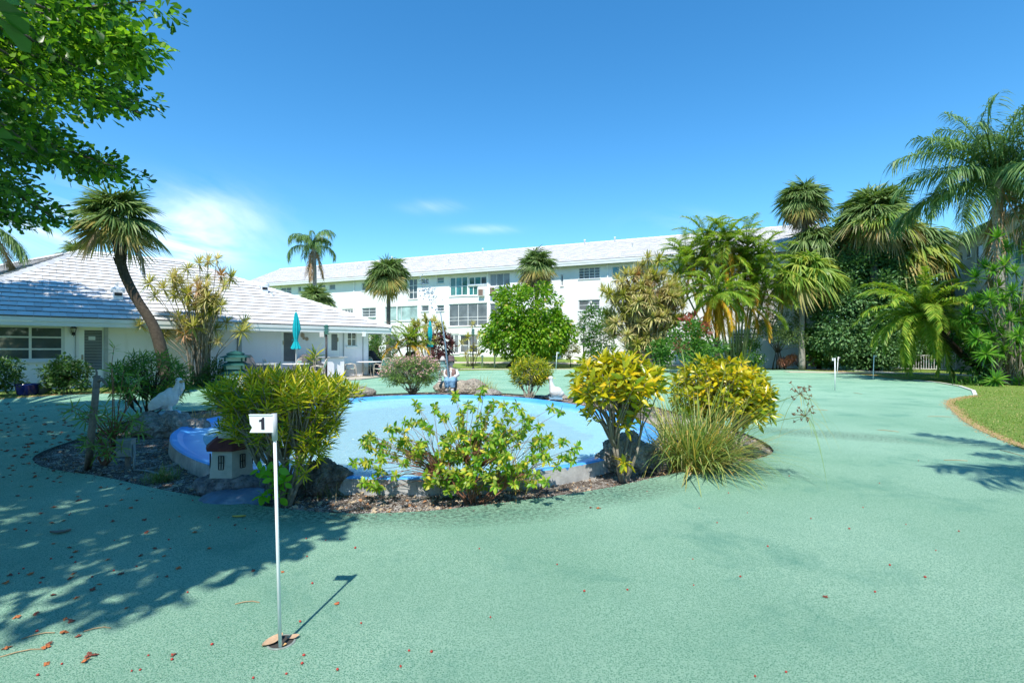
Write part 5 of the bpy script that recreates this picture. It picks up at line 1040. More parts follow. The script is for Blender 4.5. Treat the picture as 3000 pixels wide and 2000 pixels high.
# ------------------------------------------------------------ near plants with leaves one can pick apart
def leafy(name, label, cat, base, tips, lm, tv, tf, size, whorl, sm, sr=.012, nmax=300, up=.4, zj=(-.3, .9), merge=.5, droop=0.0, loft=0.0, extra=0, group=None):
    """stems branch from the base; each tip carries a whorl of leaves; the nearest ones are objects of their own"""
    base = Vector(base); root = thing(name, label, cat, base, 0, group); mb = MB(); pos = []; dr = []
    hubs = []
    for i in range(max(3, len(tips) // 9)):
        t = Vector(random.choice(tips)) - base; hubs.append(t * random.uniform(.35, .55) * merge * 1.6)
    for h in hubs:
        b = Vector((h.x * .08, h.y * .08, -.05)); mb.tube(curve_pts(b, h, 0, 5, .03), [sr * 1.6, sr * 1.4, sr * 1.3, sr * 1.2, sr * 1.1, sr], 6)
    for t in tips:
        t = Vector(t) - base; h = min(hubs, key=lambda q: (q - t).length + random.uniform(0, .15)); c = curve_pts(h, t, 0, 4, .025, .05); mb.tube(c, [sr * .8, sr * .6, sr * .5, sr * .4, sr * .3], 5)
        ax = (c[-1] - c[-2]).normalized(); ax = (ax + Vector((0, 0, loft))).normalized()
        for k in range(whorl):
            a = k * 2.399 + random.uniform(-.4, .4); f = k / whorl; z = zj[0] + (zj[1] - zj[0]) * f
            u = ax.cross(Vector((.3, .8, .5))).normalized(); v = ax.cross(u); d = (u * math.cos(a) + v * math.sin(a)) * math.sqrt(max(0.05, 1 - min(1, z * z))) + ax * z
            d.z -= droop; pos.append(t - ax * size * .55 * (1 - f)); dr.append(d)
    mb.build('stems', sm, root); pos = np.array([list(p) for p in pos]); dr = np.array([list(p) for p in dr]); n = len(pos)
    s = size * RNG.uniform(.65, 1.15, n); Rm = frames(dr, np.tile([0, 0, 1.0], (n, 1)) * up + rdir(n) * .5)
    cam_l = np.array([0, 0, H]) - np.array(list(base)); order = np.argsort(np.linalg.norm(pos - cam_l, axis=1)); near_, far_ = order[:nmax], order[nmax:]
    me = npmesh('leaf', tv, tf, lm)
    for i in near_:
        o = link('leaf', me, root); Mx = Matrix([list(Rm[i][r]) for r in range(3)]); o.location = pos[i]; o.rotation_euler = Mx.to_euler(); o.scale = (s[i],) * 3
    if len(far_):
        V, Fc = scatter(tv, tf, pos[far_], Rm[far_], s[far_]); tag(link('foliage', npmesh('foliage', V, Fc, lm), root), kind='stuff')
    return root
CRO = leafmat('croton_broad', [(.12, .22, .012), (.58, .46, .012), (.40, .38, .012), (.64, .40, .012), (.42, .38, .015), (.09, .18, .012), (.50, .42, .015), (.20, .28, .01)], .28, .32, blotch=((.07, .17, .01, 1), 14, .62), spec=.6)
CRN = leafmat('croton_narrow', [(.04, .13, .010), (.18, .27, .010), (.62, .50, .012), (.06, .17, .010), (.46, .42, .012), (.06, .16, .01), (.52, .44, .015)], .35, .32, blotch=((.40, .36, .02, 1), 16, .60))
CRD = leafmat('croton_dark', [(.03, .10, .01), (.06, .17, .012), (.10, .23, .015)], .35, .32)
LAN = leafmat('lantana_leaf', [(.09, .25, .015), (.15, .32, .02), (.30, .40, .03), (.10, .26, .015), (.58, .48, .05), (.12, .26, .03), (.40, .40, .10)], .42, .4)
BL = leaf_tpl(.17, .06, -.10); SL = leaf_tpl(.052, .02, -.20); OV = leaf_tpl(.24, .05, -.14)
def shell_tips(c, r, n, zlo=-.5, zhi=1.0, mind=.1, inner=.35):
    out = []; k = 0
    while len(out) < n and k < 20000:
        k += 1; d = rdir(1, zlo, zhi)[0] * (random.uniform(inner ** 3, 1) ** (1 / 3)); p = Vector(c) + Vector((d[0] * r[0], d[1] * r[1], d[2] * r[2]))
        if all((p - q).length > mind for q in out): out.append(p)
    return out
b2 = g2(1437, 1108, -.04); t_ = shell_tips(p2(1410, 868, 5.35), (.53, .5, .27), 105, -.8, 1, .075) + [p2(1355, 950, 5.2), p2(1350, 938, 5.25), p2(1425, 960, 5.2), p2(1460, 945, 5.2), p2(1478, 930, 5.25), p2(1445, 975, 5.15), p2(1405, 815, 5.3), p2(1425, 822, 5.2), p2(1385, 830, 5.3), p2(1432, 1062, 5.2)]
leafy('croton', 'yellow broad leaved croton with bare grey stems in front of the coral boulder', 'croton', b2, t_, CRO, BL, LT_TRI, .135, 13, STEM, .014, loft=.6, group='crotons in the island bed')
b3 = g2(1680, 1052, -.03); t_ = shell_tips(p2(1652, 893, 6.75), (.67, .6, .44), 190, -.85, 1, .075) + shell_tips(p2(1722, 920, 6.7), (.32, .4, .36), 40, -.9, .5, .08)
leafy('croton', 'bushy golden croton behind the tall sedge at the right end of the bed', 'croton', b3, t_, CRO, BL, LT_TRI, .135, 12, STEM, .014, loft=.6, group='crotons in the island bed')
b1 = g2(655, 1162, -.05); t_ = shell_tips(p2(655, 904, 4.7), (.70, .5, .215), 210, -.7, 1, .06, .5) + shell_tips(p2(645, 965, 4.7), (.58, .4, .23), 80, -.9, .3, .08) + shell_tips(p2(720, 1000, 4.6), (.22, .25, .2), 14, -.9, .3, .08) + [p2(700, 1085, 4.4), p2(690, 1060, 4.4), p2(735, 1040, 4.5), p2(760, 1000, 4.55), p2(520, 935, 4.4), p2(505, 900, 4.5), p2(720, 820, 5.3), p2(725, 810, 5.3)]
leafy('croton', 'large narrow leaved green and yellow croton behind the number 1 flag', 'croton', b1, t_, CRN, leaf_tpl(.06, .02, -.06), LT_TRI, .125, 21, STEM, .013, loft=1.2, zj=(.0, .97), group='crotons in the island bed')
b4 = g2(1085, 1158, -.05)
tl = [(1000, 930), (1020, 950), (960, 935), (1045, 910), (1075, 925), (1105, 905), (1130, 930), (1160, 925), (1175, 960), (1200, 940), (1270, 935), (1240, 975), (1265, 1000), (1300, 1010), (1330, 1025), (1310, 1050), (1225, 1020), (1190, 1000), (1150, 985), (1100, 970), (1060, 980), (1020, 1000), (985, 985),
      (940, 970), (905, 980), (850, 1000), (830, 1020), (865, 1040), (840, 1065), (870, 1085), (830, 1110), (860, 1120), (905, 1050), (940, 1040), (930, 1010), (960, 1060), (990, 1075), (1010, 1110), (1040, 1090), (1070, 1060), (1100, 1040), (1130, 1060), (1160, 1045), (1180, 1075), (1210, 1060), (1120, 1100), (1150, 1110), (1080, 1120), (1040, 1040), (1005, 1040),
      (1190, 1100), (1235, 1090), (1100, 1010), (1140, 1015), (1165, 1020), (1070, 1020), (1060, 945), (1120, 950), (885, 1020), (1215, 975), (1030, 1130), (1090, 1080), (1245, 1045), (975, 1015), (1000, 1055)]
leafy('lantana_bush', 'loose leafy shrub with reddish stems in the middle of the bed front', 'shrub', b4, [p2(x, y, random.uniform(4.4, 5.0)) for x, y in tl] + [p2(x + random.uniform(-22, 22), y + random.uniform(-20, 20), random.uniform(4.4, 5.1)) for x, y in tl + tl[22:]] + [p2(1085 + random.gauss(0, 95), random.uniform(985, 1120), random.uniform(4.35, 5.0)) for _ in range(110)], LAN, OV, LT_TRI, .062, 15, STEMR, .005, zj=(-.8, .8), droop=.15)
b5 = g2(338, 966, -.03); t_ = shell_tips(p2(345, 872, 9.9), (.75, .6, .55), 120, -.7, 1, .09, .6)
leafy('croton', 'shaded dark green narrow leaved croton left of the pelican statue', 'croton', b5, t_, CRD, SL, LT_TRI, .20, 16, BARKD, .014, nmax=200, loft=.4, group='crotons in the island bed')
b6 = g2(1215, 918, 0); t_ = shell_tips(p2(1218, 853, 14.3), (.62, .5, .44), 230, -.8, 1, .055, .5)
leafy('croton', 'small round yellow green croton on the far pool rim left of the goose', 'croton', b6, t_, CRN, leaf_tpl(.075, .02, -.15), LT_TRI, .16, 13, STEM, .010, nmax=60, loft=.4, group='crotons in the island bed')
OLE = leafmat('oleander_leaf', [(.07, .15, .03), (.12, .22, .04), (.19, .30, .07)], .45, .35); PINK = mat('pink_petal', (.68, .38, .35), .6, .2, 30)
b7 = g2(948, 905, 0); t_ = shell_tips(p2(948, 853, 14.9), (1.02, .65, .52), 270, -.85, 1, .06, .5)
leafy('oleander', 'pink flowering oleander bush on the far pool rim', 'shrub', b7, t_, OLE, leaf_tpl(.07, .02, -.15), LT_TRI, .13, 12, STEM, .012, nmax=40, loft=.3)
ro = bpy.data.objects[-1] if False else [o for o in bpy.data.objects if o.name.startswith('oleander') and o.parent is None][0]
c_ = np.array([list(p - ro.location + Vector((0, -.04, .03))) for p in t_ if p.z > .55 + random.random() * .5]); V, Fc = cloud(c_, .07, 1500, .05, hang=-.3); tag(link('blossoms', npmesh('blossoms', V, Fc, PINK), ro), kind='stuff')
# arching oleander by the stake, small plants on the bed
b8 = g2(232, 1066, -.04); tl = [(262, 795), (258, 845), (285, 850), (300, 880), (280, 905), (240, 930), (215, 940), (195, 950), (250, 960), (270, 970), (290, 985), (300, 1000), (230, 985), (205, 1000), (190, 1020), (265, 1010), (245, 1030), (220, 1040), (280, 1030), (180, 960), (320, 870), (330, 975), (315, 960), (160, 930), (210, 1025), (250, 1045), (300, 955)]
leafy('oleander', 'sparse arching oleander stems leaning round the dead stake in the shade', 'shrub', b8, [p2(x, y, random.uniform(5.6, 6.2)) for x, y in tl] + [p2(x + random.uniform(-15, 15), y + random.uniform(-5, 25), random.uniform(5.8, 6.3)) for x, y in tl[5:]], OLE, leaf_tpl(.06, .02, -.1), LT_TRI, .15, 9, STEMR, .010, nmax=200, zj=(-.2, .95))
t_ = [p2(x, y, 4.45) for x, y in [(590, 1078), (607, 1082), (640, 1075), (598, 1094), (640, 1120), (625, 1100), (645, 1145), (615, 1140), (600, 1140), (655, 1110)]]
leafy('seedling', 'bright green round leaved seedling at the foot of the narrow croton', 'plant', g2(615, 1150, -.04), t_, leafmat('lime_leaf', [(.14, .38, .02), (.20, .46, .03)], .4, .5), leaf_tpl(.30, .03, -.08), LT_TRI, .10, 5, STEM, .006, zj=(-.2, .5))
# sedge and grasses
def grass(name, label, base, n, Lr, m, spread=.12, w=.010, zmin=.35, droop=.9, bias=None, cat='grass clump', group=None, segs=6, n0=60):
    base = Vector(base); root = thing(name, label, cat, base, 0, group)
    d = rdir(n, zmin, 1.0)
    if bias is not None: d = nrm(d + np.array(bias)[None] * RNG.uniform(0, 1, (n, 1)))
    b = np.concatenate([RNG.normal(0, spread, (n, 2)), np.zeros((n, 1))], 1); L = RNG.uniform(*Lr, n); dp = droop * RNG.uniform(.2, 1.5, n)
    V, Fc = straps(b[n0:], d[n0:], L[n0:], w, dp[n0:], segs); tag(link('blades', npmesh('blades', V, Fc, m), root), kind='stuff')
    for i in range(n0):
        V, Fc = straps(b[i:i + 1], d[i:i + 1], L[i:i + 1], w * 1.1, dp[i:i + 1], segs); link('blade', npmesh('blade', V, Fc, m), root)
    return root
SDG = leafmat('sedge_blade', [(.11, .20, .05), (.19, .29, .08), (.34, .32, .09), (.14, .24, .06), (.50, .33, .08), (.22, .30, .11)], .5, .3)
sb = g2(1590, 1082, -.04)
grass('sedge', 'tall umbrella sedge clump with arching blades spilling over the turf', sb, 950, (.8, 1.8), SDG, .13, .0125, .48, .55, (.42, -.05, .25), group='grassy clumps in the bed', n0=120)
grass('sedge', 'dry thatch at the foot of the tall sedge clump', sb + Vector((.05, -.02, 0)), 260, (.15, .55), DEADL, .18, .011, .05, .9, (.2, -.1, 0), n0=0, group='grassy clumps in the bed')
def seed_head(p, label, base):
    root = thing('sedge_flower', label, 'sedge stalk', base); q = p - base; mb = MB(); mid = q * .5 + Vector((-.05, 0, .16)); mb.tube([Vector((0, 0, 0)), q * .25 + Vector((-.03, 0, .12)), mid, q * .8 + Vector((0, 0, .09)), q], [.005, .005, .004, .004, .003], 5); mb.build('stalk', mat('stalk_green', (.13, .2, .05), .5), root)
    d = rdir(11, -.5, .8) + np.array([.5, 0, 0]); V, Fc = straps(np.tile(list(q), (11, 1)), d, RNG.uniform(.18, .62, 11), .006, 1.1, 7); link('bract', npmesh('bract', V, Fc, SDG), root)
    mb = MB()
    for k in range(16):
        v = Vector(rdir(1, -.6, 1)[0]) * random.uniform(.06, .14); c = q + v; mb.tube([q, c], .0015, 4)
        for j in range(5): e = Vector(rdir(1)[0]); mb.tube([c, c + e * .022], [.0055, .002], 4)
    tag(mb.build('seed_heads', mat('seed_brown', (.17, .075, .03), .8, .3), root), kind='stuff')
seed_head(p2(1836, 905, 5.1), 'upper drooping sedge stalk with brown seed clusters over the turf', sb); seed_head(p2(1850, 955, 5.3), 'lower sedge stalk with brown seed clusters over the turf', sb + Vector((.08, 0, 0)))
seed_head(p2(1560, 800, 6.2), 'upright sedge stalk with brown seed head before the golden croton', sb + Vector((-.05, .1, 0)))
grass('grass_clump', 'small shaded clump of green and straw grass near the lighthouse model', g2(372, 1104, -.04), 320, (.14, .30), leafmat('tuft_blade', [(.09, .15, .03), (.16, .22, .05), (.28, .22, .11)], .6, .3), .06, .006, .5, .5, n0=20, group='grassy clumps in the bed')
grass('grass_clump', 'straw coloured grass tuft on the far pool rim right of the boy statue', g2(1112, 905, 0), 420, (.5, 1.05), leafmat('straw_blade', [(.38, .32, .10), (.30, .30, .08), (.46, .38, .16)], .6, .3), .12, .010, .35, .7, (.25, 0, .1), n0=20, group='grassy clumps in the bed')
grass('grass_clump', 'dark drooping grass at the right foot of the narrow croton', g2(735, 1135, -.04), 150, (.35, .85), leafmat('dark_blade', [(.06, .10, .03), (.12, .14, .05), (.2, .15, .07)], .5, .3), .06, .008, .4, 1.0, (.6, .5, .2), n0=20, group='grassy clumps in the bed')
grass('grass_clump', 'thin green sedge blades rising behind the loose lantana shrub', g2(1190, 1128, -.04), 60, (.5, .95), SDG, .05, .006, .6, .5, (.5, .2, .2), n0=20, group='grassy clumps in the bed')
grass('grass_clump', 'brown dry grass beside the coral rock under the pelican', g2(470, 962, -.03), 300, (.12, .35), DEADL, .22, .012, .2, .6, n0=0, group='grassy clumps in the bed')
grass('agave', 'low spiky dark bromeliads on the lawn beneath the leaning date palm', G(2860, 1128), 90, (.3, .55), MIDG, .3, .05, .4, .15, n0=20, cat='plant', segs=3)
# ------------------------------------------------------------ rocks and garden ornaments in the island bed
def m_coral(name, a, b, sc=9):
    t = NT(name); tc = t.n('ShaderNodeTexCoord').outputs['Object']; n = t.noise(sc, 8, .75, tc); n2 = t.noise(sc * 5, 5, .7, tc); v = t.n('ShaderNodeTexVoronoi'); v.inputs['Scale'].default_value = sc * 3; t.l(tc, v.inputs['Vector'])
    c = t.ramp(n, [(.36, b), (.62, a)]); c = t.mix(t.ramp(v.outputs['Distance'], [(0, (.9, .9, .9)), (.22, (0, 0, 0))]), c, tuple(x * .35 for x in b) + (1,))
    return t.done(t.bsdf(c, .95, t.bump(t.math('ADD', n2, v.outputs['Distance']), .9, .03), .1))
COR = m_coral('coral_rock', (.42, .40, .35), (.16, .15, .135)); COR2 = m_coral('coral_rock_tan', (.46, .41, .33), (.20, .17, .14), 6)
def rock(label, c, r, seed, m=COR, voxel=None, rough=.14, rough2=.05, parts=3, fs=3.2):
    c = Vector(c); r = Vector(r); mb = MB(); rr = random.Random(seed); mb.ell((0, 0, r.z * .75), r, nu=16, nv=10)
    for k in range(parts): a = rr.uniform(0, 6.28); mb.ell((math.cos(a) * r.x * .5, math.sin(a) * r.y * .5, r.z * rr.uniform(.35, .9)), (r.x * .6, r.y * .6, r.z * .6), nu=12, nv=8)
    s = max(r); o = organic(mb, 'rock', m, voxel or s / 26, None, 5, rough * s, fs / s * .6, rough2 * s, seed); o.location = c; return tag(o, label, 'rock', 'rocks round the island bed')
rock('big pitted grey coral boulder behind the bare stems of the yellow croton', g2(1432, 1092, -.1), (.30, .27, .29), 1, rough=.35, rough2=.12)
rock('smaller coral boulder right of the big one at the foot of the sedge', g2(1500, 1086, -.1), (.22, .2, .18), 2, rough=.3, rough2=.1)
rock('long flat tan rock slab on the pool rim behind the sedge', g2(1535, 985, -.05), (.52, .22, .13), 3, COR2)
rock('brain coral rock beside the narrow croton, darkened with age', g2(742, 1148, -.12), (.27, .22, .25), 4, m_coral('coral_dark', (.30, .29, .26), (.10, .095, .08), 12), rough=.3, rough2=.14)
rock('wide craggy coral rock carrying the pelican statue', g2(388, 1003, -.08), (.54, .36, .25), 5, rough=.3, rough2=.12)
rock('grey rock on the pool rim under the goose statue', g2(1275, 918, -.08), (.42, .3, .10), 6, COR2)
rock('small dark rock at the far pool rim behind the narrow croton', g2(832, 912, -.05), (.42, .28, .17), 7)
rock('tan boulder on the pool rim beside the boy statue', P(1375, 1130, 15.6) * 1 + Vector((0, 0, -.3)), (.55, .4, .30), 8, COR2)
rock('rock seat under the boy statue at the far pool rim', g2(1038, 900, -.1), (.42, .34, .22), 9, COR2)
rock('flat grey rock right of the tan boulder by the far rim', P(1432, 1148, 15.2) + Vector((0, 0, -.15)), (.42, .3, .14), 10)
# lighthouse-like garden house
STC = mat('painted_cast_stone', (.44, .43, .38), .85, .1, 6, .3, 40, .1, dirt=(.25, .24, .2, 1), dscale=4, dthr=(.52, .8)); MAR = mat('maroon_shingle', (.13, .035, .035), .8, .25, 20, .6, 60)
lh = thing('lighthouse_model', 'small white model lighthouse with maroon skirt roof in the shade behind the croton', 'garden ornament', p2(532, 1087, 5.05)); 
s = 5.05 / 1150; hx = lambda r0, z0, r1, z1, mb, mi=0, n=6: mb.lathe([(r0, z0), (r1, z1)], n=n, smooth=False, mi=mi)
mb = MB(); hx(50 * s, 0, 44 * s, 62 * s, mb); mb.build('wall', STC, lh)
mb = MB(); mb.lathe([(56 * s, 60 * s), (57 * s, 66 * s), (36 * s, 84 * s), (34 * s, 86 * s)], n=6, smooth=False)
for k in range(5): mb.lathe([((57 - k * 4.4) * s + .004, (66 + k * 3.8) * s), ((57 - k * 4.4) * s - .004, (66.7 + k * 3.8) * s)], n=6, smooth=False)
mb.build('skirt_roof', MAR, lh)
def m_brick():
    t = NT('white_brick_print'); tc = t.n('ShaderNodeTexCoord').outputs['Object']; b = t.n('ShaderNodeTexBrick'); b.inputs['Scale'].default_value = 18; b.inputs['Color1'].default_value = (.58, .57, .52, 1); b.inputs['Color2'].default_value = (.5, .5, .46, 1); b.inputs['Mortar'].default_value = (.2, .2, .18, 1); b.inputs['Mortar Size'].default_value = .012
    mp = t.n('ShaderNodeMapping'); mp.inputs['Rotation'].default_value = (R_(90), 0, 0); t.l(tc, mp.inputs['Vector']); t.l(mp.outputs[0], b.inputs['Vector']); return t.done(t.bsdf(b.outputs['Color'], .85))
mb = MB(); hx(31 * s, 84 * s, 25 * s, 150 * s, mb); mb.build('tower', m_brick(), lh); mb = MB(); mb.lathe([(33 * s, 150 * s), (33 * s, 154 * s), (20 * s, 156 * s), (20 * s, 172 * s), (26 * s, 173 * s), (2 * s, 190 * s)], n=6, smooth=False); mb.build('lantern_room', MAR, lh)
for k in range(6):
    a = math.pi / 3 * k + math.pi / 6; r = 43.5 * s; c = Vector((math.cos(a) * r, math.sin(a) * r, 34 * s)); u = Vector((-math.sin(a), math.cos(a), 0)); nn = Vector((math.cos(a), math.sin(a), 0)); mb = MB(); w, h = 11 * s, 30 * s
    c = c - nn * .012
    for x in (-.5, 0, .5): mb.obox(c + u * (x * w - .002) - Vector((0, 0, h / 2)), u * .005, nn * .012, Vector((0, 0, h)))
    for z in (-.5, 0, .5): mb.obox(c - u * w / 2 + Vector((0, 0, z * h - .002)), u * w, nn * .0125, Vector((0, 0, .005)))
    mb.build('window', DARK, lh)
rb = organic(MB().ell((0, 0, 0), (.34, .27, .13)).ell((.12, -.05, -.02), (.28, .22, .13)).ell((-.14, 0, .02), (.2, .22, .12)), 'painted_rock', m_coral('painted_rock', (.30, .30, .31), (.05, .055, .065), 7), .015, None, 3, .05, 5, .02, 3)
rb.location = p2(532, 1110, 5.05); tag(rb, 'dark painted rock base carrying the model lighthouse', 'rock', 'rocks round the island bed')
bp = organic(MB().ell((0, 0, 0), (.36, .26, .10)), 'blue_base', mat('blue_grey_paint', (.10, .17, .26), .5, .3, 5, dirt=(.3, .33, .36, 1)), .015, None, 3, .02, 4, .01, 6); bp.location = p2(545, 1148, 4.75); tag(bp, 'blue grey painted plinth at the turf edge beneath the lighthouse rock', 'plinth')
# stake, electrical box
mb = MB(); mb.tube([g2(201, 1085, -.1), p2(209, 1000, 5.7), p2(218, 920, 5.7), p2(223, 862, 5.7)], [.040, .036, .034, .032], 8); st = thing('dead_stake', 'weathered dead trunk stake standing in the shaded end of the bed', 'stake', g2(201, 1085, 0)); o = mb.build('post', mat('grey_wood', (.20, .17, .14), .9, .3, 20, .8, 30, .1), st, loc=-g2(201, 1085, 0))
mb = MB(); a = p2(222, 880, 5.7) - st.location; mb.tube([a, a + Vector((.05, 0, .05)), a + Vector((.12, 0, -.02))], [.025, .02, .012], 6); mb.tube([a, a + Vector((.0, 0, .13)), a + Vector((-.03, 0, .2))], [.015, .01, .003], 6); mb.build('stub_branch', MC['grey_wood'], st)
eb = thing('electrical_box', 'grey weatherproof electrical box on a short post in the bed', 'electrical box', g2(293, 1078, -.04)); s6 = 5.75 / 1150; BX = mat('grey_pvc', (.22, .25, .24), .6, .15, 9)
mb = MB(); mb.box((-.02, 0, .26), (.16, .10, .19), .2); mb.box((-.02, 0, .362), (.175, .115, .012), .2); mb.box((-.02, -.054, .26), (.13, .01, .15), .2); mb.build('box', BX, eb); mb = MB(); mb.box((-.02, .03, .08), (.05, .03, .2), .2); mb.build('post', mat('grey_wood', (.2, .17, .14)), eb); mb = MB(); mb.tube([(.075, 0, .30), (.08, 0, .1), (.09, -.02, .0)], .014, 7); mb.tube([(.09, -.02, .0), (.3, -.1, .01), (.55, -.25, .01)], .012, 6); mb.build('conduit', BX, eb)
# ------------------------------------------------------------ statues
SW = mat('statue_white', (.62, .63, .62), .6, .12, 14, .35, 30, .3, dirt=(.34, .34, .32, 1), dscale=5); BEAK = mat('statue_beak', (.42, .30, .12), .6, .15, 9); SBL = mat('statue_blue_base', (.22, .38, .50), .6, .2, 9)
def statue(name, label, cat, loc, rz=0): return thing(name, label, cat, loc, rz)
pl = statue('pelican_statue', 'white pelican statue standing on the craggy coral rock, head turned right', 'statue', p2(390, 949, 8.55)); k = 8.55 / 1150
def V3(x, y, z=0): return Vector(((x - 390) * k, z, (949 - y) * k))
mb = MB(); mb.ell(V3(380, 918), (.19, .14, .15), Matrix.Rotation(R_(-38), 4, 'Y').to_quaternion()); mb.ell(V3(369, 925), (.15, .11, .10), Matrix.Rotation(R_(-30), 4, 'Y').to_quaternion()); mb.ell(V3(392, 912), (.12, .12, .17))
mb.tube([V3(352, 941), V3(362, 933), V3(376, 924)], [.02, .07, .10], 10); mb.tube([V3(395, 915), V3(402, 900), V3(408, 888), V3(410, 879), V3(411, 874)], [.105, .075, .052, .048, .05], 12); mb.ell(V3(411, 873), (.058, .05, .048)); mb.tube([V3(385, 935), V3(385, 945)], [.04, .03], 8); mb.tube([V3(395, 933, -.05), V3(397, 945, -.05)], [.035, .03], 8)
organic(mb, 'body', SW, .012, pl, 4, .012, 9, .006, 2)
for sy in (-1, 1):
    mb = MB(); mb.ell(V3(372, 922, sy * .115), (.20, .035, .10), Matrix.Rotation(R_(-38), 4, 'Y').to_quaternion()); 
    for j in range(5): mb.tube([V3(385 - j * 3, 912 + j * 4, sy * .12), V3(356 + j, 936 + j, sy * .09)], [.022, .008], 6)
    organic(mb, 'wing', SW, .010, pl, 2, .006, 12, .004, 3)
mb = MB(); mb.tube([V3(414, 873), V3(420, 880), V3(421, 892), V3(414, 905), V3(406, 914)], [.028, .026, .022, .017, .008], 8); mb.tube([V3(414, 878), V3(416, 888), V3(411, 900)], [.03, .028, .014], 8); organic(mb, 'bill', SW, .008, pl, 2)
mb = MB(); mb.ell(V3(417, 876), (.045, .038, .03)); mb.build('forehead', BEAK, pl); mb = MB(); mb.ell(V3(409, 872, -.048), (.008, .006, .008)); mb.ell(V3(409, 872, .048), (.008, .006, .008)); mb.build('eyes', DARK, pl)
mb = MB(); mb.lathe([(.16, -.02), (.17, .0), (.15, .04), (.02, .05)], V3(390, 949), 16); mb.build('base', SBL, pl)
gs = statue('goose_statue', 'small white goose statue facing left on the far pool rim', 'statue', p2(1273, 914, 13.9)); k2 = 13.9 / 1150
def V4(x, y, z=0): return Vector(((x - 1273) * k2, z, (914 - y) * k2))
mb = MB(); mb.ell(V4(1277, 900), (.19, .15, .15)); mb.ell(V4(1285, 904), (.14, .12, .10)); mb.tube([V4(1272, 900), V4(1268, 888), V4(1266, 878), V4(1266, 870)], [.13, .085, .06, .055], 10); mb.ell(V4(1265, 868), (.075, .06, .06)); mb.tube([V4(1276, 908), V4(1276, 914)], [.08, .08], 8); organic(mb, 'body', SW, .016, gs, 3, .01, 7, .005, 5)
mb = MB(); mb.tube([V4(1261, 868), V4(1254, 870)], [.03, .012], 8); mb.build('bill', mat('goose_bill', (.55, .33, .1), .5), gs); mb = MB(); mb.ell(V4(1264, 866, -.058), (.01, .006, .01)); mb.build('eye', DARK, gs); mb = MB(); mb.box(V4(1276, 914), (.36, .3, .05)); mb.build('base', SBL, gs)
# boy fishing: one fused figure, clothing as its parts
by = thing('boy_statue', 'painted statue of a seated boy fishing in hat, brown vest and blue jeans', 'statue', p2(1036, 898, 15.6), R_(0)); k3 = 15.6 / 1467
def Q(x, y, z=0): return Vector(((x - 1326) * k3, z, (1145 - y) * k3))      # photo pixels (3000) to statue space
SKIN = mat('statue_skin', (.60, .48, .40), .6, .08, 20); JEAN = mat('statue_jeans', (.17, .33, .50), .7, .2, 25, .3, 60); VEST = mat('statue_vest', (.22, .13, .11), .7, .15, 20); HAT = mat('statue_hat', (.13, .085, .085), .8, .25, 30, .5, 50); SHIRT = mat('statue_shirt', (.66, .66, .64), .65, .06, 15)
mb = MB(); mb.ell(Q(1324, 1063), (.105, .11, .12)); mb.ell(Q(1323, 1068, -.02), (.09, .09, .09)); mb.tube([Q(1325, 1072), Q(1326, 1080)], [.06, .07], 10); mb.ell(Q(1323, 1064, -.115), (.018, .025, .022)); mb.ell(Q(1334, 1063, 0), (.02, .03, .035)); mb.ell(Q(1314, 1063, 0), (.02, .03, .035))
mb.tube([Q(1326, 1078), Q(1326, 1110)], [.13, .16], 14); mb.ell(Q(1326, 1086), (.19, .12, .07))
for sx in (-1, 1):
    mb.tube([Q(1326 + sx * 15, 1085), Q(1326 + sx * 19, 1097, -.03), Q(1326 + sx * 12, 1103, -.18), Q(1326 + sx * 4, 1104, -.26)], [.065, .058, .048, .036], 10)
    for j in range(4): mb.tube([Q(1326 + sx * 3, 1103, -.26), Q(1326 - sx * 2, 1103 + j * 1.6, -.30)], [.016, .012], 6)
    mb.tube([Q(1326 + sx * 8, 1112, 0), Q(1326 + sx * 8, 1110, -.32)], [.10, .085], 12); mb.tube([Q(1326 + sx * 8, 1110, -.32), Q(1326 + sx * 8, 1134, -.33)], [.085, .055], 12); mb.tube([Q(1326 + sx * 8, 1134, -.33), Q(1326 + sx * 8, 1139, -.33), Q(1326 + sx * 8, 1140, -.43)], [.045, .045, .035], 10)
organic(mb, 'body', SKIN, .014, by, 3)
mb = MB(); mb.tube([Q(1326, 1079), Q(1326, 1086), Q(1326, 1112)], [.085, .165, .175], 16)
for sx in (-1, 1): mb.tube([Q(1326 + sx * 13, 1084), Q(1326 + sx * 19.5, 1097, -.03), Q(1326 + sx * 12, 1102.5, -.19)], [.078, .075, .060], 12)
organic(mb, 'shirt', SHIRT, .013, by, 2, .008, 12, .004, 4)
mb = MB()
for sx in (-1, 1): mb.tube([Q(1326 + sx * 9, 1080, -.10), Q(1326 + sx * 9, 1092, -.125), Q(1326 + sx * 8, 1106, -.13)], [.055, .08, .07], 10)
organic(mb, 'vest', VEST, .012, by, 2)
mb = MB()
for sx in (-1, 1): mb.tube([Q(1326 + sx * 8, 1112, .08), Q(1326 + sx * 8, 1110, -.30), Q(1326 + sx * 8, 1113, -.345), Q(1326 + sx * 8, 1132, -.335)], [.115, .10, .10, .075], 14)
organic(mb, 'jeans', JEAN, .013, by, 2, .012, 11, .006, 7)
mb = MB()
for sx in (-1, 1): mb.ell(Q(1326 + sx * 8, 1139, -.38), (.055, .11, .045))
mb.build('shoes', mat('statue_shoe', (.45, .42, .4), .7), by)
mb = MB(); mb.lathe([(.205, -.01), (.21, .01), (.13, .03), (.125, .11), (.11, .155), (.03, .165)], Q(1324, 1056), 20); mb.build('hat', HAT, by); mb = MB(); mb.ell(Q(1325, 1060, .03), (.115, .11, .10)); mb.build('hair', mat('statue_hair', (.12, .08, .06), .8), by)
mb = MB()
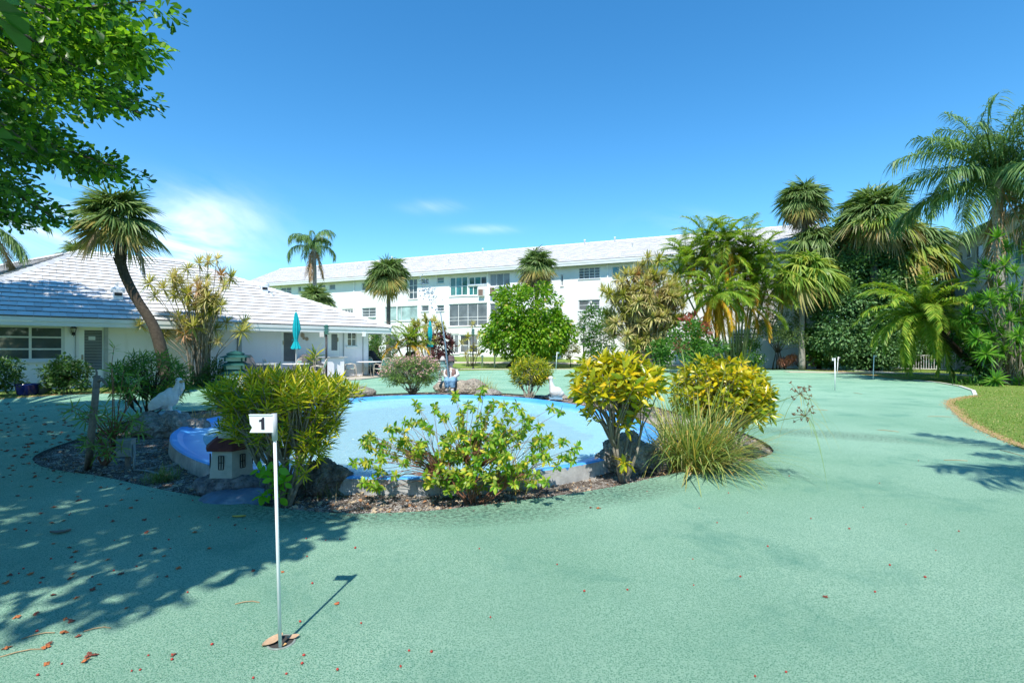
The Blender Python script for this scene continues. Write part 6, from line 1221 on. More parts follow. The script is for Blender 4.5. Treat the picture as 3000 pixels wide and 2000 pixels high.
for e in (-1, 1): mb.ell(Q(1323 + e * 3.4, 1062, -.108), (.013, .008, .009))
mb.ell(Q(1323, 1069, -.107), (.022, .006, .005)); mb.build('face_paint', mat('statue_features', (.10, .06, .055), .6), by)
mb = MB(); mb.tube([Q(1326 + j * 0, 1088 + j * 6, -.145) + Vector((0, -.02, 0)) for j in (0, 0)], .01, 4) if False else None
for j in range(3): mb.ell(Q(1325, 1088 + j * 6, -.165), (.012, .008, .012))
mb.build('buttons', DARK, by)
tip = P(1290, 912, 15.4) - by.location; hnd = Q(1322, 1103, -.3); low = Q(1320, 1118, -.33); mb = MB(); mb.tube([low, hnd, hnd.lerp(tip, .5) + Vector((.03, 0, 0)), tip], [.035, .032, .026, .014], 7)
fr_ = mb.build('fishing_rod', mat('rod_blue_grey', (.12, .19, .24), .5, .1), None, loc=by.location); tag(fr_, 'long blue grey fishing rod held upright by the boy statue', 'fishing rod')
# little figure with striped stockings behind the oleander
gf = thing('garden_figure', 'small painted garden figure with striped stockings half hidden behind the oleander', 'statue', P(1297, 1118, 16.6)); TEAL = mat('figure_teal', (.16, .30, .28), .6)
def Q2(x, y, z=0): return Vector(((x - 1297) * 16.6 / 1467, z, (1118 - y) * 16.6 / 1467))
mb = MB(); mb.ell(Q2(1298, 1078), (.12, .1, .16)); mb.ell(Q2(1297, 1062), (.09, .09, .10)); mb.tube([Q2(1296, 1085, -.05), Q2(1293, 1090, -.2), Q2(1292, 1100, -.2)], [.07, .06, .05], 10); mb.tube([Q2(1303, 1076), Q2(1309, 1088, -.1)], [.045, .03], 8); organic(mb, 'body', TEAL, .014, gf, 3)
for j in range(6): mb = MB(); mb.tube([Q2(1292, 1092 + j * 3.6, -.2), Q2(1292, 1095.6 + j * 3.6, -.2)], .052, 10); mb.build('stocking_band', DARK if j % 2 else SW, gf)
mb = MB(); mb.ell(Q2(1291, 1115, -.24), (.06, .10, .035)); mb.build('shoe', SW, gf); mb = MB(); mb.lathe([(.11, 0), (.10, .05), (.03, .16)], Q2(1297, 1057), 12); mb.build('hat', mat('figure_hat', (.45, .42, .4), .7), gf)
rock('stone under the striped figure behind the oleander', P(1298, 1122, 16.7) + Vector((0, 0, -.28)), (.32, .28, .20), 12, COR2)
# ------------------------------------------------------------ putting flags
POLE = mat('flag_pole_white', (.80, .80, .78), .35, .03); PLATE = mat('flag_plate', (.70, .71, .72), .5, .04, 9, dirt=(.35, .35, .35, 1), dscale=22, dthr=(.62, .72))
def flag(label, base, top, num, side=-1, cup=True, near_=False):
    root = thing('putting_flag', label, 'golf flag', base, 0, 'putting green flags'); t = top - base; h = t.length; mb = MB(); w0 = .0068 + .0006 * base.y; mb.tube([(0, 0, -.06), t], [w0, w0 * .9], 10); mb.build('pole', POLE, root)
    d = t.normalized(); w = .115 * h / 1.12; hh = .088 * h / 1.12; u = Vector((side, 0, 0)); mb = MB(); a = t - d * hh
    nn = Vector((0, 1, 0)); prof = [a, a + u * w, a + u * w * .88 + d * hh * .28, a + u * w * .97 + d * hh * .46, a + u * w + d * hh, a + d * hh]
    vs = [p - nn * .013 for p in prof] + [p - nn * .009 for p in prof]; n = len(prof); mb.add(vs, [tuple(range(n)), tuple(range(n, 2 * n))[::-1]] + [(i, (i + 1) % n, n + (i + 1) % n, n + i) for i in range(n)])
    mb.obox(a + u * .002 - nn * .016 + d * (hh - .005), u * w * .98, nn * .012, d * .005); pl_ = mb.build('plate', PLATE, root)
    mb = MB(); mb.tube([t - d * hh * 1.45, t + d * .002], .013, 12); mb.build('sleeve', mat('sleeve_grey', (.40, .41, .43), .5), root)
    if num:
        if num == '1':
            u1 = [(-.10, -.5), (.14, -.5), (.14, .5), (.02, .5), (-.06, .36), (-.26, .28), (-.26, .14), (-.10, .17)]; m1 = MB(); q1 = a + u * w * .44 + d * hh * .5; vs = [q1 + Vector((x * hh * .72, -.0148, 0)) + d * y * hh * .66 for x, y in u1]; m1.add(vs, [tuple(range(8))]); m1.build('number', mat('number_black', (.02, .018, .03), .5), root).parent = pl_
            return root
        cu = bpy.data.curves.new('number', 'FONT'); cu.body = num; cu.size = hh * 1.0; cu.extrude = .0008; cu.offset = .0016 * h; cu.align_x = 'CENTER'; cu.align_y = 'CENTER'
        o = bpy.data.objects.new('tmpnum', cu); COL.objects.link(o); bpy.context.view_layer.update(); me = bpy.data.meshes.new_from_object(o); bpy.data.objects.remove(o); me.materials.clear(); me.materials.append(mat('number_black', (.02, .018, .03), .5))
        q = link('number', me, root, a + u * w * .46 + d * hh * .50 - nn * .0148, (R_(90), 0, 0)); q.parent = pl_
    return root
fb = G(822, 1897); ft = P(803, 1212, fb.y + .02); fl = flag('nearest putting flag with a large black 1 on its white plate', fb, ft, '1')
# the cup: white rim, dry leaves
cup = thing('putting_cup', 'ragged white edged hole at the foot of the number 1 flag', 'cup', G(824, 1880)); CW = mat('cup_white', (.20, .24, .21), .7, .3, 30, dirt=(.2, .18, .15, 1), dscale=20)
mb = MB(); mb.lathe([(.066, .0012), (.062, .004), (.057, .005), (.055, .002)], n=26, cap=False); mb.build('rim', CW, cup); mb = MB(); mb.lathe([(.058, .003), (.001, .0025)], n=24, cap=False); mb.build('opening', mat('cup_dark', (.05, .045, .04), .9), cup)
DL = mat('dry_leaf', (.46, .31, .19), .8, .2, 20, .4, 60)
def dryleaf(label, loc, L, W_, rot, m=DL, curl=.3, name='dry_leaf', group=None):
    n = 8; mb = MB(); vs = []
    for i in range(n + 1):
        t = i / n; w = W_ * math.sin(math.pi * min(1, t * .96 + .02)) ** .75 / 2
        for j in (-1, -.5, 0, .5, 1): vs.append(((t - .5) * L, w * j, curl * L * ((t - .5) ** 2 * .6) + abs(j) ** 2 * curl * W_ * .5 + .002))
    mb.add(vs, [(i * 5 + j, i * 5 + j + 1, i * 5 + j + 6, i * 5 + j + 5) for i in range(n) for j in range(4)], 0, True); o = mb.build(name, m); o.location = loc; o.rotation_euler = rot; return tag(o, label, 'leaf', group)
dryleaf('largest curled tan leaf lying in the cup left of the flag pole', G(800, 1882) + Vector((0, 0, .006)), .10, .06, (0, -.15, R_(50))); dryleaf('tan leaf on the right side of the cup behind the flag pole', G(858, 1871) + Vector((0, 0, .008)), .058, .03, (.2, 0, R_(25))); dryleaf('small ochre leaf fragment right at the flag pole foot in the cup', G(830, 1893) + Vector((0, 0, .006)), .028, .022, (0, 0, .3), mat('ochre_leaf', (.55, .34, .14), .7))
dryleaf('yellow fallen leaf on the turf between the flag and the bed', G(700, 1514), .11, .045, (0, 0, .1), mat('yellow_leaf', (.62, .40, .06), .5, .1, 20)); dryleaf('large grey brown curled leaf in the shade at left', G(177, 1562), .13, .055, (0, 0, .35), mat('grey_leaf', (.20, .17, .14), .8), .6)
flag('distant putting flag standing alone on the green, nearest of the far trio', g2(1918, 896), p2(1918, 822, g2(1918, 896).y), '4', -1)
flag('slanting putting flag just behind the alone standing one', G(2452, 1101), P(2456, 1045, G(2452, 1101).y), '5', 1)
flag('right hand putting flag of the far trio, near the lawn edge', G(2558, 1111), P(2561, 1040, G(2558, 1111).y), '6', 1)
flag('leaning putting flag in front of the green tiered lantern', G(632, 1132), P(640, 1048, G(632, 1132).y), '', 1); flag('far putting flag before the mango tree trunk', G(1628, 1090), P(1632, 1031, 30), '', 1)
for px_, py_, pt_, lb in ((1413, 1062, 1041, 'small white bollard light beside the far path near the lamp post'), (1700, 1066, 1048, 'small white bollard light beneath the white flowering shrub'), (1449, 1052, 1030, 'small white bollard light under the mango tree')):
    b = gnd(px_, 0, 38); h = P(px_, pt_, 38).z - b.z; r = thing('bollard_light', lb, 'bollard', b); mb = MB(); mb.lathe([(.07, 0), (.06, h * .8), (.09, h * .82), (.09, h), (.03, h * 1.04)], n=10); mb.build('post', FRW, r)
# ------------------------------------------------------------ patio furniture
TEAL2 = mat('umbrella_teal', (.012, .36, .42), .75, .12, 6, .2, 20, .1); STR1 = mat('strap_teal', (.03, .42, .38), .5); STR2 = mat('strap_beige', (.50, .42, .32), .5); FRB = mat('frame_beige', (.55, .48, .40), .4); TW = mat('table_white', (.78, .78, .77), .35)
def umbrella(label, base, zb, zt, twist=0.0):
    root = thing('patio_umbrella', label, 'umbrella', base, twist, 'closed teal umbrellas'); mb = MB(); mb.tube([(0, 0, 0), (0, 0, zt)], .022, 10); mb.lathe([(.25, 0), (.24, .06), (.05, .09), (.04, .25)], n=16); mb.build('pole', mat('umbrella_pole', (.55, .55, .53), .35), root)
    vs = []; n = 32; L = zt - zb; rows = []
    for i, (t, r) in enumerate([(0, .03), (.06, .06), (.25, .10), (.45, .135), (.60, .12), (.74, .075), (.78, .075), (.90, .15), (1, .20)]):
        z = zt - .05 - t * L
        for k in range(n): a = k / n * 6.283; f = .68 + .32 * math.cos(a * 8 + .5 * math.sin(i * 2)); rr = r * (1.0 if t < .05 else f + .18) * (1 + (.35 * (math.cos(a - .5) > .75) if .2 < t < .5 else 0)); rows.append((rr * math.cos(a), rr * math.sin(a), z + (.03 * math.cos(a * 8) if t == 1 else 0)))
    m = MB(); m.add(rows, [(i * n + k, i * n + (k + 1) % n, (i + 1) * n + (k + 1) % n, (i + 1) * n + k) for i in range(8) for k in range(n)], 0, True); m.build('canopy', TEAL2, root)
    m = MB(); z = zt - .05 - .76 * L; m.lathe([(.082, z - .02), (.086, z), (.082, z + .02)], n=16, cap=False); m.tube([(-.08, 0, z), (-.15, -.03, z + .03), (-.16, -.03, z - .06)], .008, 5); m.build('tie', TEAL2, root); m = MB(); m.lathe([(.02, zt - .02), (.03, zt + .02), (.01, zt + .06)], n=8); m.build('finial', DARK, root); return root
uB = gnd(867, 0, 21.6); uB.z = .05; umbrella('nearer closed teal umbrella in front of the bungalow door', uB, 1.42, 3.0); uC = gnd(1260, 0, 31.6); uC.z = .0; umbrella('farther closed teal umbrella beside the areca palm', uC, 1.6, 3.25, 1)
def chair():
    r = thing('patio_chair', 'x', 'chair'); mb = MB(); R0 = .02
    for s in (-1, 1):
        x = s * .27; mb.tube([(x, -.30, 0), (x, -.27, .40), (x, -.24, .60), (x, -.10, .64), (x, .18, .60)], R0, 6); mb.tube([(x, .30, 0), (x * .98, .22, .35), (x, .16, .60)], R0, 6); mb.tube([(x * .9, -.26, .40), (x * .9, .20, .36)], R0, 6)
    mb.tube([(-.24, .18, .36), (-.24, .33, .82), (-.20, .36, .90), (-.12, .37, .93), (.12, .37, .93), (.20, .36, .90), (.24, .33, .82), (.24, .18, .36)], R0, 6); mb.tube([(-.27, -.28, .03), (.27, -.28, .03)], R0, 6); mb.build('frame', FRB, r)
    for k in range(9): m = MB(); y = -.25 + k * .05; m.obox((-.24, y, .41 - (y + .25) * .08), (.48, 0, 0), (0, .04, -.003), (0, 0, .006)); m.build('seat_strap', STR1 if k in (1, 2, 5, 6) else STR2, r)
    for k in range(8): m = MB(); z = .46 + k * .052; y = .18 + (z - .36) * .326; m.obox((-.24, y, z), (.48, 0, 0), (0, .012, .038), (0, .006, -.002)); m.build('back_strap', STR1 if k in (2, 3, 4, 6) else STR2, r)
    return r
ch0 = chair(); CH = []; used = [False]
def place_chair(x, y, rz, label, z=.05):
    if not used[0]: o = ch0; used[0] = True; o.location = (x, y, z); o.rotation_euler = (0, 0, rz); o['label'] = label; o['group'] = 'strapped patio chairs'
    else: o = dup(ch0, (x, y, z), rz, label, 'strapped patio chairs')
    return o
def table(label, c, r=.62, z=.05):
    t = thing('patio_table', label, 'table', (c[0], c[1], z), 0, 'white patio tables'); mb = MB(); mb.lathe([(r - .02, .70), (r, .705), (r, .73), (r - .02, .74)], n=32); mb.build('tabletop', TW, t)
    for k in range(4): a = k * math.pi / 2 + .5; m = MB(); m.tube([(math.cos(a) * .45, math.sin(a) * .45, 0), (math.cos(a) * .18, math.sin(a) * .18, .38), (math.cos(a) * .35, math.sin(a) * .35, .70)], .014, 6); m.build('leg', FRB, t)
A = gnd(1082, 0, 25.2); table('white round patio table right of the bungalow corner, chairs around', A)
for a, lb in ((205, 'strapped patio chair at the left side of the table right of the bungalow corner'), (110, 'strapped patio chair behind the table right of the bungalow corner'), (-35, 'strapped patio chair at the front right of that table, back to the oleander'), (35, 'strapped patio chair at the right rear of that table')):
    a = R_(a); x, y = A.x + math.cos(a) * .95, A.y + math.sin(a) * .95; place_chair(x, y, a - math.pi / 2, lb)
q = G(1158, 1080); place_chair(q.x * 26.5 / q.y, 26.5, R_(-60), 'strapped patio chair standing apart above the oleander blossoms')
Bt = uB; table('white round patio table under the nearer closed umbrella', Bt, .55)
for a, lb in ((195, 'strapped patio chair left of the table under the nearer umbrella'), (100, 'strapped patio chair behind the table under the nearer umbrella'), (12, 'strapped patio chair right of the table under the nearer umbrella')):
    a = R_(a); place_chair(Bt.x + math.cos(a) * .9, Bt.y + math.sin(a) * .9, a - math.pi / 2, lb)
table('white round patio table under the farther closed umbrella', uC, .55, 0)
for a, lb in ((15, 'strapped patio chair right of the table under the farther umbrella'), (180, 'strapped patio chair left of the table under the farther umbrella')):
    a = R_(a); place_chair(uC.x + math.cos(a) * .9, uC.y + math.sin(a) * .9, a - math.pi / 2, lb, 0)
COVER = mat('grill_cover', (.035, .036, .042), .75, .2, 5, .4, 12, .3); COVG = mat('grill_cover_grey', (.13, .125, .13), .8, .2, 5, .4, 12, .2)
def grill(label, c, w, h, rz, m):
    r = thing('covered_grill', label, 'grill', c, rz, 'grills under fabric covers'); mb = MB(); prof = [(-.5, 0), (-.5, .52), (-.46, .62), (-.30, .70), (-.24, .92), (-.16, 1), (.16, 1), (.24, .92), (.32, .70), (.46, .60), (.5, .5), (.5, 0)]
    N = len(prof); D_ = .36; vs = [(x * w, s * D_ * (1 if z < .75 else .7), z * h) for s in (-1, -.5, .5, 1) for x, z in prof]
    vs = [(x + .012 * math.sin(y * 30 + z * 9), y + .02 * math.sin(x * 14 + z * 5), z) for x, y, z in vs]
    mb.add(vs, [(j * N + i, j * N + i + 1, (j + 1) * N + i + 1, (j + 1) * N + i) for j in range(3) for i in range(N - 1)] + [tuple(range(N)), tuple(3 * N + i for i in range(N))[::-1]], 0)
    o = mb.build('cover', m, r); b = o.modifiers.new('b', 'BEVEL'); b.width = .03; b.segments = 2; return r
grill('black covered grill behind the patio table at the bungalow corner', gnd(1078, 0, 28) + Vector((0, 0, .05)), 1.5, 1.30, .1, COVER); grill('black covered grill beyond the oleander beside the areca palm', gnd(1205, 0, 32.5) + Vector((0, 0, .02)), 1.35, 1.25, 0, COVER); grill('dark grey covered grill against the bungalow wall right of the nearer umbrella', gnd(905, 0, 23.0) + Vector((0, 0, .05)), 1.15, 1.15, .7, COVG); grill('grey covered grill behind the green tiered lantern', gnd(718, 0, 20.0), .9, 1.2, .7, COVG)
# counter, AC unit, tiered lantern
def box_thing(name, label, cat, c, rz, build):
    r = thing(name, label, cat, c, rz); build(r); return r
def cnt(r):
    m = MB(); m.box((0, 0, .5), (1.1, .6, 1.0)); m.build('cabinet', HPAINT, r); m = MB(); m.box((0, 0, 1.03), (1.35, .75, .05)); m.build('countertop', mat('counter_grey', (.42, .42, .42), .5), r)
box_thing('outdoor_counter', 'white outdoor counter with grey top before the louvred door', 'counter', gnd(968, 0, 23.9) + Vector((0, 0, .05)), math.atan2(hu.y, hu.x), cnt)
def acu(r):
    m = MB(); m.box((0, 0, .40), (.78, .78, .74)); m.build('coil', DARK, r); m = MB(); m.box((0, 0, .80), (.86, .86, .06)); m.box((0, 0, .03), (.86, .86, .06))
    for sx in (-1, 1):
        for sy in (-1, 1): m.box((sx * .41, sy * .41, .42), (.05, .05, .74))
    m.build('casing', mat('ac_grey', (.42, .43, .43), .5), r); m = MB()
    for k in range(16): x = -.38 + k * .05; m.box((x, -.40, .42), (.012, .012, .72)); m.box((-.40, x, .42), (.012, .012, .72)); m.box((.40, x, .42), (.012, .012, .72))
    tag(m.build('grille_bars', MC['ac_grey'], r), kind='stuff')
box_thing('condenser_unit', 'grey air conditioning condenser with vertical grille beside the bungalow wall', 'air conditioner', gnd(778, 0, 20.6) + Vector((0, 0, .05)), R_(20), acu)
box_thing('condenser_unit', 'darker condenser left of the grey vertical grille one', 'air conditioner', gnd(742, 0, 21.3) + Vector((0, 0, .05)), R_(40), acu)
GRN = mat('lantern_green', (.006, .075, .065), .6, .1)
def tiers(r):
    m = MB(); m.box((0, 0, .24), (.62, .62, .5)); m.build('pedestal', mat('pedestal_white', (.55, .57, .56), .8, .1), r)
    def roof_(z, w, h, t): m = MB(); m.lathe([(w, z), (w * .98, z + .03), (w * .55, z + h * .8), (w * t, z + h)], n=4 if w > .4 else 4, smooth=False); m.build('roof_tier', GRN, r).rotation_euler = (0, 0, R_(45))
    roof_(.55, .56, .18, .5); roof_(.85, .58, .16, .5); roof_(1.14, .60, .13, .55); roof_(1.26, .36, .13, .15)
    for z0, z1 in ((.70, .86), (1.0, 1.15)):
        m = MB()
        for sx in (-1, 1):
            for sy in (-1, 1): m.box((sx * .28, sy * .28, (z0 + z1) / 2), (.05, .05, z1 - z0))
        m.build('post_ring', GRN, r); m = MB(); m.box((0, 0, (z0 + z1) / 2), (.5, .5, z1 - z0 - .02)); m.build('glass', mat('frosted_glass', (.40, .50, .47), .3), r)
box_thing('tiered_lantern', 'dark green tiered pagoda lantern on a white pedestal by the dracaena', 'lantern', gnd(690, 0, 18.7), .25, tiers)
def lamp(label, px_, Y, ptop, fixtures=True):
    b = gnd(px_, 0, Y); h = P(px_, ptop, Y).z - b.z; r = thing('lamp_post', label, 'lamp post', b, 0, 'black garden lamp posts'); m = MB(); m.tube([(0, 0, 0), (0, 0, h - .42)], .045, 10); m.lathe([(.10, 0), (.09, .12), (.05, .16)], n=12); m.build('post', DARK, r)
    m = MB(); 
    for k in range(4): z = h - .40 + k * .10; m.lathe([(.10, z), (.135, z + .02), (.10, z + .05), (.07, z + .055)], n=14)
    m.lathe([(.12, h - .02), (.05, h + .03)], n=14); m.build('louvre_head', mat('lamp_green', (.02, .15, .11), .4), r); m = MB(); m.lathe([(.075, h - .42), (.075, h - .03)], n=12); m.build('lens', mat('lamp_lens', (.6, .62, .6), .3), r)
    if fixtures: m = MB(); m.box((-.16, -.05, h - .42), (.2, .16, .22)); m.box((-.05, 0, h - .42), (.08, .05, .05)); m.build('floodlight', mat('flood_silver', (.50, .48, .46), .4), r)
lamp('black garden lamp post with floodlight standing before the bungalow wall', 956, 23, 953); lamp('black lamp post with green head left of the mango tree', 1386, 36.5, 964, False); lamp('thin black lamp post between the mango tree and the white flowering shrub', 1710, 38, 955, False)
r = thing('security_light', 'white security light under the bungalow eave near its right end', 'light', wl.pt(wl.s_at(1044), 2.14, .8)); m = MB(); m.box((0, 0, .0), (.16, .14, .2), .7); m.tube([(0, 0, .1), (0, 0, .2)], .03, 8); m.build('lamp_body', FRW, r)
r = thing('shell_ornament', 'round shell wall ornaments on the bungalow wall right of the nearer umbrella', 'wall ornament', wl.pt(wl.s_at(888), wl.z_at(888, 985), .04)); SH = mat('shell_tan', (.42, .34, .27), .7, .2, 20)
for dx, dz, rr in ((-.05, .05, .11), (.02, -.08, .08), (.16, -.12, .09)): m = MB(); m.ell(wl.w * -dx + Vector((0, 0, dz)), (rr, .03, rr), nu=14, nv=8); m.build('shell', SH, r)
pt = thing('flower_pot', 'large dark blue glazed pot standing by the bungalow wall', 'pot', gnd(80, 0, 15.3)); m = MB(); m.lathe([(.19, 0), (.24, .1), (.29, .36), (.30, .40), (.28, .40), (.26, .34), (.05, .33)], n=24); m.build('pot_body', mat('blue_glaze', (.006, .014, .10), .15, .2), pt); m = MB(); m.lathe([(.26, .345), (.01, .35)], n=20, cap=False); m.build('soil_top', SOIL, pt)
pt = thing('flower_pot', 'grey pot right of the blue glazed pot', 'pot', gnd(121, 0, 15.7)); m = MB(); m.lathe([(.16, 0), (.25, .26), (.26, .28), (.24, .28), (.05, .24)], n=20); m.build('pot_body', mat('grey_pot', (.14, .19, .22), .6), pt)
# white railing at right
rl = thing('railing', 'white metal railing on the lawn edge behind the leaning date palm', 'railing', G(2618, 1076).lerp(G(2618, 1076), 1)); rl.location = gnd(2612, 0, 35); a = rl.location.copy(); b = gnd(2800, 0, 32.5); u = (b - a); L = u.length; u.normalize(); z0 = .12; hh = 1.02
for z in (z0, hh): m = MB(); m.obox(Vector((0, 0, z)), u * L, Vector((-u.y, u.x, 0)) * .04, Vector((0, 0, .045))); m.build('rail', FRW, rl)
nb = int(L / .13); me = MB().box((0, 0, 0), (.022, .022, hh - z0 - .05)).mesh('baluster', FRW); mp_ = MB().box((0, 0, 0), (.06, .06, hh + .1)).mesh('post', FRW)
for k in range(nb + 1):
    p = u * (k * L / nb) + Vector((-u.y, u.x, 0)) * .02
    if k % 9 == 0: link('post', mp_, rl, p + Vector((0, 0, (hh + .1) / 2)))
    else: link('baluster', me, rl, p + Vector((0, 0, (hh + z0 + .04) / 2)))
# fountain droplets thrown up before the white block
m = MB(); c0 = P(1262, 880, 17)
for k in range(150):
    t = random.betavariate(1.2, 1.6); x = 1232 + 55 * t + random.gauss(0, 8); y = 838 + 95 * t * t + random.gauss(0, 14); s = random.uniform(.006, .022); p = P(x, y, random.uniform(15.5, 17)) ; m.ell(p, (s, s, s * 1.3), nu=6, nv=4)
tag(m.build('fountain_spray', mat('water_drop', (.25, .32, .40), .1)), 'scattered water drops thrown up by the pool fountain', 'water spray', None, 'stuff')
# ------------------------------------------------------------ litter on the turf
POD = mat('pod_rust', (.42, .13, .04), .6, .35, 60); PODD = mat('pod_brown', (.20, .06, .035), .7, .3, 60); BER = mat('berry_red', (.42, .04, .025), .4, .2, 60)
def podmesh(seed, m):
    rr = random.Random(seed); mb = MB(); n = 4 + seed % 2
    for k in range(n):
        a = k * 6.28 / n + rr.uniform(-.3, .3); d = Vector((math.cos(a), math.sin(a), rr.uniform(.1, .6))); w = Vector((-math.sin(a), math.cos(a), 0)) * .0055; L = rr.uniform(.011, .019); p = d * L
        mb.add([w * .2 + Vector((0, 0, .002)), p * .55 + w + Vector((0, 0, .003)), p, p * .55 - w + Vector((0, 0, .003)), Vector((0, 0, .009)), p * .5 + Vector((0, 0, -.001))], [(0, 1, 4), (1, 2, 4), (2, 3, 4), (3, 0, 4), (1, 5, 2), (2, 5, 3)])
    mb.ell((0, 0, .006), (.005, .005, .005), nu=6, nv=4); return mb.mesh('seed_pod', m)
PM = [podmesh(i, m_) for i, m_ in enumerate((POD, PODD, POD, PODD, POD, PODD))]; PB = MB().ell((0, 0, .004), (.0055, .0045, .004), nu=7, nv=5).mesh('berry', BER); PB.materials[0] = BER
def zone(w, x, y):
    if y < 1230: q = 'in the shade near the bungalow'
    elif y < 1330: q = 'in the shade left of the planting bed'
    elif y < 1450: q = 'below the left bed tip' if x < 700 else 'close along the bed edge'
    elif y < 1620: q = 'in the dappled shade at the left' if x < 700 else ('right of the flag shadow' if x < 1500 else 'on open turf at right')
    elif y < 1780: q = 'left of the near flag' if x < 800 else ('near the flag shadow' if x < 1300 else 'at lower right')
    else: q = 'in the bottom left corner' if x < 500 else ('at the bottom edge near the flag' if x < 1300 else 'at the bottom right')
    return w + ' on turf ' + q
def off_bed(p): return not inside((p.x, p.y), bed) and inside((p.x, p.y), turf_out)
pods = [(x / 2.6133, 1400 + y / 2.6133) for x, y in [(235, 70), (135, 140), (460, 35), (925, 50), (770, 75), (815, 218), (1000, 232), (1045, 175), (410, 228), (310, 275), (930, 170), (600, 175), (595, 145), (865, 335), (1370, 298), (1105, 325), (1490, 418), (1120, 420), (395, 348), (225, 347), (110, 395), (490, 330), (410, 505), (530, 535), (580, 568), (550, 608), (825, 628), (1185, 542), (1600, 542),
        (1075, 598), (1255, 600), (75, 745), (230, 742), (320, 768), (560, 738), (540, 772), (760, 818), (705, 860), (45, 808), (405, 900), (580, 922), (930, 738), (1365, 695), (1275, 758), (965, 1000), (1940, 712), (130, 1068), (275, 1045), (500, 1082), (538, 1100), (485, 1188), (600, 1215), (45, 1310), (370, 1275), (350, 1300), (680, 1360), (655, 1405), (720, 1362), (355, 1425), (1335, 1355), (2165, 722), (1800, 362)]]
pods += [(985, 1770), (1730, 1488), (1752, 1490), (2420, 1750)]
while len(pods) < 292: pods.append((abs(random.gauss(0, 300)), random.triangular(1165, 1450, 1230)))
i = 0
for x, y in pods:
    p = G(x, y)
    if not off_bed(p): continue
    o = link('seed_pod', PM[i % 6]); o.location = p; o.rotation_euler = (random.uniform(-.3, .3), random.uniform(-.3, .3), random.uniform(0, 6.28)); o.scale = (random.uniform(.9, 1.5) * (1.0 if y > 1500 else 1.25 if y > 1350 else 1.8),) * 3
    tag(o, zone('rust brown open seed pod', x, y), 'seed pod', 'seed pods fallen on the turf'); i += 1
k = 0
while k < 95:
    x, y = (random.uniform(0, 1000), random.uniform(1400, 1990)) if k < 55 else (random.uniform(900, 3000), random.uniform(1330, 1990)); p = G(x, y); k += 1
    if off_bed(p): o = link('berry', PB); o.location = p; o.rotation_euler = (0, 0, random.uniform(0, 6)); o.scale = (random.uniform(.9, 1.5),) * 3; tag(o, zone('tiny red berry', x, y), 'berry', 'red berries fallen on the turf')
TWG = mat('straw_twig', (.38, .27, .15), .8); 
for (x0, y0), (x1, y1), lb in (((2570, 1259), (2634, 1265), 'straw twig lying near the middle of the right turf'), ((2718, 1220), (2790, 1221), 'straw twig on the turf by the lawn point'), ((2765, 1348), (2835, 1350), 'thin straw twig above the feathered palm shadow'), ((2930, 1318), (3000, 1336), 'pale twig at the dry lawn edge on the right'), ((0, 1925), (125, 1902), 'long brown twig at the lower left edge'), ((62, 1872), (160, 1854), 'curved brown twig above the long one at lower left'), ((245, 1850), (325, 1840), 'curved twig right of the rust pods at lower left'), ((688, 1770), (760, 1765), 'thin curved twig left of the flag pole'), ((2378, 1199), (2425, 1202), 'straw twig near the far flag'), ((2500, 1150), (2525, 1154), 'short straw twig right of the far flag')):
    a = G(x0, y0); b = G(x1, y1); m = MB(); m.tube([Vector((0, 0, .003)), (b - a) * .3 + Vector((0, .012, .006)), (b - a) * .65 + Vector((0, .015, .006)), (b - a) + Vector((0, 0, .003))], .0022 + .0003 * a.y, 5); o = m.build('twig', TWG); o.location = a; tag(o, lb, 'twig')
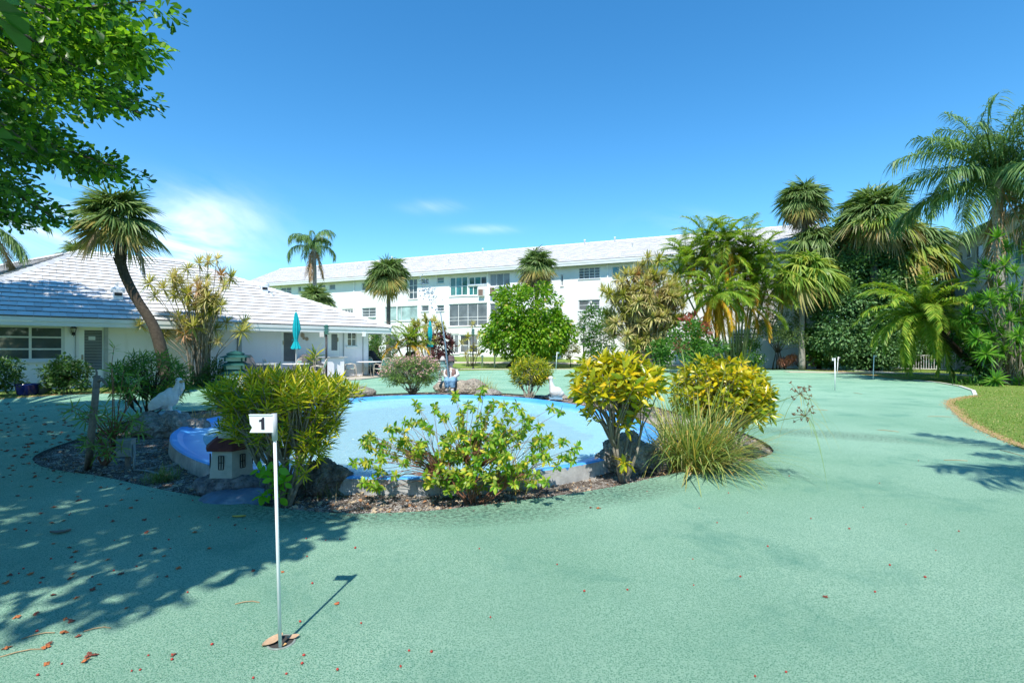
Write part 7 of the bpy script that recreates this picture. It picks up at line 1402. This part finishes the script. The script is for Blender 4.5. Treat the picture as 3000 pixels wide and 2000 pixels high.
# mulch, gravel and leaf litter in the bed
def chips(name, n, m, s0, s1, label, sel=None):
    P_ = []
    while len(P_) < n:
        x = random.uniform(X0, X1); y = Y0 + (Y1 - Y0) * random.random() ** 2.2
        if inside((x, y), bed) and not inside((x, y), pr) and (sel is None or sel(x, y)): P_.append((x, y, bedz(x, y) + .004))
    P_ = np.array(P_); d = rdir(n, -.2, .4); tv = np.array([[0, 0, 0], [.5, -.32, .12], [1, 0, 0], [.5, .3, .12]], float); V, Fc = scatter(tv, QF, P_, frames(d, rdir(n, .5, 1)), RNG.uniform(s0, s1, n)); return tag(link(name, npmesh(name, V, Fc, m)), label, 'mulch', None, 'stuff')
chips('gravel', 34000, mat('gravel_pale', (.50, .47, .43), .9, .3, 60), .006, .017, 'pale crushed shell gravel in the planting bed'); chips('mulch', 12000, mat('mulch_brown', (.13, .10, .08), .9, .4, 60), .010, .035, 'brown bark mulch in the planting bed'); chips('leaf_litter', 1500, mat('litter_rust', (.38, .19, .09), .8, .35, 40), .02, .06, 'rust coloured fallen leaves in the planting bed')
chips('leaf_litter', 2600, mat('litter_straw', (.40, .31, .20), .8, .3, 40), .02, .07, 'straw coloured dry stems in the planting bed')

# ------------------------------------------------------------ trees behind the viewer, seen only in window and water reflections
for i, (x, y, s_, lb) in enumerate(((-24, -13, 1.0, 'broad tree behind the viewer at far left, outside the picture'), (-12, -17, 1.1, 'broad tree behind the viewer left of centre, outside the picture'), (2, -19, 1.0, 'broad tree straight behind the viewer, outside the picture'), (14, -16, .95, 'broad tree behind the viewer at right, outside the picture'), (-33, -2, 1.0, 'broad tree beyond the left edge beside the bungalow, outside the picture'))):
    tree('broadleaf_tree', lb, 'tree', Vector((x, y, 0)), [(Vector((x, y, 4.2 * s_)), (5.2 * s_, 3.5, 3.4 * s_)), (Vector((x + 3, y, 2.2)), (4.0, 2.5, 1.6))], DKG, 4200, .55, 60, 1.3, ((0, 0),), .25, BARKD, zc=-1, group='trees outside the picture')

q = []
for _ in range(1700):
    i = random.randrange(len(bed)); p = bed[i].lerp(bed[(i + 1) % len(bed)], random.random()); o = (p - pc).normalized() * abs(random.gauss(0, .07)); q.append((p.x + o.x, p.y + o.y, .004))
q = np.array(q); V, Fc = scatter(np.array([[0, 0, 0], [.5, -.32, .12], [1, 0, 0], [.5, .3, .12]], float), QF, q, frames(rdir(len(q), -.1, .2), rdir(len(q), .6, 1)), RNG.uniform(.006, .022, len(q)))
tag(link('spilled_mulch', npmesh('spilled_mulch', V, Fc, MC['mulch_brown'])), 'mulch crumbs spilled over the rim of the bed onto the turf', 'mulch', None, 'stuff')
